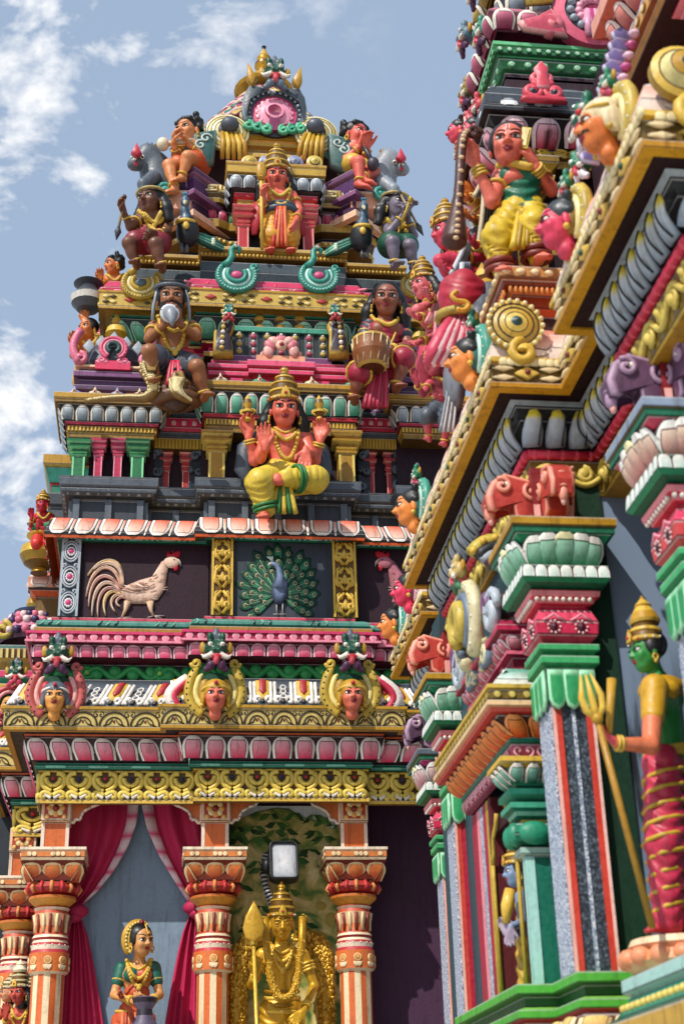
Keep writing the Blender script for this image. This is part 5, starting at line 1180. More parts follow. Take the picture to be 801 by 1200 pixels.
# big horseshoe on the dome front
YK=YW-.02; f=front(*PY(321,138,YK)); Rk=abs(PY(355,138,YK)[0]-PY(321,138,YK)[0])
m=MB(); m.disc(f,0,0,Rk,[(1,0,'#2a3038'),(1,.06,'#3d4650'),(.78,.07,'#4a545e'),(.76,.05,'#d84a78'),(.60,.06,'#d84a78'),(.58,.07,'#f09ab4'),(.34,.09,'#d04070'),(.32,.11,'#f0a0b8'),(.24,.115,'#d04070'),(.22,.11,'#8a1c44'),(.02,.10,'#4a0f28')],n=30)
for i in range(13):
    a=math.radians(-38+256*i/12); petal(m,f.at(Rk*.30*math.cos(a),Rk*.30*math.sin(a),.062,rot=a-math.pi/2),0,Rk*.25,Rk*.36,D=.016,c0='#c02a5c',c1='#f090ac',rim='#f6c0d0',line='#5a0f2c',base=.6)
for i in range(19):
    a=math.radians(-30+240*i/18); m.ell(f(Rk*.89*math.cos(a),Rk*.89*math.sin(a),.075),(.02,.012,.02),'#97a2ac',n=6,m=5)
for q in (-1,1):
    m.relief(f,[(q*Rk*x,Rk*y) for x,y in ((.15,1.0),(.5,1.12),(.86,1.12),(1.06,.7),(1.12,.2),(1.05,-.45),(.9,-.4),(.95,.15),(.8,.62))],.1,'#414b55',ins=.8,rim='#9aa5af')
    for k_ in range(3): m.scroll(f.at(0,0,.08),q*Rk*(.30+.30*k_),-Rk*(.80-.06*k_),Rk*.19,1.3,q,.03,'#2f9a72' if k_%2 else '#54b88c',start=math.pi/2)
m.fbox(f,-.05,.05,-Rk*.85,-Rk*.1,.06,.11,'#7a2050'); o=m.build('horseshoe_gable',TOWER)
put_monster(o,f(0,Rk*1.45,.12),.175,DGREEN,'#5a6a7c')
for q in (-1,1):
    k=MB(); 
    for s_ in (0,1): k.scroll(f,q*Rk*.42,Rk*1.0,Rk*.2,1.2,q,.035,GOLD,start=-math.pi/2)
    k.relief(f.at(q*Rk*.78,Rk*1.45,.05),[(0,-.14),(.05,-.02),(q*.04,.16),(-.05,-.02)],.08,GOLD); k.build('gold_crest',o)
# corner bird-heads with hanging gold tassels on the dome
def dome_corner(x,y,Y,q):
    f=Pix(Y); g_=front(*PY(x,y,Y)); m=MB()
    m.disc(g_,0,.02,.21,[(1,0,'#a08a38'),(1,.04,'#e8dca8'),(.9,.05,'#3a3014'),(.86,.05,'#d0bc68'),(.74,.06,'#3a3014'),(.70,.06,'#ece2b8'),(.58,.07,'#3a3014'),(.54,.07,'#c8b468'),(.42,.08,'#2a2c34'),(.02,.13,'#5c6270')],n=24); m.ell(g_(q*.02,.03,.14),(.09,.07,.08),'#4a505c',n=12,m=8)
    for i in range(5): m.tube([g_(-.08+.04*i+q*.03,-.05,.12),g_(-.10+.05*i+q*.06,-.2,.15),g_(-.12+.055*i+q*.07,-.36,.12)],[.02,.026,.02],LGOLD if i%2 else GOLD,n=6)
    m.relief(g_,[(q*-.10,.02),(q*-.34,-.05),(q*-.42,-.3),(q*-.3,-.46),(q*-.12,-.36)],.1,'#2c5a58',ins=.8,rim='#6a8a88')
    for i in range(4): m.scroll(g_.at(0,0,.1),q*(-.2-.05*i),-.12-.08*i,.06,1.2,q,.012,'#c8d8d4',start=i)
    m.build('dome_corner_ornament',TOWER)
dome_corner(266,160,CY-1.0,1); dome_corner(370,162,CY-1.0,-1)
# niche arches with faces on the lower curved roof
kudu(TOWER,front(*PY(66,815,CY-1.93)),.215,('#c05a56','#f0b0a8','#b8343c','#e8a0a0'),'#e8a04e',GREY,label='red niche arch with an orange face in a grey cap')
for x in (252,410): kudu(TOWER,front(*PY(x,813,CY-2.01)),.225,('#c2a53a','#ead98a','#a8842a','#d86a80'),'#e2735a',GOLD)
for x,y,Y in ((212,815,CY-1.96),(452,815,CY-1.96)):
    m=MB(); q=-1 if x<300 else 1; f=front(*PY(x,838,Y)); P=[(q*(-.05+.09*math.sin(t*3.1)+.08*(1-t)),.02+.24*t,.03) for t in np.linspace(0,1,10)]
    m.tube([f(*p) for p in P],.045,'#e8dcd2',n=8); m.tube([f(p[0]+q*-.03,p[1],.05) for p in P],.03,'#c82c4c',n=7); m.build('roof_corner_leaf',TOWER)
# miniature domed pavilion on the left bay
X,Y=PY(40,800,11.15)[0],11.15; zz=lambda y:Z(y,11.15,35); m=MB(); pl=rect(X-.3,X+.45,Y,Y+.9)
band(m,pl,[(0,zz(842)),(0,zz(812)),(.06,zz(811)),(.06,zz(804)),(.02,zz(803)),(.05,zz(796)),(.05,zz(788)),(0,zz(787)),(0,zz(776)),(.06,zz(774)),(.08,zz(764)),(.03,zz(763)),(.02,zz(757)),(-.2,zz(756))],['#3a2a34',GOLD,'#c8a43c',DGREEN,'#2a8a68',PINK,'#5a1a30','#b89430','#e0c870',DGOLD,TEAL,'#1c5a52',TEAL])
for fr,L_,H_,n_ in rows(pl,.062,zz(774),.08,zz(764)):
    for i in range(int(L_/.045)): m.fbox(fr,-L_/2+.045*i+.008,-L_/2+.045*i+.028,.0,H_,0,.01,'#f0dc90')
c=PY(38,759,11.38); m.lathe(c,[(.27,0),(.30,.09),(.25,.18),(.15,.25),(.07,.28)],['#5a2a50','#c87a98','#e0b0b8','#8a4a60'],n=18)
for i in range(14):
    a=math.pi+math.pi*i/13; 
    for j,(r,h) in enumerate(((.30,.06),(.27,.15),(.19,.225))): m.ell(c+V(r*math.cos(a),r*math.sin(a),h),.036,['#d8708c','#e8d0d0','#3a2a5a'][(i+j)%3],n=7,m=5)
for q in (-1,1): m.scroll(front(c[0]+q*.22,Y-.0,c[2]+.06),0,0,.08,1.3,q,.03,'#c8b04a',start=math.pi/2)
m.lathe(c+V(0,0,.28),[(.16,0),(.17,.02),(.04,.04),(.035,.06),(.075,.09),(.065,.14),(.025,.165),(.04,.19),(.0,.25)],['#3a4a66','#8a9ab0',GOLD,LGOLD,GOLD,DGOLD,LGOLD,GOLD],n=14); m.build('corner_pavilion',TOWER)
put_monster(TOWER,PY(19,790,11.0),.1,DGREEN,'#c03a5a'); kudu(TOWER,front(*PY(12,825,11.05)),.15,('#b83440','#e8a0a8'),'#e8a04e',None,mask=False)
# side bay pieces seen past the left edge
m=MB(); X,Y=PY(62,440,11.2)[0],11.2
zz=lambda y:Z(y,11.4,64); pl=rect(CX-1.86,CX-1.3,11.3,12.4); band(m,pl,[(0,zz(612)),(0,zz(600)),(.03,zz(598)),(.03,zz(585)),(0,zz(584)),(.0,zz(574)),(.02,zz(573)),(.06,zz(557)),(.08,zz(554)),(.08,zz(543)),(-.2,zz(542))],['#4a545e','#4a545e','#3a424b',PINK,TEAL,RED,'#2a8a78','#c8b04a',GOLD,GOLD]); m.build('side_bay',TOWER)
m=MB(); zz=lambda y:Z(y,11.2,48); pl=rect(CX-1.92,CX-1.3,11.2,12.5); band(m,pl,[(0,zz(735)),(0,zz(700)),(.05,zz(694)),(.06,zz(692)),(.07,zz(680)),(.04,zz(676)),(-.2,zz(675))],['#7a5a20',ORG,'#1a1210','#e8a890','#f0d8cc','#d8743a']); petal_row(m,pl,.065,zz(692),.05,zz(678),.2,D=.03,c0='#e06a4a',c1='#f3d8cc',rim=WHT,base=1,flip=True); m.build('side_bay',TOWER)
# ================================================================== THE NEAR TEMPLE HALL, seen along its left flank
HALL=thing('temple_hall','richly painted temple hall with deep golden eaves and lotus pillars on the right','temple hall',(1.9,5.7,0))
def hb(name,plan,prof,cols,extra=None,parent=None,mat='paint',closed=True):
    m=MB(); band(m,plan,prof,cols,closed)
    if extra: extra(m)
    return m.build(name,parent or HALL,mat)
HE=[(4.2,8.26),(1.36,8.26),(1.36,7.16),(1.49,7.16),(1.49,6.79),(1.21,6.79),(1.21,4.70),(1.49,4.70),(1.49,4.31),(1.36,4.31),(1.36,3.26),(4.2,3.26)]
ZE=4.35
# walls
m=MB()
m.box((1.42,4.93,1.0),(4,7.2,4.3),'#2b4a52'); m.box((1.60,3.8,1.0),(4,4.90,4.3),'#7f92a8') if False else None
m.box((1.60,7.2,1.0),(4,8.0,4.3),'#301620'); m.box((1.72,3.4,1.0),(4,4.25,4.3),'#6d8098'); m.build('wall',HALL,'flat')
wm,nt,b=nmat('blue_wall_with_dark_strokes'); tcn=N(nt,'ShaderNodeTexCoord'); mpn=N(nt,'ShaderNodeMapping'); mpn.inputs['Rotation'].default_value=(0,math.radians(40),0); mpn.inputs['Scale'].default_value=(9,9,1.1); nt.links.new(tcn.outputs['Object'],mpn.inputs[0])
n1=N(nt,'ShaderNodeTexNoise'); n1.inputs['Scale'].default_value=2.6; n1.inputs['Detail'].default_value=4; nt.links.new(mpn.outputs[0],n1.inputs['Vector'])
r1=ramp(nt,[(.40,'#10151b'),(.47,'#2a333d'),(.52,'#58677a'),(.62,'#6f8299')],n1.outputs['Fac'])
mpz=N(nt,'ShaderNodeSeparateXYZ'); nt.links.new(tcn.outputs['Object'],mpz.inputs[0]); mz=N(nt,'ShaderNodeMapRange'); mz.inputs[1].default_value=3.05; mz.inputs[2].default_value=3.4; nt.links.new(mpz.outputs[2],mz.inputs[0])
mxn=N(nt,'ShaderNodeMix',data_type='RGBA'); nt.links.new(mz.outputs[0],mxn.inputs[0]); nt.links.new(r1.outputs[0],mxn.inputs[6]); mxn.inputs[7].default_value=(*C('#76889f'),1)
nt.links.new(mxn.outputs[2],b.inputs['Base Color']); b.inputs['Roughness'].default_value=.6
m=MB(); m.box((1.657,4.90,2.0),(2.6,4.928,4.2),'#7f92a8'); m.build('blue_wall_panel',HALL,wm)
m=MB(); m.box((1.45,4.88,2.0),(1.655,4.928,4.2),'#123524'); m.build('green_wall_panel',HALL,'flat')
# plinth
PL=[(4.2,8.1),(1.53,8.1),(1.53,7.2),(1.60,7.2),(1.60,6.85),(1.40,6.85),(1.40,6.2),(1.265,6.2),(1.265,5.12),(1.39,5.12),(1.39,4.80),(1.64,4.80),(1.62,4.5),(4.2,4.5)]
m=MB(); band(m,PL,[(.25,0),(.25,.9),(.18,.95),(.18,1.3),(.08,1.36),(.08,1.75),(.14,1.86),(.10,1.88),(.07,1.93),(.03,2.04),(.02,2.06),(.0,2.07),(.03,2.08),(.03,2.11),(.0,2.12),(.0,2.155),(.03,2.16),(.03,2.195),(-.6,2.2)],[GREY,GOLD,DPINK,TEAL,'#3c4650',PINK,PINK,'#5a2a20','#5a2a20','#5a2a20','#f0e6d8','#c8402a',LGREEN,'#7cc04a','#1c5a24','#1c5a24',LGREEN,'#57b23a'])
petal_row(m,PL,.145,1.87,.045,2.05,.13,D=.035,c0='#e9cf7a',c1='#e8847a',rim='#f0d8a8',line='#4a1a10',base=1,flip=True); petal_row(m,PL,.10,1.72,.16,1.86,.11,D=.03,c0=DPINK,c1=LPINK,rim=WHT); m.build('plinth',HALL)
m=MB(); P_=[(4.2,4.46),(1.46,4.46),(1.46,3.2),(4.2,3.2)]; band(m,P_,[(.1,0),(.1,1.6),(.02,1.7),(.02,1.8),(.10,1.86),(.10,2.0),(.06,2.02),(.02,2.08),(.04,2.09),(.04,2.13),(-.5,2.14)],[GREY,TEAL,'#0f4a44','#14584c','#c8a040','#14584c','#2a8a70','#9fd0c8','#a8d4cc','#a8d4cc']); 
for fr,L_,H_,n_ in rows(P_,.061,2.02,.03,2.07):
    for i in range(int(L_/.05)): m.ell(fr(-L_/2+.05*(i+.5),H_*.5,0),(.016,.012,.014),'#d8c060',n=6,m=4)
m.build('side_plinth',HALL)
# ---- eave: gilded edge, dark soffit, curling petals, red rod, gilded scroll frieze
def eave(m):
    band(m,HE,[(-.35,ZE-.36),(-.185,ZE-.355),(-.183,ZE-.35)],['#b07f1c','#b07f1c'])
    band(m,HE,[(-.183,ZE-.35),(-.18,ZE-.215)],['#8a6a1a'])
hb('scroll_frieze',HE,[(-.4,ZE-.37),(-.19,ZE-.36),(-.182,ZE-.355),(-.178,ZE-.22),(-.19,ZE-.215)],['#b8861e',LGOLD,'#7d6420','#6a4a10'],lambda m: wave_row(m,HE,-.178,ZE-.35,ZE-.225,.24,'#d8c05a',tw=.016,minlen=.08))
m=MB()
for a,b_ in zip(range(11),range(1,12)):
    p=offs(HE,-.168); q0,q1=V(*p[a],ZE-.20),V(*p[b_],ZE-.20); m.tube([q0,q1],.02,'#cf2848',n=8)
    L_=np.linalg.norm(q1-q0); 
    for i in range(int(L_/.05)): m.ell(q0+(q1-q0)*(i+.5)/max(1,int(L_/.05)),.0225,'#e04a5e',n=8,m=5)
m.build('red_moulding',HALL)
m=MB(); band(m,HE,[(-.2,ZE-.19),(-.165,ZE-.18),(-.145,ZE-.06),(-.125,ZE-.012),(-.12,ZE-.008)],['#14171b','#14171b','#14171b','#14171b'])
def hookrow(m,plan,o0,z0,o1,z1,W,col0,col1,rim,minlen=.05):
    """leaves that lean to one side and curl at the tip"""
    for fr,L_,H_,n_ in rows(plan,o0,z0,o1,z1,True,('f','l'),minlen):
        c=max(1,round(L_/W)); w=L_/c
        for i in range(c):
            a=-L_/2+w*(i+.5); t=np.linspace(0,1,9); path=[fr(a+w*(-.25+.45*x**1.5)-(.28*w*max(0,x-.8)/.2 if x>.8 else 0),H_*(.02+.95*x) - (H_*.10*max(0,x-.85)/.15),.012+.03*math.sin(x*2.6)) for x in t]
            r=w*np.array([.42,.45,.46,.44,.4,.36,.34,.28,.1]); cc=np.array([mixc(col0,col1,x) if x<.72 else C(rim) for x in t])
            m.tube(path,r,cc,n=8,flat=.42,nrm=fr.n)
            m.tube([fr(a+w*(-.02+.45*x**1.5),H_*(.02+.82*x),.03+.04*math.sin(x*2.6)) for x in t],w*.05,'#16191d',n=4)
            m.ell(fr(a+w*.32,H_*.80,.02),(w*.10,w*.10,w*.10),BLK,n=6,m=4)
hookrow(m,HE,-.163,ZE-.175,-.13,ZE-.015,.09,'#7c8fa2','#f0f4f6','#f2e048'); m.build('curled_petals',HALL)
m=MB(); band(m,HE,[(-.12,ZE-.008),(-.118,ZE-.0),(-.10,ZE+.004)],['#aab4bc','#aab4bc']); band(m,HE,[(-.4,ZE+.01),(-.045,ZE+.008)],['#2a1316']); m.build('soffit',HALL,'flat')
m=MB(); band(m,HE,[(-.045,ZE+.012),(-.043,ZE),(.0,ZE),(.003,ZE+.024),(-.012,ZE+.028),(-.012,ZE+.11),(.006,ZE+.114),(.006,ZE+.135),(-.5,ZE+.14)],['#c48a12','#d99c14','#c48a12','#8a5e10','#6a5218','#d8a42a',LGOLD,GOLD])
for fr,L_,H_,n_ in rows(HE,-.010,ZE+.03,-.010,ZE+.108,True,('f','l')):
    c=max(1,round(L_/.11))
    for i in range(c):
        a=-L_/2+L_*(i+.5)/c
        if i%2: m.relief(fr.at(a,H_/2),[(-.05,0),(0,-.03),(.05,0),(0,.03)],.014,'#d8b450'); m.ell(fr(a,H_/2,.016),.012,'#7a1c20' if i%4==1 else '#1f4a3a',n=8,m=5)
        else:
            for q in (-1,1): m.relief(fr.at(a,H_/2+q*.02,0),[(-.045,0),(0,q*-.012),(.045,0),(0,q*.016)],.012,'#e8d0a0')
        for s_ in (0,.33,.66): m.relief(fr.at(a+L_/c*s_,H_+.004,.006),[(-.018,-.012),(.018,-.012),(.018,.008),(.010,.02),(-.010,.02),(-.018,.008)],.012,'#ecdcaa')
m.build('eave_edge',HALL)
# curved roof above the eave with side horseshoes and faces
m=MB(); zk=ZE+.14; band(m,HE,[(-.1,zk),(-.02,zk),(-.02,zk+.06),(-.05,zk+.14),(-.12,zk+.2),(-.20,zk+.235),(-.5,zk+.24)],['#2a1a1c','#f2e0d4',('#f2d8cc','#eab8a4'),('#eab8a4','#e08a70'),('#e08a70','#d8604e'),'#c84a48'])
for fr,L_,H_,n_ in rows(HE,-.012,zk+.005,-.09,zk+.17,True,('f','l')):
    c=max(1,round(L_/.22)); w=L_/c
    for i in range(c): petal(m,fr,-L_/2+w*(i+.5),w*.92,H_,D=.025,c0='#e58a72',c1='#f3d6c8',rim='#f6eae2',line='#2a1416',base=1,flip=True,c=.004)
m.build('curved_roof',HALL)
def side_kudu(Y,X,z,skin,cols,hair=BLK,cap_=None,R=.15,mous=None,mon=True):
    fr=leftf(X,Y,z); m=MB(); horseshoe(m,fr,R,cols,depth=.2); o=m.build('niche_arch',HALL)
    p=fr(0,-.01,R*.62); put_head(o,p,R*1.18,skin,cap_,turn=-90,hair=hair,mous=mous)
    if mon: put_monster(o,fr(0,R*1.15,R*.3),R*.36,'#157a58','#b03a5a',turn=-90)
    return o
KC=('#c8b04a','#efe0a4','#9a7a2a','#d8707c'); KP=('#a8607c','#e8b8c4','#7a3a5a')
side_kudu(4.95,1.27,ZE+.27,'#e88a3c',('#3f9a86','#bfe0d4','#2a6a60')); side_kudu(6.35,1.27,ZE+.26,'#e88a3c',('#3f9a86','#bfe0d4','#2a6a60'))
side_kudu(7.42,1.42,ZE+.25,'#e0305a',KP); side_kudu(7.95,1.42,ZE+.25,'#e88a3c',('#3f9a86','#bfe0d4','#2a6a60'))
side_kudu(4.02,1.42,ZE+.27,'#d83a5c',KC,hair=DGREY); side_kudu(3.5,1.42,ZE+.27,'#df7a34',KC,cap_=CREAM,hair=None,mous=BLK)
m=MB(); f=Frs(front(1.325,4.70-.0,ZE+.28),.82); m.disc(f,.0,.0,.14,[(1,-.01,'#a8862c'),(1,.015,LGOLD),(.86,.02,'#4a360c'),(.78,.02,'#b8983c'),(.66,.03,'#4a360c'),(.58,.03,'#c8a43c'),(.42,.04,'#3a2a10'),(.38,.04,'#d8bc58'),(.2,.05,'#1f4a4a'),(.02,.065,'#14343a')],n=24)
for i in range(22): a=2*math.pi*i/22; m.ell(f(.133*math.cos(a),.133*math.sin(a),.02),.011,'#eadfa8',n=7,m=5)
m.scroll(f,.03,-.15,.07,1.2,1,.025,LGOLD,start=math.pi/2); m.build('front_rosette',HALL)
m=MB(); f=front(1.50,3.24,ZE+.26); m.disc(f,.0,.0,.10,[(1,-.01,'#a8862c'),(1,.02,LGOLD),(.8,.03,'#5a4210'),(.74,.03,'#d8cc8a'),(.52,.06,'#3a2a10'),(.48,.06,GOLD),(.2,.07,'#1f4a4a'),(.02,.1,'#14343a')],n=24)
m.scroll(f,.03,-.15,.07,1.2,1,.025,LGOLD,start=math.pi/2); m.build('front_rosette',HALL)
# ---- pillars
MARB,nt,b=nmat('marbled_paint'); tcn=N(nt,'ShaderNodeTexCoord'); n1=N(nt,'ShaderNodeTexNoise'); n1.inputs['Scale'].default_value=130; n1.inputs['Detail'].default_value=5; nt.links.new(tcn.outputs['Object'],n1.inputs['Vector'])
r1=ramp(nt,[(.34,'#485670'),(.46,'#8492aa'),(.55,'#b4bdca'),(.68,'#e8eaec')],n1.outputs['Fac']); nt.links.new(r1.outputs[0],b.inputs['Base Color']); b.inputs['Roughness'].default_value=.45
DARK,nt,b=nmat('dark_marbled_paint'); tcn=N(nt,'ShaderNodeTexCoord'); n1=N(nt,'ShaderNodeTexNoise'); n1.inputs['Scale'].default_value=110; n1.inputs['Detail'].default_value=5; nt.links.new(tcn.outputs['Object'],n1.inputs['Vector'])
r1=ramp(nt,[(.36,'#1b222b'),(.5,'#343e49'),(.64,'#56616d'),(.78,'#8a95a0')],n1.outputs['Fac']); nt.links.new(r1.outputs[0],b.inputs['Base Color']); b.inputs['Roughness'].default_value=.45
def makara(m,fr,s,col,col2):
    """carved bracket: a beast's head and neck thrust forward along fr.u"""
    W=.30*s
    P=[(-.9,.1),(-.95,.55),(-.7,.8),(-.3,.72),(.05,.82),(.35,.9),(.62,.72),(.74,.42),(.70,.15),(.56,.12),(.55,.32),(.40,.42),(.22,.30),(.2,.02),(.0,-.12),(-.15,.12),(-.35,.2),(-.5,.0),(-.75,-.05)]
    P=[(x*s,y*s) for x,y in P]
    for sg in (1,-1):
        g=Fr(fr.o+fr.n*sg*W*.5,fr.u,fr.v,fr.n*sg); m.relief(g,P,W*.28,col,ins=.82,rim=col2,rc=col)
        for (a,b_,r,t) in ((.42,.62,.17,1),(-.15,.5,.19,-1),(-.62,.42,.2,1)): m.scroll(g,a*s,b_*s,r*s,1.2,t,.055*s,col2,start=1,h=W*.75)
        m.ell(g(.33*s,.66*s,W*.3),(.06*s,.06*s,.06*s),WHT,n=8,m=6)
    k=len(P)
    for i in range(k):
        a,b_=P[i],P[(i+1)%k]; m.quad(fr(*a,-W*.5),fr(*b_,-W*.5),fr(*b_,W*.5),fr(*a,W*.5),col)
    m.ell(fr(.64*s,.16*s,0),(.10*s,.10*s,.17*s),col2,n=10,m=8); m.ell(fr(.62*s,.02*s,0),(.06*s,.06*s,.10*s),'#f0b0a8',n=8,m=6)
    for i in range(4): m.tube([fr((.66-.02*i)*s,(.3+.1*i)*s,-W*.6),fr((.72-.02*i)*s,(.3+.1*i)*s,0),fr((.66-.02*i)*s,(.3+.1*i)*s,W*.6)],.03*s,col2,n=5)
def lotus_pillar(x0,y0,w,zf,zs,mk=('#b83a30','#ee9c86'),shaft=True,sc=1.,lotus=('#0c8a5a','#8fd8b6'),ab=GOLD,mid='#148048',bulge='#d42a52',mname=None,fl=1.,front=None,pink=('#d8364e','#f08a90')):
    """x0,y0 near-left corner; zf foot, zs top of plain shaft"""
    r=rect(x0,x0+w,y0,y0+w); cx_,cy_=x0+w/2,y0+w/2
    m=MB(); band(m,r,[(0,zf),(0,zs)],['#27303a']); o=None
    h=MB(); band(h,r,[(0,zf),(0,zs)],['#2a333d']); o=h.build('pillar',HALL,DARK)
    g=MB()
    for (px_,py_,ax) in ((x0,y0-.004,0),(x0-.004,y0,1)):
        for a,b_,c_ in ((.0,.07,'#f0b4a8'),(.05,.21,'#cf4030'),(.80,.95,'#cf4030'),(.93,1.,'#f0c8c0')):
            if ax==0: g.box((x0+w*a,y0-.008-(.002 if c_!='#cf4030' else 0),zf),(x0+w*b_,y0+.004,zs),c_)
    if front: g.box((x0+w*.14,y0-.007,zf),(x0+w*.9,y0+.002,zs),front)
    g.build('shaft_stripes',o)
    g=MB(); g.box((x0-.008,y0+.004,zf),(x0+.004,y0+w,zs),WHT); g.box((x0+w*.46,y0-.005,zf),(x0+w*.54,y0+.004,zs-.02),WHT); g.build('marbled_stripe',o,MARB)
    c=MB(); z=zs; s=sc
    # lobes, green die, red bulge, pink steps, fluted tray, lotus, abacus
    band(c,r,[(-.003,z),(.012,z+.002),(.012,z+.13*s)],['#0f5a34','#1f8a52'])
    for fr,L_,H_,n_ in rows(r,.013,z,.013,z+.13*s,True,('f','l')):
        for q in (-.32,0,.32): c.relief(fr.at(q*L_,0),[(-.03,.12*s),(-.03,.01),(-.022,-.015),(0,-.03),(.022,-.015),(.03,.01),(.03,.12*s)],.018,'#2c9a5c',rim='#9adbb0',ins=.7)
        for q in (-.16,.16): c.relief(fr.at(q*L_,.05*s),[(-.012,.07*s),(0,-.02),(.012,.07*s)],.012,'#b02040')
    z+=.13*s
    band(c,r,[(.012,z),(.03,z+.01*s),(.03,z+.04*s),(.02,z+.045*s),(.02,z+.055*s),(.035,z+.06*s),(.035,z+.085*s),(0,z+.09*s)],[mid,'#3fae6a','#9adbb0',mid,mid,'#3fae6a',mid]); z+=.09*s
    band(c,r,[(0.,z),(.035,z+.03*s),(.04,z+.08*s),(.02,z+.13*s),(.005,z+.15*s)],[bulge,bulge,'#e0486a',bulge])
    for fr,L_,H_,n_ in rows(r,.036,z+.03*s,.042,z+.1*s,True,('f','l')):
        for q in (-.22,.22):
            c.disc(fr,q*L_,H_*.42,.016*s,[(1,.0,'#4a1426'),(.9,.006,'#4a1426'),(.02,.012,'#1a0a14')],n=12)
            for k_ in range(9): c.ell(fr(q*L_+.023*math.cos(k_*.7),H_*.42+.023*math.sin(k_*.7),.003),.0045,'#f6dfe0',n=6,m=4)
            c.tube([fr(q*L_-.04,H_*.75,.003),fr(q*L_-.01,H_*.98,.004),fr(q*L_,H_*1.12,.004),fr(q*L_+.01,H_*.98,.004),fr(q*L_+.04,H_*.75,.003)],.005,'#f09aac',n=5)
    z+=.15*s
    band(c,r,[(.005,z),(.03,z+.005),(.035,z+.02*s),(.05,z+.025*s),(.055,z+.045*s),(.05,z+.05*s)],[pink[0],pink[1],pink[0],pink[1],pink[0]])
    for fr,L_,H_,n_ in rows(r,.036,z,.05,z+.025*s,True,('f','l')):
        for i in range(int(L_/.025)): c.ell(fr(-L_/2+.025*(i+.5),H_*.6,.0),.010,WHT,n=6,m=4)
    z+=.05*s
    band(c,r,[(.03,z),(.075,z+.02*s),(.09,z+.035*s)],['#0f5a3c','#1f8a5c']); band(c,r,[(.09,z+.035*s),(.085,z+.085*s),(.05,z+.09*s)],['#1a3c30','#1f8a5c'])
    for fr,L_,H_,n_ in rows(r,.091,z+.036*s,.086,z+.085*s,True,('f','l')):
        n=max(4,int(L_/.045))
        for i in range(n): petal(c,fr,-L_/2+L_*(i+.5)/n,L_/n*.95,H_,D=.003,inner=False,c0='#cfe4dc',c1='#e8efe8',rim='#f3f3ec',base=1)
    z+=.09*s
    zl=z; zt=z+.125*s
    band(c,r,[(.03*fl,zl),(.055*fl,zl+.025*s),(.11*fl,zl+.08*s),(.15*fl,zt-.01)],[lotus[0]]*3)
    for fr,L_,H_,n_ in rows(r,.05*fl,zl,.16*fl,zt,True,('f','l')):
        for q,wd,lf in ((-.33,.34,.004),(.33,.34,.004),(-.18,.36,.008),(.18,.36,.008),(0,.36,.012)):
            petal(c,fr.at(0,0,lf,rot=-q*.5),q*L_*.95,wd*L_,H_,D=.022*s,c0=lotus[0],c1=mixc(lotus[1],'#f0f4ee',.2),rim='#efe9b8' if abs(q)<.1 else '#f3f1ea',line='#123024',base=.5,inner=True)
    zt+=.0
    band(c,r,[(.12*fl,zt-.012),(.165*fl,zt-.01),(.165*fl,zt+.012),(.175*fl,zt+.015),(.175*fl,zt+.05),(-.1,zt+.053)],['#1a5a44','#1a6a4c','#6a5210',ab,ab]); c.build('capital',o)
    k=MB(); zz_=zt+.053; k.box((x0+.0,y0+.0,zz_),(x0+w,y0+w,zz_+.26*s),'#8a1f24'); 
    for q in (.08,.92): k.box((x0+w*q-.012,y0-.006,zz_),(x0+w*q+.012,y0+.01,zz_+.1),'#f0b0a8')
    fr=Fr(V(x0-.02,cy_,zz_+.06*s),V(-1,0,0),V(0,0,1),V(0,1,0)); makara(k,fr,.21*s,*mk)
    fr=Fr(V(cx_,y0-.02,zz_+.05*s),V(0,-1,0),V(0,0,1),V(1,0,0)); makara(k,fr,.2*s,*mk); k.build('beast_bracket',o)
    return o
lotus_pillar(1.375,4.84,.155,2.2,3.13,fl=.7)
lotus_pillar(1.37,6.66,.145,2.2,3.13,front='#b01a3a',fl=.7)
lotus_pillar(1.57,3.88,.15,2.14,3.10,fl=.72,mk=('#5a3a56','#a888a4'),lotus=('#d0405a','#f0d0b0'),ab='#8a9ab0',mid='#1a8a54',bulge='#d84a4a')
lotus_pillar(1.545,7.22,.14,2.14,3.12,mk=('#4a2c48','#a888a4'),lotus=('#c83a7a','#f0d0c8'),ab='#5a6a78',fl=.75)
lotus_pillar(1.56,7.98,.14,2.14,3.12,mk=('#4a2c48','#a888a4'),lotus=('#c83a7a','#f0d0c8'),ab='#5a6a78',fl=.75)
for x_ in (2.25,3.05): lotus_pillar(x_,3.27,.15,2.14,3.10,mk=('#5a3a56','#a888a4'),lotus=('#d0405a','#f0d0b0'),ab='#8a9ab0',mid='#1a8a54',bulge='#d84a4a',fl=.72)
# ---- small niche shrine standing out from the flank
AX,AY0,AY1=1.33,5.20,6.08
m=MB(); m.box((1.44,AY0+.07,2.2),(1.47,AY1-.05,3.0),'#4a141a'); m.box((AX-.004,5.70,2.19),(1.42,5.75,3.0),'#5a1a20'); m.box((1.33,AY0+.065,2.2),(1.42,AY0+.08,3.0),'#4a1418'); m.box((AX,AY0+.1,2.84),(1.42,AY1-.1,2.9),'#3a1016'); m.build('niche',HALL,'flat')
for y in (AY0+.085,5.69):
    s_=1 if y<5.6 else -1; m=MB()
    m.tube([V(AX-.012,y,2.2),V(AX-.012,y,2.62),V(AX-.012,y,2.66),V(AX-.012,y-s_*.0,2.72)],.009,'#c8a83c',n=5); m.tube([V(AX-.012,y,2.72),V(AX-.012,y+s_*.03,2.76),V(AX-.012,y+s_*.04,2.82),V(AX-.012,y+s_*.10,2.86),V(AX-.012,y+s_*.12,2.9)],.009,'#c8a83c',n=5); m.build('niche_trim',HALL)
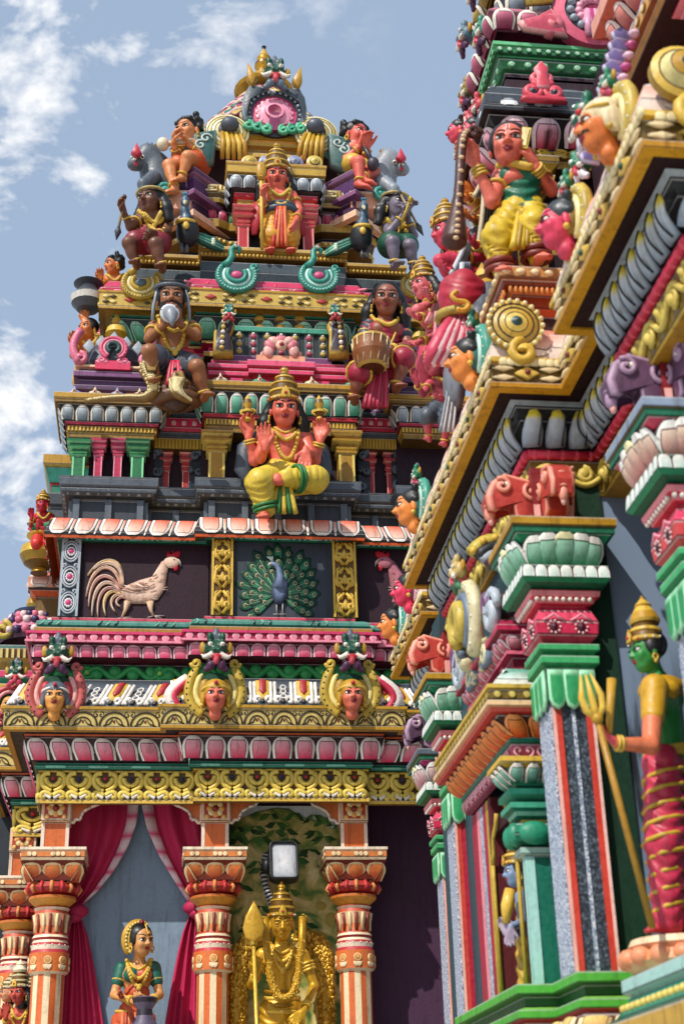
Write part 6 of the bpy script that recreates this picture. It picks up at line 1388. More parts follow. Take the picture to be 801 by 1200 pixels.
def aed_pil(y0,col,hi):
    w=.06 if y0<5.5 else .3; r=rect(AX,AX+.2,y0,y0+w); m=MB(); band(m,r,[(0,2.18),(0,2.66)],[col]); m.box((AX-.006,y0+.0,2.18),(AX+.004,y0+.03,2.655),hi); m.box((AX-.006,y0-.006,2.18),(AX+.03,y0+.004,2.655),hi)
    band(m,r,[(-.005,2.66),(.02,2.662),(.022,2.685),(.0,2.688),(.03,2.70),(.045,2.73),(.035,2.77),(.005,2.78),(.005,2.79),(.03,2.80),(.035,2.815),(.055,2.825),(.055,2.845),(.01,2.85),(.02,2.86),(.06,2.875),(.06,2.895),(.01,2.9),(.02,2.91),(.035,2.94),(.06,2.97),(.085,2.99),(.09,2.992),(.09,3.01),(-.05,3.012)],['#c8dcd4','#a8ccc0',col,'#0f5a44','#1a7a5c','#1a7a5c',col,'#d8c04a',col,'#7ac0a4',col,'#3fa080',DGREEN,col,'#3fa080',col,DGREEN,'#0f5a44','#1f8a66','#2a9a78','#c0a030','#c8a83c',LGOLD,GOLD])
    for fr,L_,H_,n_ in rows(r,.03,2.695,.045,2.775,True,('f','l')):
        for i in range(2): c_=-L_/4+L_/2*i; m.ell(fr(c_,H_*.5,.0),(L_*.24,.03,H_*.55) if abs(n_[1])>.5 else (.03,L_*.24,H_*.55),'#1f8a68',n=10,m=7)
    petal_row(m,r,.03,2.925,.09,2.985,.06,face=('f','l'),D=.015,c0='#1a7a5c',c1='#9ad4c0',rim=WHT); return m.build('niche_pilaster',HALL)
aed_pil(AY0,'#0d6a55','#a8d8d0'); 
for y0,y1,c_,nm,mt in ((5.755,5.80,'#c8a83c','gold_strip','paint'),(5.803,5.86,'#b01e40','red_strip','paint'),(5.863,5.92,WHT,'marbled_strip',None),(5.923,5.98,'#e8909c','pink_strip','paint'),(5.983,6.08,'#a81c3c','red_strip','paint')):
    m=MB(); m.box((AX-.002,y0,2.19),(AX+.1,y1,3.0),c_); m.build(nm,HALL,mt or MARB)
AP=rect(AX,1.5,AY0,AY1); APc=[(1.55,AY1),(AX,AY1),(AX,AY0),(1.55,AY0)]
zA0=3.012
m=MB(); band(m,APc,[(.0,zA0),(.02,zA0+.003),(.03,zA0+.06),(.035,zA0+.062),(.035,zA0+.085),(.02,zA0+.087)],['#8a2a4a','#b8506e','#2a7a5c',TEAL,'#7ac0a0'],closed=False)
for fr,L_,H_,n_ in rows(APc,.026,zA0+.005,.032,zA0+.06,False,('f','l')):
    for i in range(max(1,int(L_/.09))): 
        for q in (-1,1): fr2=fr.at(-L_/2+.09*(i+.5),0); fr2 and m.scroll(fr2,q*.02,.03,.022,1.,q,.006,'#e8a8b8',start=-1.5,n=10)
band(m,APc,[(.02,zA0+.087),(.03,zA0+.09),(.09,zA0+.155),(.085,zA0+.158)],['#3a1a10']*3,closed=False); petal_row(m,APc,.03,zA0+.09,.10,zA0+.157,.085,closed=False,face=('f','l'),D=.025,c0='#d84a1c',c1='#f0903c',rim='#f09a50',line='#3a1408',base=.95); 
band(m,APc,[(.085,zA0+.158),(.12,zA0+.16),(.125,zA0+.175),(.135,zA0+.178),(.135,zA0+.20),(.12,zA0+.205),(.12,zA0+.245),(.13,zA0+.25),(.13,zA0+.265),(.02,zA0+.268)],['#c0302c','#d8584a','#d8a878','#e8c090','#b8962e','#6f5a20','#b8962e','#d0b04a','#d0b04a'],closed=False); dots_row(m,APc,.121,zA0+.207,zA0+.243,.055,.016,'#cdb95e','#8a7428',closed=False,face=('f','l')); m.build('niche_cornice',HALL)
zR=zA0+.268
m=MB(); band(m,APc,[(.02,zR),(.09,zR),(.085,zR+.03),(.03,zR+.09),(.02,zR+.095)],['#2a6a60','#e8f0ea',('#dcebe6','#5ab09c'),'#1f7a62'],closed=False); petal_row(m,APc,.093,zR,.03,zR+.085,.12,closed=False,face=('f','l'),D=.01,c0='#4aa890',c1='#e6efe8',rim='#f0f4ee',base=1,flip=True)
R2=[(1.55,AY1-.08),(AX+.03,AY1-.08),(AX+.03,AY0+.08),(1.55,AY0+.08)]; z2=zR+.095
band(m,R2,[(0,z2),(0,z2+.08),(.03,z2+.085),(.03,z2+.10),(.0,z2+.105),(.01,z2+.11),(.05,z2+.16),(.05,z2+.165),(.07,z2+.168),(.07,z2+.195),(.05,z2+.2),(.05,z2+.22),(-.1,z2+.225)],['#8a1434','#a81c44','#e06a84','#7a1030','#b02450','#c83a5c','#b02450','#8a1434','#c02450','#d8406a','#b02450','#c83a64'],closed=False)
for q in (.2,.5,.8):
    y=AY0+.08+(AY1-AY0-.16)*q; m.box((AX+.015,y-.02,z2),(AX+.035,y+.02,z2+.08),'#e8909c')
petal_row(m,R2,.012,z2+.11,.055,z2+.16,.07,closed=False,face=('f','l'),D=.02,c0='#c02a50',c1='#f0a0b0',rim='#f6c8d0'); m.build('niche_roof',HALL)
z3=z2+.225
m=MB(); fr=front(1.44,AY0+.14,z3+.14)
for c_,r_,w_,dz in (('#c8b44a',.17,.028,0),('#20262c',.135,.024,.02),('#9aa6b0',.105,.02,.03),('#4a1c2c',.075,.022,.04)):
    t=np.linspace(0,1,20); m.tube([fr(-.10+r_*math.cos(2.4-4.2*x)*.8,.06+r_*math.sin(2.4-4.2*x)*1.1,dz) for x in t],w_*np.linspace(1.2,.8,20),c_,n=7)
for i in range(8): m.ell(fr(-.10+.17*math.cos(2.4-.4*i)*.8,.06+.17*math.sin(2.4-.4*i)*1.1,.03),.018,LGOLD,n=6,m=5)
for q,x in ((1,-.02),(-1,.07)): m.scroll(fr,x,-.08,.06,1.3,q,.018,'#8f9ba6',start=1.5)
m.build('roof_scroll',HALL)
m=MB(); fr=leftf(AX-.02,5.64,z3+.12); horseshoe(m,fr,.2,('#d8d0a8','#6a7a90','#c8b04a'),depth=.2); o=m.build('niche_arch',HALL); put_monster(o,fr(0,.24,.06),.075,'#c8b070','#3f7a58',turn=-90)
for y in (5.3,5.98):
    m=MB(); m.scroll(leftf(AX-.02,y,z3+.05),0,0,.10,1.5,1 if y<5.6 else -1,.028,'#b8c4d0'); m.scroll(leftf(AX-.03,y+.06,z3+.12),0,0,.06,1.3,-1,.02,'#7a4a78'); m.build('roof_scroll',HALL)
# ---- upper storey
zk2=ZE+.375
U=[(4,7.9),(1.62,7.9),(1.62,7.0),(1.78,7.0),(1.78,6.7),(1.56,6.7),(1.56,5.28),(1.85,5.28),(1.85,4.75),(1.9,4.75),(1.9,3.75),(4,3.75)]
UB=[(4,5.98),(1.62,5.98),(1.62,5.46),(4,5.46)]
m=MB(); band(m,UB,[(0,zk2-.1),(0,6.0)],['#241018']); m.box((1.9,3.7,zk2-.1),(4,5.2,6.2),'#2a1422'); m.box((1.85,6.0,zk2-.1),(4,8.0,5.6),'#2a1422'); m.build('upper_wall',HALL,'flat')
m=MB(); band(m,UB,[(.05,zk2-.12),(.05,zk2),(.1,zk2+.01),(.1,zk2+.05),(.03,zk2+.055),(.03,zk2+.1),(.06,zk2+.105),(.10,zk2+.2),(.07,zk2+.205),(.07,zk2+.24),(.09,zk2+.245),(.09,zk2+.27),(-.1,zk2+.28)],['#3a0c20','#6a1c3c','#2a1018','#8a1c4a','#241018','#3a2a34','#3a2a34','#8a1c4a',PURP,'#7a1c4a','#a82a5c','#4a1430'])
petal_row(m,UB,.07,zk2+.11,.105,zk2+.2,.13,D=.03,c0='#3a2c40',c1='#a896ac',rim='#d8d0d8',face=('f','l')); m.build('upper_base',HALL)
def upil(x,y,w,z0,z1,col,hi):
    r=rect(x,x+w,y,y+w); m=MB(); h=z1-z0; band(m,r,[(0,z0),(0,z0+h*.7),(.02,z0+h*.72),(.02,z0+h*.76),(0,z0+h*.78),(.05,z0+h*.86),(.06,z0+h*.9),(.03,z0+h*.91),(.08,z0+h*.96),(.08,z1)],[col,hi,col,hi,col,hi,col,hi,col])
    for i in range(4): m.ell(V(x+w*(i+.5)/4,y-.045,z0+h*.84),(.03,.02,.04),LGOLD,n=8,m=6)
    return m.build('upper_pillar',HALL)
upil(1.60,5.40,.11,zk2+.28,6.0,'#8a6a18','#c8a83c'); upil(1.60,5.84,.11,zk2+.28,6.0,'#8a6a18','#c8a83c')
m=MB(); band(m,UB,[(-.2,5.98),(.06,5.985),(.06,6.03),(.075,6.035),(.075,6.08)],['#5a4210','#b8902a','#6a5010','#a8862c']); frieze_row(m,UB,.077,6.035,6.08,.16,tw=.008,face=('f','l'),jewels=()); 
band(m,UB,[(.03,6.08),(.07,6.085),(.16,6.21),(.15,6.214)],['#14080c']*3); petal_row(m,UB,.075,6.09,.165,6.21,.16,D=.04,c0='#d02a5c',c1='#f2b8c4',rim='#f4d4da',vein='#3a0c1c',face=('f','l')); m.build('upper_lotus_cornice',HALL)
m=MB(); band(m,UB,[(.12,6.214),(.19,6.216),(.19,6.24),(.18,6.26),(.175,6.33),(.13,6.41),(.05,6.45),(-.2,6.455)],['#14080c','#20262c',BLK,'#39424c','#39424c','#39424c',DGREY]); petal_row(m,UB,.185,6.25,.10,6.43,.17,D=.02,c0='#5f6b78',c1='#c0c8d0',rim='#e8ecee',base=1,flip=True,face=('f','l')); m.build('upper_curved_roof',HALL)
fr=Frs(front(1.72,5.25,6.32),.72); m=MB(); 
for q in (-1,1): m.scroll(fr,q*.075,-.01,.075,1.3,q,.024,'#d8485a',start=math.pi/2); m.disc(fr,q*.075,-.02,.04,[(1,0,'#6a1424'),(.9,.03,'#3a3a44'),(.02,.05,'#20242c')],n=12); m.scroll(fr,q*.03,.1,.04,1.,-q,.02,'#e06a78',start=math.pi/2)
m.relief(fr,[(-.05,.0),(.05,.0),(.035,.12),(.05,.18),(0,.24),(-.05,.18),(-.035,.12)],.05,'#d8485a',rim='#f0a0a8'); m.relief(fr,[(-.16,-.1),(.16,-.1),(.15,-.06),(-.15,-.06)],.04,'#c83448'); m.build('front_gable_ornament',HALL)
m=MB(); band(m,UB,[(.02,6.455),(.02,6.6)],['#30101c']); band(m,UB,[(-.05,6.55),(.02,6.56),(.02,6.575),(-.02,6.58),(.0,6.60),(.03,6.61),(.055,6.66),(.06,6.665),(.06,6.675),(.075,6.68),(.075,6.72),(.085,6.725),(.085,6.745),(-.3,6.75)],['#14582c','#3f9a5c','#0c3a20','#14582c','#1c6a38','#2c7a48','#0c3a20','#3f9a5c','#14582c','#2c7a48','#4fae6c','#6ac088',DGREEN])
dots_row(m,UB,.032,6.612,6.66,.085,.022,'#9ac8a4','#4f9a66',face=('f','l'),d=.02); dots_row(m,UB,.077,6.682,6.718,.05,.015,'#a8d0b0','#3f8a58',face=('f','l')); m.build('green_cornice',HALL)
# narrow turret of many small tiers behind, against the sky
m=MB(); p=PY(574,60,6.25); TP=rect(p[0]+.03,p[0]+.5,6.1,6.6); zc_=5.3
for i,(dz,o_,ca,cb) in enumerate((( .12,.06,PINK,LPINK),(.08,.09,GOLD,LGOLD),(.16,.03,'#3a444e','#9aa6b2'),(.07,.08,TEAL,MINT),(.14,.05,'#b02a50','#e8a0b0'),(.08,.09,GOLD,'#e8d28a'),(.15,.02,PURP,'#a888b8'),(.07,.07,'#c8502a','#f0b088'),(.14,.05,TEAL,'#a8d8c0'),(.08,.08,GOLD,LGOLD),(.15,.02,'#3a444e','#b8c0c8'),(.08,.06,PINK,LPINK),(.15,.03,'#8a1c3c','#e890a4'),(.08,.06,GOLD,LGOLD),(.16,.0,TEAL,MINT),(.1,.04,'#b02a50','#e8a0b0'),(.2,-.02,GOLD,LGOLD),(.3,-.04,'#3a444e','#9aa6b2'))):
    band(m,TP,[(o_-.04,zc_),(o_,zc_+.01),(o_+.015,zc_+dz*.6),(o_,zc_+dz-.006),(o_-.06,zc_+dz)],[ca,ca,cb,ca])
    if dz>.11: petal_row(m,TP,o_+.004,zc_+.012,o_+.02,zc_+dz*.75,.085,D=.02,c0=ca,c1=cb,rim=WHT,face=('f','l'))
    else: dots_row(m,TP,o_+.008,zc_+.01,zc_+dz*.6,.05,.014,cb,ca,face=('f','l'),d=.012)
    zc_+=dz
m.build('side_turret',HALL)
for i,(x,y,c_) in enumerate(((566,88,TEAL),(580,18,'#c03a4a'),(556,150,'#8a7a2a'),(590,52,TEAL))): put_monster(HALL,PY(x,y,6.0),.062,c_,PURP,turn=-80)
fr=Frs(front(*PY(694,18,5.36)),.5); m=MB(); m.disc(fr,0,0,.42,[(1,-.1,'#c8486a'),(1,.03,'#d85a78'),(.74,.06,'#b03058'),(.72,.04,'#39444e'),(.48,.05,'#4a5560'),(.46,.05,'#d0487a'),(.3,.06,'#e8a0b4'),(.28,.05,'#8a1c44'),(.02,.04,'#5a1430')],n=30)
for i in range(14): a=2*math.pi*i/14; m.ell(fr(.25*math.cos(a),.25*math.sin(a),.06),.022,LGREY,n=8,m=5); m.ell(fr(.16*math.cos(a),.16*math.sin(a),.05),(.022,.02,.022),'#f0a8c0',n=8,m=5)
for q in (-1,1): m.scroll(fr,q*.44,-.2,.12,1.3,q,.04,'#d8707c',start=-math.pi/2); m.relief(fr,[(q*.3,-.36),(q*.75,-.3),(q*.8,-.2),(q*.6,-.12),(q*.44,.0)],.08,'#c84a60',rim='#f0a8a8')
for i in range(5): m.tube([fr(-.08+.04*i,.0,.06),fr(-.1+.05*i,-.34,.08)],.02,'#b83a78' if i%2 else '#e8a0c0',n=6)
m.relief(fr,[(-.42,.1),(-.7,.05),(-.72,.3),(-.5,.4),(-.36,.35)],.08,'#7a6a24',rim='#c8b04a'); m.build('horseshoe_gable',HALL)
# roof masses climbing behind, with rows of buds
m=MB(); 
for j,(o_,z_0,z_1,ca,cb) in enumerate(((.05,6.84,7.0,'#8a2a4c','#c86a84'),(-.05,7.0,7.25,'#3a444e','#8a96a2'),(.0,7.25,7.4,'#8a6818','#d0b04a'),(-.1,7.4,7.8,'#5a1a34','#b85a74'),(-.15,7.8,8.3,'#3a444e','#6a7682'))):
    band(m,UB,[(o_,z_0),(o_+.05,z_0+(z_1-z_0)*.6),(o_,z_1),(-.4,z_1+.003)],[ca,cb,ca]); petal_row(m,UB,o_+.01,z_0+.01,o_+.055,z_0+(z_1-z_0)*.7,.13,D=.03,c0=ca,c1=cb,rim=WHT,face=('f','l'))
m.build('upper_tiers',HALL)
for i,(Y,z,c_) in enumerate(((5.55,6.95,TEAL),(5.75,6.62,'#c03a4a'),(5.95,6.9,'#8a7a2a'),(5.9,6.45,TEAL),(5.6,7.3,'#b83a5a'),(5.9,7.25,'#5a7a8a'))): put_monster(HALL,V(1.54,Y,z),.09,c_,PURP,turn=-90)
for Y,z in ((5.62,6.38),(5.92,6.62)): side_kudu(Y,1.52,z,'#d8405a',('#c03a4a','#f0b0b0','#d8b04a'),R=.11,mon=False)
# near corner tower: block with ledges at the upper right
NB=[(4,4.35),(1.80,4.35),(1.80,3.45),(4,3.45)]
m=MB(); band(m,NB,[(0,zk2-.1),(0,5.5)],['#2a1220']); band(m,NB,[(.0,zk2),(.08,zk2+.01),(.08,zk2+.06),(.02,zk2+.07),(.04,zk2+.2),(.08,zk2+.21),(.08,zk2+.26),(-.1,zk2+.27)],['#8a5a1a','#d8924a','#8a5a1a','#7a3a20','#d8924a','#e8b070',GOLD])
z0=5.28; band(m,NB,[(.0,z0),(.14,z0+.01),(.15,z0+.05),(.17,z0+.055),(.17,z0+.12),(.14,z0+.125),(.14,z0+.2),(.05,z0+.33),(-.2,z0+.34)],['#2a1220','#c0842c','#8a4a1c','#d8a050','#d8c090','#4a3a60','#7a6a98','#4a3a60']); dots_row(m,NB,.171,z0+.06,z0+.118,.07,.02,'#f0d8a0','#8a5a20',face=('f','l')); petal_row(m,NB,.145,z0+.13,.06,z0+.31,.14,D=.03,c0='#8a7aa8',c1='#d8d0e0',rim='#efeaf2',base=1,flip=True,face=('f','l')); 
band(m,NB,[(-.02,z0+.34),(-.02,z0+.42),(.02,z0+.43),(.02,z0+.47),(-.02,z0+.48),(.06,z0+.6),(.1,z0+.62),(.1,z0+.7),(-.2,z0+.71)],['#b84a3a','#d8604a','#e8a088','#d8604a','#b84a3a','#d8604a','#e8a088','#b84a3a']); petal_row(m,NB,.0,z0+.485,.075,z0+.6,.11,D=.03,c0='#a8303a',c1='#ee9a8a',rim='#f6d8cc',face=('f','l')); m.build('corner_tower',HALL)
upil(1.78,3.45,.14,zk2+.27,5.28,'#9a1c3a','#e88a9a'); upil(1.78,4.18,.14,zk2+.27,5.28,'#9a1c3a','#e88a9a')
for (Y,z,s_) in ((3.92,5.0,.1),(3.7,5.55,.1)): put_monster(HALL,V(1.45,Y,z),s_,'#12694c','#e0d8e8',turn=-80)
put_monster(HALL,PY(682,195,4.5),.08,'#167a5c','#e8e0ea',turn=-70)
m=MB()
for i in range(12):
    p=PY(742-3.2*i,40+13*i,3.75); m.ell(p,(.022,.022,.016),'#c85a94' if i%2 else '#e8c0d4',n=8,m=6); m.relief(front(*(p+V(-.045,.02,0))),[(-.03,-.02),(.03,-.03),(.035,.01),(0,.035),(-.035,.01)],.02,'#6a5a90',rim='#c8bedc')
m.build('bead_column',HALL)
# ================================================================== STATUES
def hpx(x,y,n,Y): return abs(PY(x,y-n/2,Y)[2]-PY(x,y+n/2,Y)[2])
def jts(Y,d): return {k:PY(v[0],v[1],Y-(v[2] if len(v)>2 else 0)) for k,v in d.items()}
def rod(m,a,b,r,col,n=8): m.tube([a,b],r,col,n=n)
fw=V(0,-1,0)
# ---------- seated four-armed deity above the peacock panel
Y=10.02; H=hpx(333,480,37,Y)
J=jts(Y,dict(hd=(333,481,.12),nk=(333,505,.03),ch=(332,522,.03),pv=(328,561,0),shl=(308,512),shr=(358,512),ell=(298,540,.02),wrl=(291,512,.1),elr=(369,540,.02),wrr=(375,517,.1),hpl=(317,562,.05),hpr=(342,562,.05),knl=(304,566,.36),anl=(312,598,.30),knr=(369,562,.26),anr=(325,560,.38)))
SK='#e26c56'
h=Human(J,H,SK,face=(0,14,0)); 
h.arm(J['shl']+V(.02,-.03,-.02),PY(305,537,Y-(.12)),PY(311,524,Y-(.26))); hand_sdf(h.B,PY(311,525,Y-(.26)),V(-.1,-.1,1),V(0,-1,.1),H,SK,side=-1)
h.arm(J['shr']+V(-.02,-.03,-.02),PY(364,532,Y-(.1)),PY(358,530,Y-(.24))); hand_sdf(h.B,PY(358,527,Y-(.25)),V(-.1,-.15,-1),V(0,-1,.1),H,SK,side=-1)
h.hand('l',V(-.05,0,1),V(.3,-1,0),side=1,curl=.8); h.hand('r',V(.02,0,1),V(-.3,-1,0),side=-1,curl=.8)
h.foot('l',V(-.25,-.8,-.35)); h.foot('r',V(-1,-.15,-.1))
h.garment([(J['pv'],J['pv']+V(0,0,.1*H),.58,.5),(J['hpl'],J['knl'],.46,.38),(J['knl'],J['anl']*.9+J['knl']*.1,.37,.27),(J['hpr'],J['knr'],.44,.36),(J['knr'],J['anr']*.75+J['knr']*.25,.36,.26)],'#d8bc3c')
h.folds(PY(331,556,Y-(.3)),PY(333,602,Y-(.33)),.1,.3,'#d2b236','#2c7a3c',5,.07)
h.hair('long'); h.crown(); h.earrings(); h.armbands(n=2); h.necklace(.45,.42,.045); h.necklace(1.0,.40,.05); h.necklace(.22,.3,.03); h.belt(J['pv']+V(0,0,.3*H),.50,'#2c7a3c',.06)
for q,s_ in ((-1,'l'),(1,'r')): h.part('shawl').tube([J['sh'+s_]+V(q*.02,.02,.10*H),J['sh'+s_]+V(q*.12,.05,-.3*H),J['sh'+s_]+V(q*.15,.06,-.9*H),J['sh'+s_]+V(q*.05,.06,-1.6*H)],[.18*H,.3*H,.26*H,.1*H],'#3d4652',n=8,flat=.4)
h.bangle(J['knl'],J['anl'],.80,.31,'#2c7a3c',2,.05); h.bangle(J['knr'],J['anr'],.42,.36,'#2c7a3c',2,.05); h.marks()
for k,(x,y) in dict(a=(290,486),b=(374,486)).items():
    m=h.xt.setdefault('held_emblem',MB()) if k=='a' else h.xt.setdefault('emblem',MB()); p=PY(x,y,Y-(.12))
    m.lathe(p-V(0,0,.07),[(.02,0),(.035,.02),(.018,.05),(.05,.08),(.052,.10),(.018,.12),(.04,.16),(.03,.2),(.0,.25)],[GOLD,LGOLD,DGOLD,LGOLD],n=12)
    for q in (-1,1): m.scroll(front(p[0]+q*.035,p[1],p[2]+.02),0,0,.03,1.2,q,.012,LGOLD)
h.build('deity_statue','red-skinned four-armed deity in yellow dhoti seated above the peacock panel','statue',PY(330,606,Y),.0085)
# ---------- conch blower
Y=10.12; H=hpx(201,350,34,Y); SK='#9a6038'
J=jts(Y,dict(hd=(201,351,.22),nk=(203,374,.12),ch=(204,394,.10),pv=(205,428,.02),shl=(182,383,.08),shr=(225,383,.08),ell=(175,397,.18),wrl=(191,382,.30),elr=(230,394,.18),wrr=(210,379,.30),hpl=(195,430,.04),hpr=(215,430,.04),knl=(175,412,.30),anl=(184,446,.18),knr=(231,430,.30),anr=(240,462,.22)))
h=Human(J,H,SK,face=(0,14,0),beard='#15100e'); h.hand('l',V(.5,-.3,.8),V(.3,-.5,-.2),side=1,curl=1.); h.hand('r',V(-.5,-.3,.8),V(-.3,-.5,-.2),side=-1,curl=1.); h.foot('l',V(-.2,-1,-.2)); h.foot('r',V(.2,-1,-.2))
h.garment([(J['pv'],J['pv']+V(0,0,.15*H),.55,.5),(J['hpl'],J['hpl']*.35+J['knl']*.65,.42,.36),(J['hpr'],J['hpr']*.35+J['knr']*.65,.42,.36)],'#474c56')
h.folds(PY(206,424,Y-(.2)),PY(206,452,Y-(.25)),.12,.22,'#b0203e','#d83a56',5,.08); h.belt(J['pv']+V(0,0,.35*H),.46,'#c0283f',.13)
h.hair('cap'); h.armbands(n=1); h.necklace(.5,.45,.045); h.necklace(1.1,.42,.05,pend=LGOLD); h.marks(tilak='lines')
m=h.xt['conch']=MB(); a=PY(199,372,Y-(.33)); m.tube([a+V(.0,-.02,.02),a+V(.0,-.06,0),a+V(.01,-.09,-.03),a+V(.02,-.11,-.09),a+V(.02,-.12,-.15)],[.03,.06,.055,.03,.012],'#8a9099',n=12); ring(m,a+V(0,-.06,0),V(0,-1,-.3),.06,.02,'#d8dce0')
m=h.xt['headcloth']=MB(); hb=J['hd']; m.tube([hb+H*(h.R@V(.47*math.sin(t),.08-.45*math.cos(t),.34)) for t in np.linspace(-2.2,2.2,18)],.055*H,'#55606c',n=7)
for q in (-1,1): m.tube([hb+H*(h.R@V(q*.40,.0,.3)),hb+H*(h.R@V(q*.50,.1,-.2)),hb+H*(h.R@V(q*.52,.1,-.6))],.05*H,LGREY,n=6)
h.build('musician_statue','brown bearded man blowing a conch above coiled snakes, squatting in grey shorts','statue',PY(205,470,Y),.0085,garname='shorts')
# ---------- drummer
Y=10.15; H=hpx(453,352,34,Y); SK='#8f4f38'
J=jts(Y,dict(hd=(453,352,.16),nk=(451,374,.08),ch=(451,393,.06),pv=(447,426,.0),shl=(433,383,.04),shr=(469,383,.04),ell=(422,404,.12),wrl=(427,414,.28),elr=(478,405,.1),wrr=(455,410,.22),hpl=(438,428,.02),hpr=(457,428,.02),knl=(420,438,.26),anl=(415,466,.16),knr=(473,420,.26),anr=(464,452,.2)))
h=Human(J,H,SK,face=(-10,14,6),chest=1.25); h.hand('l',V(.5,-.4,-.5),V(.6,.2,.3),side=1,curl=.5); h.hand('r',V(-.8,-.4,-.2),V(-.5,.4,-.2),side=-1,curl=.5); h.foot('l',V(-.2,-1,-.2)); h.foot('r',V(.1,-1,-.2))
h.garment([(J['ch'],J['pv'],.44,.44),(J['pv'],J['pv']+V(0,0,.1*H),.57,.5),(J['hpl'],J['knl']*.95+J['hpl']*.05,.44,.33),(J['hpr'],J['knr']*.95+J['hpr']*.05,.44,.33),(J['shl'],J['shl']*.55+J['ell']*.45,.235,.21),(J['shr'],J['shr']*.55+J['elr']*.45,.235,.21)],'#a31d3a')
h.G.cap(J['shl'],J['shl']*.5+J['ell']*.5,.25*H,.22*H,'#27303a'); h.G.cap(J['shr'],J['shr']*.5+J['elr']*.5,.25*H,.22*H,'#27303a')
for q in (-1,1): h.G.ell(h.ch+V(q*.16,-.16,.05)*H*1.4,np.array((.25,.2,.24))*H,'#a31d3a',None,.08*H)
h.folds(PY(445,424,Y-(.18)),PY(439,478,Y-(.22)),.15,.30,'#a01c38','#c43350',6,.085); h.jw.tube(h.G.hit(np.array([PY(a,b_,Y-(.3)) for a,b_ in ((466,380),(461,392),(455,404),(447,416))]),V(0,1,0),.5)-V(0,.012,0),.03*H,LGOLD,n=6)
h.hair('side'); h.earrings(); h.armbands(n=2); h.necklace(.35,.4,.05); h.marks(tilak='dot'); h.bangle(J['knl'],J['hpl'],.04,.36,LGOLD,1,.05); h.bangle(J['knr'],J['hpr'],.04,.36,LGOLD,1,.05)
m=h.xt['drum']=MB(); p=PY(435,416,Y-(.34)); a=h.jw
m.lathe(p-V(0,0,.13),[(0,0),(.10,0),(.125,.02),(.155,.13),(.15,.24),(.155,.245),(.155,.265),(.14,.27),(0,.272)],['#5a2f14','#d0a850','#8a4f22','#8a4f22','#d0a850','#d0a850','#e8dcc0','#e8dcc0'],n=22)
for i in range(14): t=2*math.pi*i/14; rod(m,p+V(.13*math.cos(t),.13*math.sin(t),-.11),p+V(.158*math.cos(t+.2),.158*math.sin(t+.2),.12),.006,'#e6d6a0',4)
h.build('drummer_statue','woman in a maroon sari beating a small drum on the upper ledge','statue',PY(445,480,Y),.0085,garname='sari')
# ---------- standing deity at the top
Y=10.62; H=hpx(324,207,28,Y); SK='#e06852'
J=jts(Y,dict(hd=(324,208,.06),nk=(326,225),ch=(327,236),pv=(328,258),shl=(311,230),shr=(342,230),ell=(307,250,.05),wrl=(308,236,.16),elr=(350,246,.02),wrr=(347,258,.14),hpl=(321,259),hpr=(336,259),knl=(319,279,.06),anl=(318,297,.0),knr=(337,279,.06),anr=(337,297,.0)))
h=Human(J,H,SK,face=(0,16,0)); h.hand('l',V(0,-.1,1),V(.8,-.4,0),side=1,curl=1.3); h.hand('r',V(-.2,-.2,-1),V(-.6,.3,0),side=-1,curl=.4); h.foot('l',V(-.15,-1,-.1)); h.foot('r',V(.15,-1,-.1))
h.garment([(J['pv'],J['pv']+V(0,0,.1*H),.56,.5),(J['hpl'],J['knl'],.46,.4),(J['knl'],J['anl'],.4,.3),(J['hpr'],J['knr'],.46,.4),(J['knr'],J['anr'],.4,.3)],'#d89a24')
for q in np.linspace(0,1,6): 
    for s_ in 'lr': h.jw.tube([J['hp'+s_]*(1-q)+J['an'+s_]*q+V(x*.4*H,-.42*H*math.cos(x*1.2),-.08*H*abs(x)) for x in np.linspace(-.9,.9,6)],.03*H,'#b85a1c',n=5)
h.belt(J['pv']+V(0,0,.2*H),.56,'#3c4754',.15); h.belt(J['pv']+V(0,0,.42*H),.5,'#4a5664',.1); h.folds(J['pv']+V(0,-.56*H,.1*H),J['pv']+V(-.02,-.5*H,-1.45*H),.1,.22,'#c8301e','#e07a3a',4,.08)
h.hair('long'); h.crown(); h.earrings(); h.armbands(n=1); h.necklace(.45,.42,.05); h.necklace(.9,.4,.05); h.marks()
m=h.xt['spear']=MB(); a=PY(306,206,Y-(.2)); b_=PY(307,292,Y-(.16)); rod(m,a,b_,.016,LGOLD); m.ell(a+V(0,0,.06),(.05,.025,.1),GOLD,n=10,m=8); m.lathe(a-V(0,0,.05),[(.02,0),(.04,.02),(.02,.04)],[GOLD,LGOLD],n=10)
for q,s_ in ((-1,'l'),(1,'r')): h.part('shawl').tube([J['sh'+s_]+V(-q*.02,.0,.22*H),J['sh'+s_]+V(q*.04,.05,.05*H),J['sh'+s_]+V(q*.08,.06,-.7*H),J['sh'+s_]+V(q*.10,.03,-1.5*H)],[.12*H,.24*H,.26*H,.1*H],'#b8243c',n=8,flat=.5)
h.build('deity_statue','crowned deity in orange dhoti with a gold spear before the topmost red pillars','statue',PY(327,301,Y),.0075)
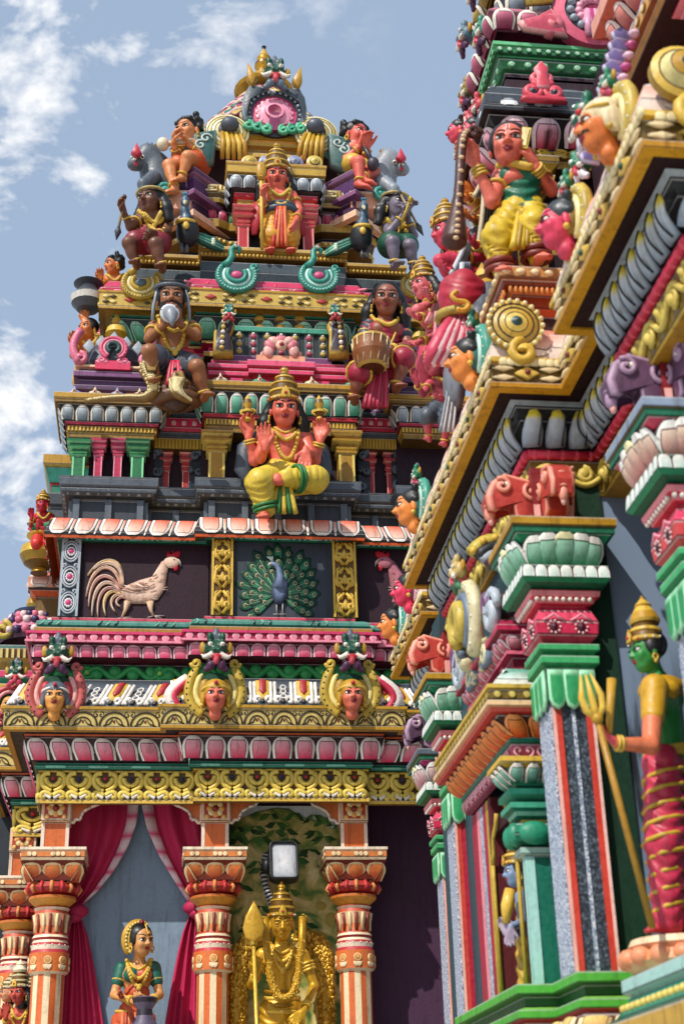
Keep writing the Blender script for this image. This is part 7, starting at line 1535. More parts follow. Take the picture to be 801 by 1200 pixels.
# ---------- flute players
def flutist(Y,d,Hp,yaw,skin,label,base,inst,shorts,curly='curly'):
    H=hpx(d['hd'][0],d['hd'][1],Hp,Y); J=jts(Y,d); h=Human(J,H,skin,face=(yaw,8,0))
    dm=unit(inst[1]-inst[0]); h.hand('l',unit(J['wrl']-J['ell'])*.4+V(0,0,.4),dm,side=1,curl=1.2); h.hand('r',unit(J['wrr']-J['elr'])*.4+V(0,0,.4),-dm,side=-1,curl=1.2)
    for s_ in 'lr': h.foot(s_,unit(V(math.sin(math.radians(yaw))*.8,-.6,-.5)))
    h.garment([(J['pv'],J['pv']+V(0,0,.1*H),.55,.48),(J['hpl'],J['hpl']*.5+J['knl']*.5,.42,.38),(J['hpr'],J['hpr']*.5+J['knr']*.5,.42,.38)],shorts)
    h.hair(curly); h.armbands(n=1); h.necklace(.5,.4,.05); h.earrings(); h.marks(tilak='dot')
    m=h.xt['pipe']=MB(); a,b_=inst; rod(m,a,b_,.025,'#c9b89a' if yaw<0 else '#2c2a34',8); m.ell(a,(.06,.06,.07),'#d8ccb0' if yaw<0 else '#3a3440',n=12,m=8)
    return h.build('musician_statue',label,'statue',base,.0085,group=None)
Y=10.96
flutist(Y,dict(hd=(220,155,.1),nk=(225,168,.05),ch=(227,176,.05),pv=(227,193,0),shl=(214,172,.08),shr=(236,171,.02),ell=(206,183,.12),wrl=(204,172,.22),elr=(236,182,.12),wrr=(222,170,.2),hpl=(222,195,.02),hpr=(233,195,.02),knl=(198,194,.25),anl=(204,220,.28),knr=(220,184,.3),anr=(213,206,.26)),27,-38,'#d88a54','bare-chested flute player with dark curls on the left purple seat below the dome',PY(222,206,Y),(PY(191,169,Y-(.2)),PY(226,165,Y-(.22))),'#c8521e')
flutist(Y,dict(hd=(417,160,.1),nk=(413,172,.05),ch=(412,180,.05),pv=(411,195,0),shl=(402,176,.02),shr=(423,176,.08),ell=(405,187,.14),wrl=(421,172,.22),elr=(430,186,.14),wrr=(430,175,.24),hpl=(407,196,.02),hpr=(417,196,.02),knl=(420,190,.28),anl=(421,213,.28),knr=(437,200,.18),anr=(426,208,.26)),27,38,'#dd6656','red-skinned piper with dark curls on the right purple seat below the dome',PY(412,208,Y),(PY(437,192,Y-(.3)),PY(423,165,Y-(.22))),'#d8b040')
# ---------- archers at the corners
def archer(Y,d,Hp,yaw,skin,label,base,shaft,scarf,shorts):
    H=hpx(d['hd'][0],d['hd'][1],Hp,Y); J=jts(Y,d); h=Human(J,H,skin,face=(yaw,6,0),lip='#5a1a1c')
    h.hand('l',unit(J['wrl']-J['ell'])+V(0,-.3,.2),V(.5,-.4,0),side=1,curl=1.2); h.hand('r',unit(J['wrr']-J['elr'])+V(0,-.2,0),V(-.5,-.3,0),side=-1,curl=1.0)
    for s_ in 'lr': h.foot(s_,V(.15 if yaw>0 else -.15,-1,-.25))
    h.garment([(J['pv'],J['pv']+V(0,0,.1*H),.56,.5),(J['hpl'],J['hpl']*.4+J['knl']*.6,.44,.38),(J['hpr'],J['hpr']*.4+J['knr']*.6,.44,.38)],shorts[0]); h.G.cap(J['pv']+V(0,-.2*H,0),J['pv']+V(0,-.6*H,-.35*H),.3*H,.2*H,shorts[1],.05*H)
    h.hair('side'); h.armbands(n=1); h.necklace(.5,.45,.06); h.necklace(.95,.42,.06,pend=LGOLD); h.earrings(); h.marks(tilak='lines',tcol='#d8c8a0')
    hb=J['hd']; h.jw.tube([hb+H*(h.R@V(.46*math.sin(t),.06-.45*math.cos(t),.30)) for t in np.linspace(-2.4,2.4,18)],.05*H,'#b8a060',n=6)
    m=h.xt['scarf']=MB(); P=h.B.hit(np.array([J['shr']*(1-t)+J['pv']*t+V(-.0,-.25,.1*H*(1-t)) for t in np.linspace(.05,.95,12)]),V(0,1,0),.6)-V(0,.02,0); m.tube(P,.09*H,scarf,n=8,flat=.5)
    m=h.xt['arrow']=MB(); a,b_=shaft; rod(m,a,b_,.012,'#9a8a6a',6); u=unit(b_-a); m.tube([b_-u*.02,b_+u*.03,b_+u*.12],[.012,.03,.002],'#3a3a40',n=6); m.ell(a,(.02,.02,.03),'#2a2a30',n=6,m=5)
    return h.build('archer_statue',label,'statue',base,.0085,garname='shorts')
Y=10.36
archer(Y,dict(hd=(176,236,.14),nk=(179,250,.06),ch=(180,261,.05),pv=(177,281,0),shl=(163,257,.06),shr=(194,255,.04),ell=(153,266,.14),wrl=(146,251,.22),elr=(196,270,.12),wrr=(184,275,.25),hpl=(170,283,.02),hpr=(186,283,.02),knl=(151,285,.26),anl=(160,308,.22),knr=(182,286,.34),anr=(190,312,.30)),29,-32,'#6e4029','dark brown bowman in yellow scarf raising an arrow left of the top tier',PY(178,300,Y),(PY(146,231,Y-(.27)),PY(139,268,Y-(.27))),'#c8a43a',('#8a1c2c','#1c6a5a'))
archer(Y,dict(hd=(464,242,.14),nk=(462,256,.06),ch=(462,267,.05),pv=(463,285,0),shl=(450,262,.04),shr=(476,262,.04),ell=(456,272,.2),wrl=(472,252,.28),elr=(484,276,.1),wrr=(478,258,.2),hpl=(457,287,.02),hpr=(471,287,.02),knl=(460,284,.34),anl=(462,309,.30),knr=(480,288,.28),anr=(484,310,.22)),29,30,'#716878','grey-skinned bowman in green shorts aiming an arrow right of the top tier',PY(464,303,Y),(PY(468,226,Y-(.27)),PY(489,264,Y-(.27))),'#c8a43a',('#12503a','#8a2430'))
# ---------- rearing beasts
def beast(x,y0,Y,q,body,label):
    p=lambda a,b_,c=0: PY(x+q*a,y0-b_,Y-(c))
    S=SDF(); S.cap(p(6,0),p(2,30),.17,.14,body,.06); S.cap(p(2,28),p(-7,44,.05),.13,.10,body,.06); S.cap(p(-6,44,.05),p(-20,35,.1),.095,.06,body,.05); S.ell(p(-22,33,.1),(.07,.06,.06),body,None,.03)
    for s_ in (0,.14): S.cap(p(0,18,.06+s_),p(-12,10,.14+s_),.07,.05,body,.04); S.cap(p(-12,10,.14+s_),p(-11,-2,.14+s_),.05,.04,body,.03); S.ell(p(-11,-4,.15+s_),(.05,.06,.04),BLK,None,.02)
    S.cap(p(8,0),p(10,-10),.15,.12,body,.05); S.cap(p(-4,50,.02),p(-2,58,.02),.03,.012,body,.02); S.cap(p(-8,50,.1),p(-7,58,.1),.03,.012,body,.02)
    t=thing('beast_statue',label,'statue',p(4,-10)); m=MB(); S.to(m,.011); b=m.build('body',t)
    m=MB()
    for i in range(6): m.tube([p(-4+1.5*i,52-4*i,.06),p(2+1.5*i,54-4*i,.02),p(6+1.2*i,46-4*i,.0)],[.03,.035,.01],'#b89a34' if i%2 else '#8a6a20',n=6)
    m.build('mane',t); m=MB(); m.add(monster_mb(.085,'#1d6a4c','#b03040',rotm(q*-55)),None,p(-20,38,.12)); m.relief(front(*p(-20,44,.2)),[(-.05,0),(0,.12),(.05,0),(0,-.04)],.05,'#c03048'); m.build('mask',t)
    m=MB(); m.ell(p(-13,42,.17),.022,WHT,n=8,m=6); m.ell(p(-13,42,.187),.012,BLK,n=6,m=5); m.build('eye',b)
beast(180,226,10.95,1,'#58626e','grey horned beast with a green mask rearing behind the left bowman'); beast(449,232,10.95,-1,'#8b939c','pale grey horned beast with a green mask rearing behind the right bowman')
# ---------- peacock statues
def peafowl(x,y,Y,q,label):
    p=lambda a,b_,c=0: PY(x+q*a,y+b_,Y-(c)); t=thing('peacock_statue',label,'statue',p(0,25),group='peacock statues beside the top shrine')
    S=SDF(); S.ell(p(2,0,.05),(.10,.12,.15),'#20262c',None,.05); S.cap(p(1,-8,.1),p(-1,-24,.12),.06,.035,'#3d5a72',.05); S.cap(p(-1,-24,.12),p(-1,-33,.14),.035,.03,'#4c6e88',.03); S.ell(p(-1,-36,.16),(.04,.05,.04),'#4c6e88',None,.02); S.cap(p(-1,-35,.19),p(-2,-33,.27),.02,.004,'#c8c0a0',.01)
    m=MB(); S.to(m,.0085); b=m.build('body',t)
    m=MB(); ring(m,p(0,-10,.1),V(0,-.2,1),.075,.022,LGOLD); m.ell(p(0,-8,.19),(.03,.02,.04),LGOLD,n=8,m=6); m.build('collar',t)
    m=MB()
    for s_ in (-1,1): m.tube([p(-2+s_*3,14,.06),p(-2+s_*3,24,.06)],.016,'#5a626a',n=6)
    m.build('legs',t); m=MB()
    for i in range(7):
        f=i-3; P=[p(4,2+f*.6,.0),p(18,8+f*.9,-.02),p(32,14+f*1.1,-.04),p(44,19+f*1.0,-.06)]; m.tube(P,[.03,.035,.035,.012],['#0f5a48','#2c8a70','#8ac8b0'][i%3],n=6)
        if i%2: m.ell(P[2]-V(0,.03,0),.022,'#cfe0c8',n=7,m=5)
    m.build('tail',t)
    m=MB(); 
    for s_ in (-1,0,1): rod(m,p(-1,-38,.14),p(-1+s_*2,-44,.14),.005,'#3f8aa0',4); m.ell(p(-1+s_*2,-45,.14),.012,'#3f8aa0',n=6,m=5)
    m.build('crest',t)
peafowl(218,272,10.42,1,'dark peacock statue on the ledge, its tail sweeping right to the top shrine'); peafowl(425,278,10.42,-1,'dark peacock statue on the ledge, its tail sweeping left to the top shrine')
# ---------- snakes beside the conch blower
def tubecurve(P,n=40):
    P=np.asarray(P); k=len(P); t=np.linspace(0,k-1,n); i=np.minimum(t.astype(int),k-2); f=(t-i)[:,None]
    a=P[np.maximum(i-1,0)];b=P[i];c=P[i+1];d=P[np.minimum(i+2,k-1)]
    return .5*((2*b)+(-a+c)*f+(2*a-5*b+4*c-d)*f**2+(-a+3*b-3*c+d)*f**3)
def cobra(label,pts,Y,hood,coil=None,basep=None):
    t=thing('cobra_statue',label,'statue',basep); m=MB(); Q=tubecurve([PY(a,b_,Y-(c)) for a,b_,c in pts]); n=len(Q); r=np.interp(np.linspace(0,1,n),[0,.5,.8,.93,1],[.02,.045,.055,.075,.03]); m.tube(Q,r,'#8a6a34',n=10)
    for i in range(2,n-2): m.ell(Q[i]-V(0,r[i]*.85,0),(r[i]*.8,.012,.010),'#ead9a0',n=8,m=5); 
    for i in range(2,n-2,2):
        for s_ in (-1,1): m.ell(Q[i]+V(s_*r[i]*.8,-r[i]*.4,0),.014,'#e6d69a',n=6,m=4)
    m.build('body',t); k=MB(); h_=Q[-1]; k.relief(front(*(h_+V(0,-.03,-.02))),[(-.035,-.10),(-.062,0),(-.045,.06),(0,.08),(.045,.06),(.062,0),(.035,-.10)],.035,'#a8863e',rim='#5a4218'); 
    for s_ in (-1,1): k.ell(h_+V(s_*.03,-.09,.05),.016,BLK,n=6,m=5)
    k.build('hood',t)
    if coil:
        m=MB(); x,y,R_=coil
        for j in range(4):
            c=PY(x,y-j*7,Y); m.tube([c+V((R_-.022*j)*math.cos(a),-.1+(R_-.022*j)*.6*math.sin(a),.01*math.sin(a*3)) for a in np.linspace(0,2*np.pi,30)],.055,'#5a3a26' if j%2 else '#6e4a30',n=9)
        m.ell(PY(x,y-10,Y-(.1)),(R_*.8,R_*.5,.13),'#4a2e1e',n=16,m=8); m.build('coils',t)
cobra('spotted cobra rearing from a brown coil in front of the conch blower',[(222,470,.3),(212,464,.34),(206,456,.34),(209,446,.30)],10.1,1,coil=(207,476,.155),basep=PY(207,476,10.0)); cobra('spotted cobra creeping along the ledge from the small purple dome',[(100,470,.02),(125,467,.08),(150,466,.12),(170,466,.16),(180,458,.2),(178,446,.2),(172,434,.18),(178,425,.2)],10.1,1,basep=PY(140,470,10.1))
# ---------- small figures on the left edge
def bust(Y,x,y,Hp,yaw,skin,label,crown_=None,hair='curly',drop=40,dress='#b8503a',extra=None):
    H=hpx(x,y,Hp,Y); J=jts(Y,dict(hd=(x,y,.06),nk=(x+2,y+Hp*.6),ch=(x+3,y+Hp),pv=(x+4,y+Hp*1.9),shl=(x-Hp*.55,y+Hp*.78),shr=(x+Hp*.65,y+Hp*.78),ell=(x-Hp*.8,y+Hp*1.4,.1),wrl=(x-Hp*.75,y+Hp*.9,.22),elr=(x+Hp*.8,y+Hp*1.5,.06),wrr=(x+Hp*.4,y+Hp*1.8,.2),hpl=(x-3,y+Hp*2),hpr=(x+9,y+Hp*2),knl=(x-Hp*.4,y+Hp*2.7,.2),anl=(x-Hp*.35,y+Hp*3.6,.1),knr=(x+Hp*.5,y+Hp*2.7,.2),anr=(x+Hp*.45,y+Hp*3.6,.1)))
    h=Human(J,H,skin,face=(yaw,5,0)); h.hand('l',V(-.1,-.3,1),V(.3,-1,0),side=1,curl=.4); h.hand('r',V(-.5,-.6,0),V(0,-.3,1),side=-1,curl=.5)
    for s_ in 'lr': h.foot(s_,V(-.2,-1,-.2))
    h.garment([(J['pv'],J['pv']+V(0,0,.1*H),.56,.5),(J['hpl'],J['knl'],.45,.36),(J['hpr'],J['knr'],.45,.36),(J['knl'],J['anl'],.36,.26),(J['knr'],J['anr'],.36,.26)],dress)
    if hair: h.hair(hair)
    if crown_: h.crown(crown_)
    h.armbands(n=1); h.necklace(.5,.42,.06); h.earrings(); h.marks(tilak='dot')
    if extra: extra(h,J,H)
    return h
bust(11.0,133,312,20,-60,'#d8793a','small dark-haired figure with a bare shoulder looking left at the tower edge').build('attendant_statue','small dark-haired figure looking left from the tower edge below the bowman','statue',PY(136,384,11.0),.009,garname='skirt')
def potx(h,J,H):
    m=h.xt['pot']=MB(); p=PY(103,372,10.7)-V(0,.1,0); m.lathe(p,[(0,0),(.09,.01),(.14,.07),(.15,.13),(.1,.19),(.07,.21),(.07,.24),(.13,.27),(.12,.28),(0,.27)],['#3a3f48','#4a505a','#c8c4bc','#4a505a','#3a3f48','#6a707a','#3a3f48','#20242a','#20242a'],n=18)
h=bust(10.7,103,386,22,-40,'#cf7436','',hair='cap',dress='#c8a06a',extra=potx); h.arm(h.J['shl'],PY(95,395,10.6),PY(99,378,10.6)); hand_sdf(h.B,PY(99,378,10.6),V(0,0,1),V(0,-1,0),h.H,'#cf7436'); h.build('attendant_statue','figure balancing a grey pot on the head at the left tower edge','statue',PY(106,465,10.7),.009,garname='skirt')
bust(11.0,50,592,17,-35,'#c8283c','',crown_='karanda',hair=None,dress='#c8281e').build('attendant_statue','small red figure with a gold crown clambering at the left tower edge','statue',PY(54,655,11.0),.009,garname='skirt')
m=MB(); p=PY(46,672,10.95); t=thing('gold_pot','gold pot with a leafy neck standing left of the rooster panel','pot',p); m.lathe(p,[(0,0),(.07,.0),(.06,.03),(.13,.08),(.165,.15),(.155,.22),(.09,.27),(.08,.29),(.12,.32),(.12,.335),(0,.33)],[DGOLD,GOLD,DGOLD,'#9a7a24',LGOLD,GOLD,DGOLD,LGOLD,GOLD,DGOLD],n=22); m.build('pot_body',t,'gold'); m=MB()
for i in range(7): a=i*.9; m.tube([p+V(0,0,.32),p+V(.06*math.cos(a),.06*math.sin(a),.40),p+V(.13*math.cos(a),.13*math.sin(a),.42)],[.03,.04,.01],'#c8303e' if i%2 else '#2a7a4a',n=6)
m.build('leaves',t)
# ---------- niche figures: woman with a vase, golden deity, many-headed deity
Y=10.36; H=hpx(166,1103,35,Y); SK='#d79a5c'
J=jts(Y,dict(hd=(166,1103,.1),nk=(163,1127,.04),ch=(161,1146,.04),pv=(156,1192,0),shl=(143,1136,.02),shr=(180,1135,.02),ell=(134,1166,.06),wrl=(158,1174,.28),elr=(187,1166,.06),wrr=(178,1172,.28),hpl=(147,1198),hpr=(166,1198),knl=(146,1262,.05),anl=(146,1330),knr=(168,1262,.05),anr=(168,1330)))
h=Human(J,H,SK,face=(32,4,-4),chest=1.3,fat=.95,lip='#a03024'); h.hand('l',V(1,-.2,.0),V(.1,.3,1),side=1,curl=.8); h.hand('r',V(-.8,-.4,.1),V(-.1,.3,1),side=-1,curl=.8)
for s_ in 'lr': h.foot(s_,V(.1,-1,-.1))
OR_='#c8562c'
h.garment([(J['ch']+V(0,0,-.1),J['pv'],.46,.5),(J['pv'],J['pv']-V(0,0,.3*H),.6,.62),(J['hpl'],J['anl'],.52,.5),(J['hpr'],J['anr'],.52,.5)],OR_)
for q in (-1,1): h.G.ell(h.ch+V(q*.2,-.30,.06)*H,np.array((.27,.22,.25))*H,OR_ if q>0 else '#14604e',None,.06*H)
for s_ in 'lr': h.G.cap(J['sh'+s_],J['sh'+s_]*.5+J['el'+s_]*.5,.26*H,.22*H,'#14604e',.05*H)
h.G.cap(J['shl']*.5+J['shr']*.5+V(0,.03,0),h.ch,.24*H,.4*H,'#14604e',.06*H)

for i in range(7):
    P=np.array([J['shr']*(1-t_)+(J['pv']+V(-.05,0,.16))*t_+V(-.016*i*(1-.5*t_),-.5,-.012*i) for t_ in np.linspace(.05,1,14)]); h.part('sari_fold').tube(h.G.hit(P,V(0,1,0),.7)-V(0,.004,0),.055*H,'#d06a36' if i%2 else '#b8441e',n=6)
h.folds(J['pv']+V(0,-.32,0),J['anl']*.5+J['anr']*.5+V(0,-.28,0),.3,.5,'#d06a36','#b03c1c',7,.08)
h.hair('cap'); h.earrings(); h.armbands(n=3); h.necklace(.25,.35,.04); h.necklace(.55,.42,.05); h.necklace(.8,.42,.055,pend=LGOLD); h.belt(J['pv']+V(0,0,.2*H),.58,LGOLD,.06); h.marks(tilak='dot')
m=h.xt['headdress']=MB(); R=h.R; c_=J['hd']
for k_,(r_,w_,cl_) in enumerate(((.54,.12,'#c79a28'),(.44,.07,LGOLD))):
    m.tube([c_+H*(R@V(r_*math.cos(a),.22-.10*k_,.05+r_*math.sin(a)*1.08)) for a in np.radians(np.linspace(55,225,24))],w_*H,cl_,n=8)
for a in np.radians(np.linspace(60,220,14)): m.ell(c_+H*(R@V(.55*math.cos(a),.10,.05+.59*math.sin(a))),.05*H,'#e8d080',n=7,m=5)
m.ell(c_+H*(R@V(0,.0,.62)),.1*H,'#7a1c20',n=10,m=7); m.tube([c_+H*(R@V(0,-.44+.2*t,.2+.35*t)) for t in np.linspace(0,1,6)],.03*H,LGOLD,n=6); m.ell(c_+H*(R@V(0,-.45,.24)),.05*H,LGOLD,n=8,m=6)
m=h.xt['vase']=MB(); p=PY(170,1168,Y-(.34)); m.lathe(p-V(0,0,.5),[(.06,0),(.12,.04),(.14,.18),(.10,.3),(.055,.38),(.05,.42),(.075,.46),(.085,.49),(.06,.5),(0,.47)],['#1c1622','#4a4056','#2a2232','#5a5068','#2a2232','#6a6078','#2a2232','#5a5068','#14101a'],n=20)
for i in range(12): 
    for z_1,r_1 in ((-.42,.135),(-.3,.138),(-.2,.105)): a=2*np.pi*i/12+z_1*4; m.ell(p+V(r_1*math.cos(a),r_1*math.sin(a),z_1),.016,'#9a92aa',n=6,m=5)
h.build('woman_statue','woman in green blouse and orange sari holding a dark vase before the curtains','statue',V(J['pv'][0],J['pv'][1],.98),.0085,garname='sari')
# golden deity
Y=10.34; H=hpx(330,1082,37,Y); SK='#d8a62a'
J=jts(Y,dict(hd=(330,1083,.12),nk=(330,1107,.06),ch=(330,1126,.05),pv=(330,1178,0),shl=(307,1118,.03),shr=(355,1118,.03),ell=(295,1154,.05),wrl=(300,1144,.26),elr=(368,1155,.03),wrr=(356,1184,.2),hpl=(320,1184),hpr=(341,1184),knl=(318,1255,.05),anl=(318,1325),knr=(342,1255,.05),anr=(342,1325)))
h=Human(J,H,SK,face=(0,10,0),lip='#c8961e'); h.hand('l',V(.0,-.2,1),V(.2,-1,0),side=1,curl=.7); h.hand('r',V(-.5,-.3,-.5),V(-.3,.4,-.4),side=-1,curl=.5)
for s_ in 'lr': h.foot(s_,V(0,-1,-.1))
h.garment([(J['pv'],J['pv']-V(0,0,.3*H),.58,.6),(J['hpl'],J['anl'],.48,.4),(J['hpr'],J['anr'],.48,.4)],'#c8961e'); GD='#ecc24a'
h.earrings(GD); h.crown('kirita'); h.armbands(GD,n=3); h.bangle(J['shl'],J['ell'],.3,.22,GD,3,.05); h.bangle(J['shr'],J['elr'],.3,.22,GD,3,.05)
h.necklace(.25,.35,.04,GD); h.necklace(.5,.4,.05,GD); h.necklace(.75,.36,.05,GD,pend=GD)
for i in range(4): h.belt(J['pv']+V(0,0,(.42-.2*i)*H),.52+.03*i,GD if i%2 else '#a87a18',.07)
m=h.xt['garland']=MB(); t=np.linspace(-1,1,40); P=np.array([J['nk']+V(x*.66*H if abs(x)<.75 else x*.60*H,-.05,(.55*H if abs(x)>.98 else 0)-1.72*H*(1-abs(x)**2.6)+.45*H*max(0,abs(x)-.6)) for x in t]); Q=h.B.hit(P,V(0,1,0),.8)-V(0,.05,0); Q[:,1]=np.minimum(Q[:,1],J['ch'][1]-.2); m.tube(Q,.12*H,'#c8961e',n=10)
rr=np.random.default_rng(6)
for q in Q:
    for _ in range(7): a=rr.uniform(0,6.28); m.ell(q+V(math.cos(a),-abs(math.sin(a)),rr.uniform(-.5,.5))*.12*H,.026*H,GD,n=6,m=4)
m=h.xt['spear']=MB(); a=PY(297,1102,Y-(.33)); rod(m,a,V(a[0]+.08,a[1]-.02,1.0),.013,GD); m.relief(front(*(a+V(0,0,.10))),[(0,.16),(.055,.06),(.075,-.02),(.055,-.09),(0,-.12),(-.055,-.09),(-.075,-.02),(-.055,.06)],.035,'#d8a838'); m.lathe(a-V(0,0,.03),[(.02,0),(.03,.02),(.018,.04)],[GD],n=10)
h.fm=MB()
S=h.B; g=lambda x,z: J['hd']+H*(h.R@V(x,-.3,z)); dd=h.R@V(0,1,0)
for s_ in (-1,1):
    p=S.hit(np.array([g(s_*.155,.035)]),dd,far=.4*H)[0]; h.fm.ell(p,(.1*H,.05*H,.05*H),'#c89a2c',h.R,10,7)
    for z,w in ((.09,.012),(.165,.018),(-.01,.008)): h.fm.tube(S.hit(np.array([g(s_*(.05+.21*x),z+.045*math.sin(x*2.6)*(1 if z>0 else -1)) for x in np.linspace(0,1,8)]),dd,far=.4*H)-dd*.012*H,w*H,'#7a5410',n=5)
m=h.xt['halo']=MB()
for q in (-1,1):
    P=tubecurve([PY(a,b_,10.55) for a,b_ in ((330+q*53,1330),(330+q*52,1200),(330+q*51,1140),(330+q*46,1115),(330+q*36,1102),(330+q*22,1098))],44); m.tube(P,np.linspace(.07,.064,44),'#c8961e',n=12)
    for p in P:
        for _ in range(16): a=rr.uniform(0,6.28); m.ell(p+V(math.cos(a)*.062,-abs(math.sin(a))*.062,rr.uniform(-.03,.03)),.014,GD if rr.random()<.7 else '#b8841a',n=6,m=4)
h.build('golden_deity_statue','gilded standing deity with garland, spear and arched halo in front of the hill painting','statue',V(J['pv'][0],J['pv'][1],.98),.0085,bodymat='gold')
# many-headed deity by the left columns
Y=10.95; H=hpx(22,1163,26,Y)
J=jts(Y,dict(hd=(22,1163,.1),nk=(24,1180,.04),ch=(25,1192,.03),pv=(26,1222),shl=(12,1187),shr=(40,1187),ell=(6,1208,.05),wrl=(7,1192,.2),elr=(44,1210,.04),wrr=(40,1215,.2),hpl=(20,1226),hpr=(33,1226),knl=(19,1272,.04),anl=(19,1318),knr=(34,1272,.04),anr=(34,1318)))
h=Human(J,H,'#c8503e',face=(-25,6,0)); h.hand('l',V(0,-.2,1),V(.2,-1,0)); h.hand('r',V(-.4,-.5,-.3),V(0,-.3,.4),side=-1)
for s_ in 'lr': h.foot(s_,V(0,-1,-.1))
for q,yw in ((-1,-70),(1,40)): head_sdf(h.B,J['hd']+V(q*.075,.03,0),H*.8,rotm(yw),'#c8503e' if q>0 else '#d8946a'); crown(h.cr,J['hd']+V(q*.075,.03,0),H*.8,rotm(yw),'karanda','#d8cda0'); face_marks(h.fm,h.B,J['hd']+V(q*.075,.03,0),H*.8,rotm(yw))
h.garment([(J['pv'],J['pv']-V(0,0,.2*H),.56,.58),(J['hpl'],J['anl'],.46,.36),(J['hpr'],J['anr'],.46,.36)],'#c8a43a'); h.crown('kirita','#d8cda0'); h.cr.lathe(J['hd']+V(0,0,.9*H),[(.3*H,0),(.34*H,.1*H),(.2*H,.3*H),(.22*H,.36*H),(0,.6*H)],['#d8cda0','#efe6c4'],n=14); h.hair('long'); h.earrings(); h.armbands(); h.necklace(.5,.4,.05); h.necklace(1.0,.4,.06); h.marks(); 
for q in (-1,1): h.arm(J['shl' if q<0 else 'shr'],J['ch']+V(q*.30,-.1,-.05),J['ch']+V(q*.26,-.2,.12)); hand_sdf(h.B,J['ch']+V(q*.26,-.2,.12),V(0,-.2,1),V(0,-1,0),H,'#c8503e',side=-q)
h.build('many_headed_deity_statue','deity with three crowned faces standing by the left orange columns','statue',V(J['pv'][0],J['pv'][1],.98),.008)
# ---------- floodlight
p=PY(332,1011,10.28); t=thing('floodlight','black floodlight with a white lens mounted over the golden deity','floodlight',PY(318,1000,10.6)); m=MB(); a=PY(315,987,10.28); b_=PY(350,1036,10.28); w,hh=(b_[0]-a[0])/2,(a[2]-b_[2])/2
q=Fr(p,V(1,.0,0),V(0,.25,1)); n=28
def rrect(w,h,r): return [((w-r)*(1 if i%4 in(0,3) else -1)+r*math.cos(math.pi/2*i+s),(h-r)*(1 if i%4 in (0,1) else -1)+r*math.sin(math.pi/2*i+s)) for i in range(4) for s in np.linspace(0,math.pi/2,6)]
R_=lambda w,h,r,c: [q(x,y,c) for x,y in rrect(w,h,r)]
m.grid([R_(w*.55,hh*.6,.02,-.14),R_(w*.75,hh*.8,.03,-.10),R_(w,hh,.04,-.02),R_(w,hh,.04,.045),R_(w*.93,hh*.95,.035,.06),R_(w*.86,hh*.9,.03,.058),R_(w*.82,hh*.87,.03,.035)],'#15161a',True,closev=True); m.build('housing',t)
m=MB(); Z_=[R_(w*.82,hh*.87,.03,.036),R_(w*.6,hh*.7,.03,.040),R_(w*.3,hh*.4,.02,.043),R_(.002,.002,.001,.044)]; m.grid(Z_,np.array([np.tile(C('#8f939b'),(24,1)),np.tile(C('#b4b7be'),(24,1)),np.tile(C('#caccd2'),(24,1)),np.tile(C('#e2e3e6'),(24,1))]),True,closev=True); m.build('lens',t)
m=MB(); 
for s_ in (-1,): m.tube([q(s_*w*1.02,0,-.05),q(s_*w*1.25,.03,-.06),q(s_*w*1.25,.05,-.3)],.02,'#1c1d21',n=6)
m.ell(q(-w*1.12,0,-.05),(.03,.05,.05),'#1c1d21',n=10,m=7); m.build('bracket',t); m=MB(); P=tubecurve([PY(a,b_,10.5) for a,b_ in ((312,1000),(309,1015),(310,1032),(314,1048),(319,1062),(322,1075))],36)
for i in range(len(P)-1): m.tube([P[i],P[i+1]],.028 if i%2 else .022,'#b9bcc0' if i%2 else '#2a2c30',n=7)
m.build('cable_conduit',t)
# ================================================================== statues on the hall
# veena player in green
Y=4.90; H=hpx(594,170,44,Y); SK='#e0705c'
J=jts(Y,dict(hd=(596,172,.10),nk=(603,198,.02),ch=(607,219,.02),pv=(611,252,0),shl=(587,207,.02),shr=(627,202,0),ell=(576,236,.06),wrl=(558,194,.10),elr=(646,222,.03),wrr=(627,196,.12),hpl=(602,250,.02),hpr=(621,250,.02),knl=(582,279,.06),anl=(586,315,.04),knr=(625,264,.09),anr=(628,300,.07)))
h=Human(J,H,SK,face=(-18,8,4),chest=1.2); h.hand('l',V(-.5,-.2,.9),V(-.5,-.4,-.2),side=-1,curl=.8); h.hand('r',V(-.25,-.1,1),V(-.4,.3,.1),side=-1,curl=.7); h.foot('l',V(-.15,-1,-.35)); h.foot('r',V(.05,-1,-.35))
GR='#14684e'
h.garment([(J['ch']+V(0,0,.02),J['pv'],.44,.44)],GR); 
for q in (-1,1): h.G.ell(h.ch+V(q*.2,-.24,.08)*H,np.array((.26,.2,.24))*H,GR,None,.06*H)
h.G.cap(J['shl']*.8+J['shr']*.2,J['shr']*.8+J['shl']*.2,.2*H,.2*H,GR,.05*H)
YL_='#d8b92c'
for a,b_,r1,r2 in ((J['hpl'],J['knl'],.34,.33),(J['knl'],J['anl'],.33,.2),(J['hpr'],J['knr'],.34,.32),(J['knr'],J['anr'],.32,.2)): h.G.fold(a,b_,r1*H,r2*H,YL_,.06*H)
h.folds(J['pv']+V(-.01,-.36*H,-.1*H),J['anl']*.5+J['anr']*.5+V(0,-.06,.03),.12,.2,'#d4b224','#a8861a',5,.08)
for s_ in 'lr':
    for t in np.linspace(.15,.85,6): h.jw.tube([J['kn'+s_]*(1-t)+J['an'+s_]*t+V(x*.32*H*(1-.35*t),-.31*H*(1-.3*t)*math.cos(x*1.2),-.06*H*abs(x)) for x in np.linspace(-.9,.9,6)],.022*H,'#b8941e',n=5)
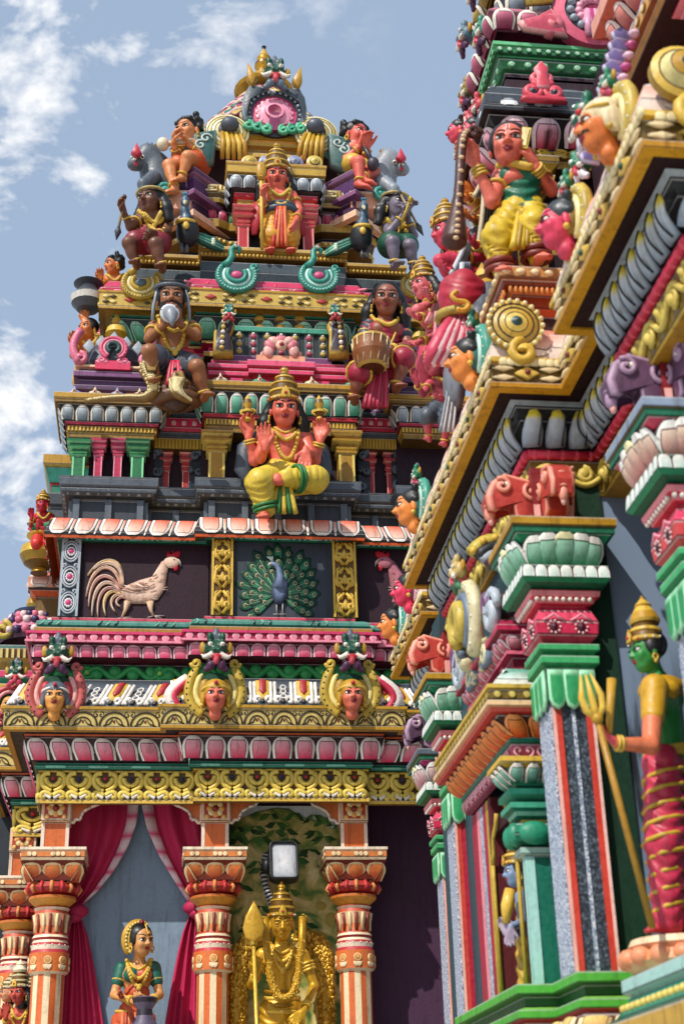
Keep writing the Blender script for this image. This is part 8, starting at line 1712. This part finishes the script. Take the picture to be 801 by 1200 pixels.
h.hair('cap','#15120f'); h.armbands(n=3); h.necklace(.3,.4,.07); h.belt(J['pv']+V(0,0,.55*H),.52,LGOLD,.05); h.marks(); h.bangle(J['knl'],J['anl'],.86,.28,'#7a2a1c',2,.07); h.bangle(J['knr'],J['anr'],.86,.28,'#7a2a1c',2,.07)
m=h.xt['tablet']=MB(); q=Fr(PY(612,165,Y-(.14)),V(.9,-.2,-.25),V(.25,0,1)); m.fbox(q,-.028,.028,-.055,.06,-.02,.02,'#dcc04a'); m.fbox(q,-.02,.02,-.045,.05,.02,.026,'#efe09a')
m=h.xt['veena']=MB(); P=tubecurve([PY(a,b_,Y-(c)) for a,b_,c in ((549,155,.14),(543,160,.16),(540,175,.16),(538,215,.16),(535,250,.15),(533,275,.15),(531,290,.15))],34); m.tube(P,np.interp(np.linspace(0,1,34),[0,.1,.6,.8,.92,1],[.014,.022,.022,.05,.055,.02]),'#4a2418',n=10)
for i in range(3,33,2): m.ell(P[i]-V(.0,np.interp(i/33,[0,.6,.8,.92,1],[.02,.022,.05,.055,.02])*.95,0),(.014,.008,.010),'#d8b890',n=7,m=5)
m.scroll(front(*P[0]),.02,-.01,.035,1.2,1,.016,'#4a2418')
h.build('musician_statue','woman in green blouse and yellow trousers with a brown veena on the orange pedestal','statue',PY(611,318,Y),.007,garname='clothes')
m=MB(); t=thing('statue_pedestal','stepped orange pedestal carrying the veena player on the hall','pedestal',PY(628,372,4.85)); x0,x1=PY(594,330,4.80)[0],1.84; z0,z1=PY(628,374,4.80)[2],PY(628,318,4.80)[2]
r=rect(x0,x1,4.80,5.26); band(m,r,[(-.06,z0-.05),(-.06,z0+.05),(-.03,z0+.07),(-.03,z0+.13),(-.01,z0+.15),(-.01,z0+.17),(.02,z1-.09),(.03,z1-.07),(.03,z1-.065),(.04,z1-.06),(.04,z1-.006),(-.2,z1)],['#3a1c12','#c0561e','#a8461a','#e08a4a','#d8702c','#b85a22','#8a3a14','#e8b890','#8a4a1c','#c48a4a','#d8a868'])
for fr,L_,H_,n_ in rows(r,.041,z1-.058,.041,z1-.008,True,('f','l')):
    for i in range(max(1,int(L_/.06))): m.ell(fr(-L_/2+.06*(i+.5),H_*.5,.0),(.022,.012,.016) if abs(n_[1])>.5 else (.012,.022,.016),'#f0d8a8',n=8,m=6)
for fr,L_,H_,n_ in rows(r,-.008,z0+.15,.018,z1-.10,True,('f','l')):
    for i in range(int(L_/.022)): m.ell(fr(-L_/2+.022*(i+.5),H_*.93,.004),(.010,.010,.02),'#d8853a',n=6,m=4)
m.build('pedestal_block',t)
# crowned deities ranked behind, looking out to the left
def side_deity(Y,x,y,Hp,yaw,skin,label,dress,arms,crown_='kirita',low=70,tilt=6,held=None):
    H=hpx(x,y,Hp,Y); u=Hp
    J=jts(Y,dict(hd=(x,y,.05),nk=(x+.25*u,y+.72*u),ch=(x+.4*u,y+1.25*u),pv=(x+.6*u,y+2.4*u),shl=(x-.25*u,y+.98*u,.16),shr=(x+.95*u,y+.95*u,-.1),hpl=(x+.3*u,y+2.5*u),hpr=(x+.9*u,y+2.5*u),knl=(x+.1*u,y+3.3*u,.15),anl=(x+.2*u,y+4.3*u,.1),knr=(x+.9*u,y+3.4*u,.1),anr=(x+.9*u,y+4.4*u)))
    h=Human(J,H,skin,face=(yaw,tilt,0))
    for (ax,ay,bx,by,dz) in arms:
        e,w=PY(ax,ay,Y-(.1)),PY(bx,by,Y-(.12+dz)); h.arm(J['shl'],e,w); hand_sdf(h.B,w,w-e+V(-.02,0,.05),V(.2,-.5,.5),H,skin,curl=.7)
        h.bangle(e,w,.72,.15,LGOLD,3,.035); h.bangle(J['shl'],e,.55,.22,LGOLD,1,.05)
    for s_ in 'lr': h.foot(s_,V(-.4,-1,-.3))
    h.garment([(J['pv'],J['pv']+V(0,0,.15*H),.46,.42),(J['hpl'],J['knl'],.36,.33),(J['knl'],J['anl'],.33,.24),(J['hpr'],J['knr'],.46,.4),(J['knr'],J['anr'],.4,.3)],dress[0]); h.folds(J['shr']+V(-.05,-.2,0),J['pv']+V(-.1,-.28,-.05),.2,.25,dress[1],dress[2],6,.07); h.folds(J['pv']+V(-.05,-.3,0),J['anl']+V(0,-.16,0),.2,.3,dress[1],dress[2],6,.08)
    h.hair('long'); h.crown(crown_); h.earrings(); h.necklace(.45,.42,.06); h.necklace(1.0,.42,.06); h.marks()
    if held: held(h,J,H)
    return h.build('deity_statue',label,'statue',J['anl']*.5+J['anr']*.5-V(0,0,.05),.0075)
side_deity(5.95,549,190,30,-55,'#d8782e','orange-faced deity with tiered gold crown standing behind the brown veena',('#7a8088','#c8b898','#3a4048'),[(572,236,548,232,.1),(576,262,556,258,.1)])
side_deity(5.75,523,274,32,-80,'#cc3450','pink-faced deity in a gold crown stretching bangled arms left below the veena',('#3d4a58','#c8ccd2','#6a7684'),[(560,320,530,318,.12),(575,300,556,286,.1)])
side_deity(6.25,496,336,28,-62,'#d86a72','pale pink crowned deity farthest back in the hall statue row',('#c83a52','#e88a94','#e8d8c8'),[(505,372,489,372,.1),(520,388,488,402,.1),(512,352,503,348,.15)])
# draped elephant-headed pair
Y=5.35; H=.17
t=thing('draped_figure_statue','figure wrapped in a red cloth with a yellow curl mark and pink pleated skirt','statue',PY(538,425,Y)); S=SDF(); p=lambda x,y,c=0: PY(x,y,Y-(c))
S.fold(p(542,340,.06),p(540,366,.06),.092,.078,'#b01c34',.05); S.cap(p(541,356,.06),p(540,372,.05),.10,.075,'#b01c34',.05); S.ell(p(527,341,.05),(.04,.05,.05),'#b01c34',None,.04); S.ell(p(555,341,.05),(.04,.05,.05),'#b01c34',None,.04); m=MB(); S.to(m,.008); b=m.build('body',t)
m=MB()
for i in range(11):
    f=(i-5)/5; m.tube([p(541+f*12,375,.10),p(538+f*20,392,.13),p(532+f*24,412,.14),p(526+f*26,428,.12)],[.025,.034,.036,.02],['#d0405e','#f2ccd2'][i%2],n=7)
m.ell(p(535,402,.03),(.10,.07,.13),'#d87a90',n=16,m=10); m.build('pleated_skirt',t)
m=MB(); ring(m,p(540,372,.05),V(0,-.2,1),.10,.022,'#b8a040',18); q=front(*p(539,352,.185)); m.tube(tubecurve([q(-.01,.045),q(-.035,.025),q(-.02,.0),q(.02,-.005),q(.035,-.025),q(.012,-.05),q(-.02,-.045)],20),.012,'#e0a83a',n=6); m.build('girdle',t)
t=thing('elephant_headed_statue','grey elephant-headed figure with tusk beside the red draped figure','statue',PY(566,425,Y)); S=SDF(); EL='#5c6470'
S.ell(p(570,352,.02),(.085,.085,.085),EL,None,.04); S.ell(p(582,346,-.02),(.06,.03,.08),'#7a828c',None,.03); S.ell(p(556,346,.02),(.03,.03,.06),EL,None,.03)
P=[p(564,358,.10),p(560,370,.14),p(562,384,.14),p(570,392,.13)]
for i in range(3): S.cap(P[i],P[i+1],.05-.01*i,.04-.01*i,EL,.03)
S.cap(p(572,372,0),p(572,402,0),.10,.13,'#d8607a',.05); S.ell(p(568,404,.04),(.13,.12,.10),'#d8607a',None,.05); S.cap(p(566,380,.06),p(548,386,.14),.04,.03,'#d8607a',.03); m=MB(); S.to(m,.008); b=m.build('body',t); m=MB(); m.tube([p(562,364,.14),p(556,368,.19),p(553,366,.21)],[.015,.012,.003],WHT,n=6); m.ell(p(563,350,.1),.014,WHT,n=7,m=5); m.ell(p(563,350,.112),.008,BLK,n=6,m=4); m.build('tusk',t)
m=MB(); m.lathe(p(571,345,.0),[(.07,0),(.08,.03),(.05,.06),(.055,.08),(.03,.12),(0,.16)],[LGOLD,GOLD,DGOLD,LGOLD,GOLD],n=14,axis=V(-.15,-.15,1)); m.tube([p(560,362,.13),p(566,372,.13),p(576,372,.08)],.014,LGOLD,n=6); m.build('crown',t)
# seated figure with a grey parasol disc lower down
Y=5.9; H=hpx(505,432,24,Y)
J=jts(Y,dict(hd=(509,428,.08),nk=(513,443,.02),ch=(516,454,.02),pv=(520,478),shl=(503,450,.05),shr=(528,450),ell=(495,462,.1),wrl=(488,450,.2),elr=(534,466,.03),wrr=(522,470,.2),hpl=(514,480),hpr=(527,480),knl=(500,488,.15),anl=(502,512,.1),knr=(524,494,.2),anr=(520,518,.15)))
h=Human(J,H,'#c8505e',face=(-65,6,0)); h.hand('l',V(-.3,-.2,1),V(.2,-.6,.2)); h.hand('r',V(-.6,-.5,0),V(0,0,1),side=-1)
for s_ in 'lr': h.foot(s_,V(-.4,-1,-.3))
h.garment([(J['pv'],J['pv']+V(0,0,.1*H),.56,.5),(J['hpl'],J['knl'],.45,.36),(J['hpr'],J['knr'],.45,.36)],'#505a66'); h.hair('cap'); h.crown('karanda'); h.armbands(); h.necklace(.5,.42,.06); h.marks(); h.folds(J['pv']+V(0,-.2,0),J['anl']+V(.05,-.15,-.05),.2,.3,'#7a828c','#c8ccd0',6,.08); m=h.xt['disc']=MB(); m.ell(PY(532,448,5.7),(.05,.13,.15),'#7c838c',n=20,m=12)
h.build('deity_statue','small seated pink deity in grey skirt beside a grey disc under the draped figure','statue',PY(516,520,Y),.008)
# ---------- green-faced goddess with trident by the near pillar
Y=4.42; H=hpx(756,764,44,Y); SK='#2f8a3e'
J=jts(Y,dict(hd=(757,765,.02),nk=(770,794,0),ch=(776,816,0),pv=(782,890,0),shl=(766,806,.12),shr=(796,806,-.12),ell=(762,874,.20),wrl=(722,871,.22),hpl=(776,896,.05),hpr=(792,896,-.05),knl=(778,990,.08),anl=(782,1080,.05),knr=(792,990,-.02),anr=(796,1080,-.05)))
AR='#dc7850'
h=Human(J,H,SK,face=(-84,4,0),chest=1.1,fat=1.25)
h.B.cap(J['shl'],J['ell'],.275*H,.21*H,AR,.05*H); h.B.cap(J['ell'],J['wrl'],.212*H,.13*H,AR,.05*H); hand_sdf(h.B,J['wrl'],V(-.8,-.1,.6),V(.5,-.2,.6),H,'#d8505a',curl=.7,side=-1)
for s_ in 'lr': foot_sdf(h.B,J['an'+s_],V(-1,-.2,-.1),H,'#d0384a')
h.garment([(J['pv'],J['pv']+V(0,0,.1*H),.5,.44),(J['hpl'],J['knl'],.52,.46),(J['knl'],J['anl'],.46,.34),(J['hpr'],J['knr'],.52,.46),(J['knr'],J['anr'],.46,.34)],'#c02848')
W_=np.linalg.norm(J['shr']-J['shl']); h.G.ell(h.ch+V(0,0,.02),(W_*.5,.52*H,.40*H),'#c8981e',h.Rt,.05*H)
for q in (-1,1): h.G.ell(h.ch+h.Rt@V(q*.2*W_,-.34*H,.10*H),np.array((.28,.24,.24))*H,'#c8981e',h.Rt,.08*H); h.G.cap(J['shl'],J['shl']*.5+J['ell']*.5,.33*H,.27*H,'#c8981e',.05*H)
h.hair('cap'); h.crown('karanda'); h.cr.lathe(J['hd']+H*(h.R@V(0,.1,.75)),[(.36*H,0),(.40*H,.08*H),(.3*H,.3*H),(.2*H,.45*H),(.22*H,.5*H),(.08*H,.66*H),(0,.8*H)],[LGOLD,GOLD,LGOLD,GOLD],n=16); h.earrings(); h.bangle(J['ell'],J['wrl'],.88,.16,LGOLD,2,.045); h.marks()
for z_ in (0,.12): h.belt(J['pv']+V(0,0,(.15+z_)*H),.52,LGOLD,.10,sy=1.)
for t in np.linspace(.12,.95,9): c_=(J['hpl']*.5+J['hpr']*.5)*(1-t)+(J['anl']*.5+J['anr']*.5)*t; h.jw.tube([h.G.hit(np.array([c_+V(0,0,.22*H*math.cos(a+.8))]),V(-math.cos(a),-math.sin(a),0),.22)[0] for a in np.linspace(0,2*np.pi,22)],.055*H,'#c9a42c',n=6,cap=False)
m=h.xt['sash']=MB(); m.tube([J['ch']+V(-.35*H,-.2*H,-.3*H),J['pv']+V(-.5*H,-.2*H,.5*H),J['pv']+V(-.45*H,-.3*H,0)],.05*H,LGOLD,n=6); m.tube([J['pv']+V(-.5*H,.0,.1*H),J['pv']+V(-.6*H,.0,-.9*H),J['pv']+V(-.45*H,.0,-1.7*H)],[.08*H,.12*H,.05*H],'#b8901e',n=6)
m=h.xt['trident']=MB(); a=PY(699,842,Y-(.27)); b_=PY(764,1088,Y-(.2)); rod(m,a,b_,.011,'#a87a1a'); u=unit(a-b_); s_=unit(np.cross(u,V(0,1,0)))
for q in (-1,0,1): m.tube([a,a+u*.03+s_*q*.028,a+u*.07+s_*q*.032,a+u*.14+s_*q*.016],[.010,.012,.011,.003],LGOLD,n=8)
m.ell(a,.02,GOLD,n=8,m=6); g=PY(713,860,Y-(.22)); m=h.xt['baton']=MB(); m.tube([g,PY(716,796,Y-(.22))],[.010,.016],'#c0942a',n=8)
h.build('goddess_statue','green-faced goddess in gold bodice holding a trident between the near pillars','statue',J['anl']*.5+J['anr']*.5-V(0,0,.06),.0065,garname='skirt')
p=J['anl']*.5+J['anr']*.5; m=MB(); t=thing('statue_pedestal','rounded peach pedestal under the green-faced goddess','pedestal',V(p[0],p[1],2.14)); zt_=p[2]-.055; m.lathe(V(p[0],p[1],0),[(.0,2.14),(.14,2.142),(.17,2.17),(.16,2.2),(.13,zt_-.04),(.15,zt_-.02),(.14,zt_),(0,zt_+.002)],['#e0a068','#e8b480','#d8905a','#c87a44','#e8b890','#f0d0a8','#e0b080'],n=24)
for i in range(14): a=2*math.pi*i/14; m.ell(V(p[0]+.155*math.cos(a),p[1]+.155*math.sin(a),2.185),(.035,.035,.03),'#e8946a',n=8,m=6)
m.build('lotus_base',t)
# ---------- blue deity in the niche shrine
Y=5.50; H=hpx(603,1022,34,Y); SK='#7e94b8'
J=jts(Y,dict(hd=(604,1022,.02),nk=(614,1044,0),ch=(618,1060,0),pv=(622,1098,0),shl=(610,1050,.08),shr=(630,1052,-.06),ell=(612,1092,.10),wrl=(594,1096,.12),hpl=(618,1102,.03),hpr=(628,1102,-.03),knl=(618,1150,.03),anl=(620,1195,.02),knr=(628,1150,-.03),anr=(630,1195,-.03)))
h=Human(J,H,SK,face=(-88,4,0)); hand_sdf(h.B,J['wrl'],V(-.3,-.1,1),V(-.2,-1,.1),H,'#b8a8b8',curl=.5,side=-1)
for s_ in 'lr': foot_sdf(h.B,J['an'+s_],V(-1,-.2,-.1),H,SK)
h.arm(J['shl'],PY(612,1080,Y-(.12)),PY(598,1086,Y-(.16))); hand_sdf(h.B,PY(598,1086,Y-(.16)),V(-.15,0,-1),V(-.2,-1,.1),H,'#9a8aa0',curl=.3)
h.garment([(J['ch'],J['pv'],.42,.44),(J['pv'],J['pv']-V(0,0,.2*H),.5,.5),(J['hpl'],J['anl'],.42,.32),(J['hpr'],J['anr'],.42,.32)],'#c39a2a'); h.hair('cap'); h.crown('karanda'); h.earrings(); h.bangle(J['ell'],J['wrl'],.6,.16,LGOLD,3,.04); h.necklace(.5,.4,.06); h.marks()
m=h.xt['baton']=MB(); m.tube([PY(592,1082,Y-(.14)),PY(594,1062,Y-(.14)),PY(597,1042,Y-(.14))],[.012,.026,.02],LGOLD,n=8)
h.build('deity_statue','blue-faced deity in gold robe looking out of the small green-pillared niche','statue',J['anl']*.5+J['anr']*.5-V(0,0,.05),.0065,garname='robe')
# ------------------------------------------------------------------ camera, light, sky, ground
cam=bpy.data.cameras.new('camera'); co=bpy.data.objects.new('camera',cam); COL.objects.link(co)
from mathutils import Matrix
M=Matrix([[RC[0][i],RC[1][i],-RC[2][i],CAM[i]] for i in range(3)]+[[0,0,0,1]]); co.matrix_world=M
cam.sensor_fit='VERTICAL'; cam.sensor_height=36; cam.sensor_width=24; cam.lens=F_PX/1200*36; cam.clip_end=3000; cam.clip_start=.05
cam.dof.use_dof=True; cam.dof.focus_distance=10.6; cam.dof.aperture_fstop=3.4
sc.camera=co
SUN_EL,SUN_AZ=48,-140      # azimuth measured from +Y towards +X
el,az=math.radians(SUN_EL),math.radians(SUN_AZ)
sd=V(math.sin(az)*math.cos(el),math.cos(az)*math.cos(el),math.sin(el))
sl=bpy.data.lights.new('sun','SUN'); sl.energy=4.0; sl.angle=math.radians(.53); sl.color=(1,.955,.88)
so=bpy.data.objects.new('sun',sl); COL.objects.link(so)
from mathutils import Vector
so.rotation_euler=Vector(sd).to_track_quat('Z','Y').to_euler(); so.location=(-8,-6,18)
w=bpy.data.worlds.new('World'); sc.world=w; w.use_nodes=True; nt=w.node_tree; L=nt.links.new
bg=nt.nodes['Background']; bg.inputs['Strength'].default_value=.12
sky=nt.nodes.new('ShaderNodeTexSky'); sky.sky_type='NISHITA'; sky.sun_disc=False; sky.sun_elevation=el; sky.sun_rotation=az; sky.air_density=1.0; sky.dust_density=2.2; sky.ozone_density=1.2
tc=nt.nodes.new('ShaderNodeTexCoord')
mp=nt.nodes.new('ShaderNodeMapping'); mp.inputs['Scale'].default_value=(1,1,1.5); mp.inputs['Location'].default_value=(.35,.2,.0)
L(tc.outputs['Generated'],mp.inputs[0])
def cl(scale,lo,hi,det=9,dist=.25,rough=.56):
    n=nt.nodes.new('ShaderNodeTexNoise'); n.inputs['Scale'].default_value=scale; n.inputs['Detail'].default_value=det; n.inputs['Distortion'].default_value=dist; n.inputs['Roughness'].default_value=rough
    L(mp.outputs[0],n.inputs['Vector']); return ramp(nt,[(lo,(0,0,0)),(hi,(1,1,1))],n.outputs['Fac'])
c1=cl(4.6,.66,.78)
c2=cl(14,.30,.80,6,.1)
mm=nt.nodes.new('ShaderNodeMath'); mm.operation='MULTIPLY'; L(c1.outputs[0],mm.inputs[0]); L(c2.outputs[0],mm.inputs[1])
sx=nt.nodes.new('ShaderNodeSeparateXYZ'); L(tc.outputs['Generated'],sx.inputs[0])
ml=nt.nodes.new('ShaderNodeMapRange'); ml.inputs[1].default_value=.14; ml.inputs[2].default_value=-.02; ml.inputs[3].default_value=0; ml.inputs[4].default_value=1; L(sx.outputs[0],ml.inputs[0])
c3=cl(11.,.525,.63,9,.25,.6)
m3=nt.nodes.new('ShaderNodeMath'); m3.operation='MULTIPLY'; L(ml.outputs[0],m3.inputs[0]); L(c3.outputs[0],m3.inputs[1])
ma=nt.nodes.new('ShaderNodeMath'); ma.operation='MULTIPLY_ADD'; ma.use_clamp=True; ma.inputs[1].default_value=1.5; L(mm.outputs[0],ma.inputs[0]); L(m3.outputs[0],ma.inputs[2])
mix=nt.nodes.new('ShaderNodeMix'); mix.data_type='RGBA'; L(ma.outputs[0],mix.inputs[0])
hz=nt.nodes.new('ShaderNodeMix'); hz.data_type='RGBA'; hz.inputs[0].default_value=.75; L(sky.outputs[0],hz.inputs[6]); hz.inputs[7].default_value=(3.45,4.45,5.95,1)
L(hz.outputs[2],mix.inputs[6]); mix.inputs[7].default_value=(7.9,8.0,8.2,1)
L(mix.outputs[2],bg.inputs['Color'])
# ground
g=MB(); g.grid([[V(x,y,0) for x in (-1500,-20,0,20,1500)] for y in (-1500,-20,0,30,1500)],'#8a857c',False)
m,nt2,b=nmat('paving'); tx=nt2.nodes.new('ShaderNodeTexBrick'); tx.inputs['Scale'].default_value=900
tx.inputs['Color1'].default_value=(.50,.47,.42,1); tx.inputs['Color2'].default_value=(.55,.52,.46,1); tx.inputs['Mortar'].default_value=(.34,.32,.29,1)
tcg=nt2.nodes.new('ShaderNodeTexCoord'); mpg=nt2.nodes.new('ShaderNodeMapping'); nt2.links.new(tcg.outputs['Object'],mpg.inputs[0]); nt2.links.new(mpg.outputs[0],tx.inputs['Vector']); tx.inputs['Scale'].default_value=2.
nt2.links.new(tx.outputs['Color'],b.inputs['Base Color']); b.inputs['Roughness'].default_value=.85
go=g.build('ground',None,m,org=np.zeros(3)); go['kind']='structure'
sc.view_settings.view_transform='Standard'; sc.view_settings.look='None'; sc.view_settings.exposure=.1; sc.view_settings.gamma=1
sc.render.engine='CYCLES'; sc.cycles.use_denoising=True; sc.cycles.max_bounces=6; sc.cycles.diffuse_bounces=3; sc.cycles.glossy_bounces=2
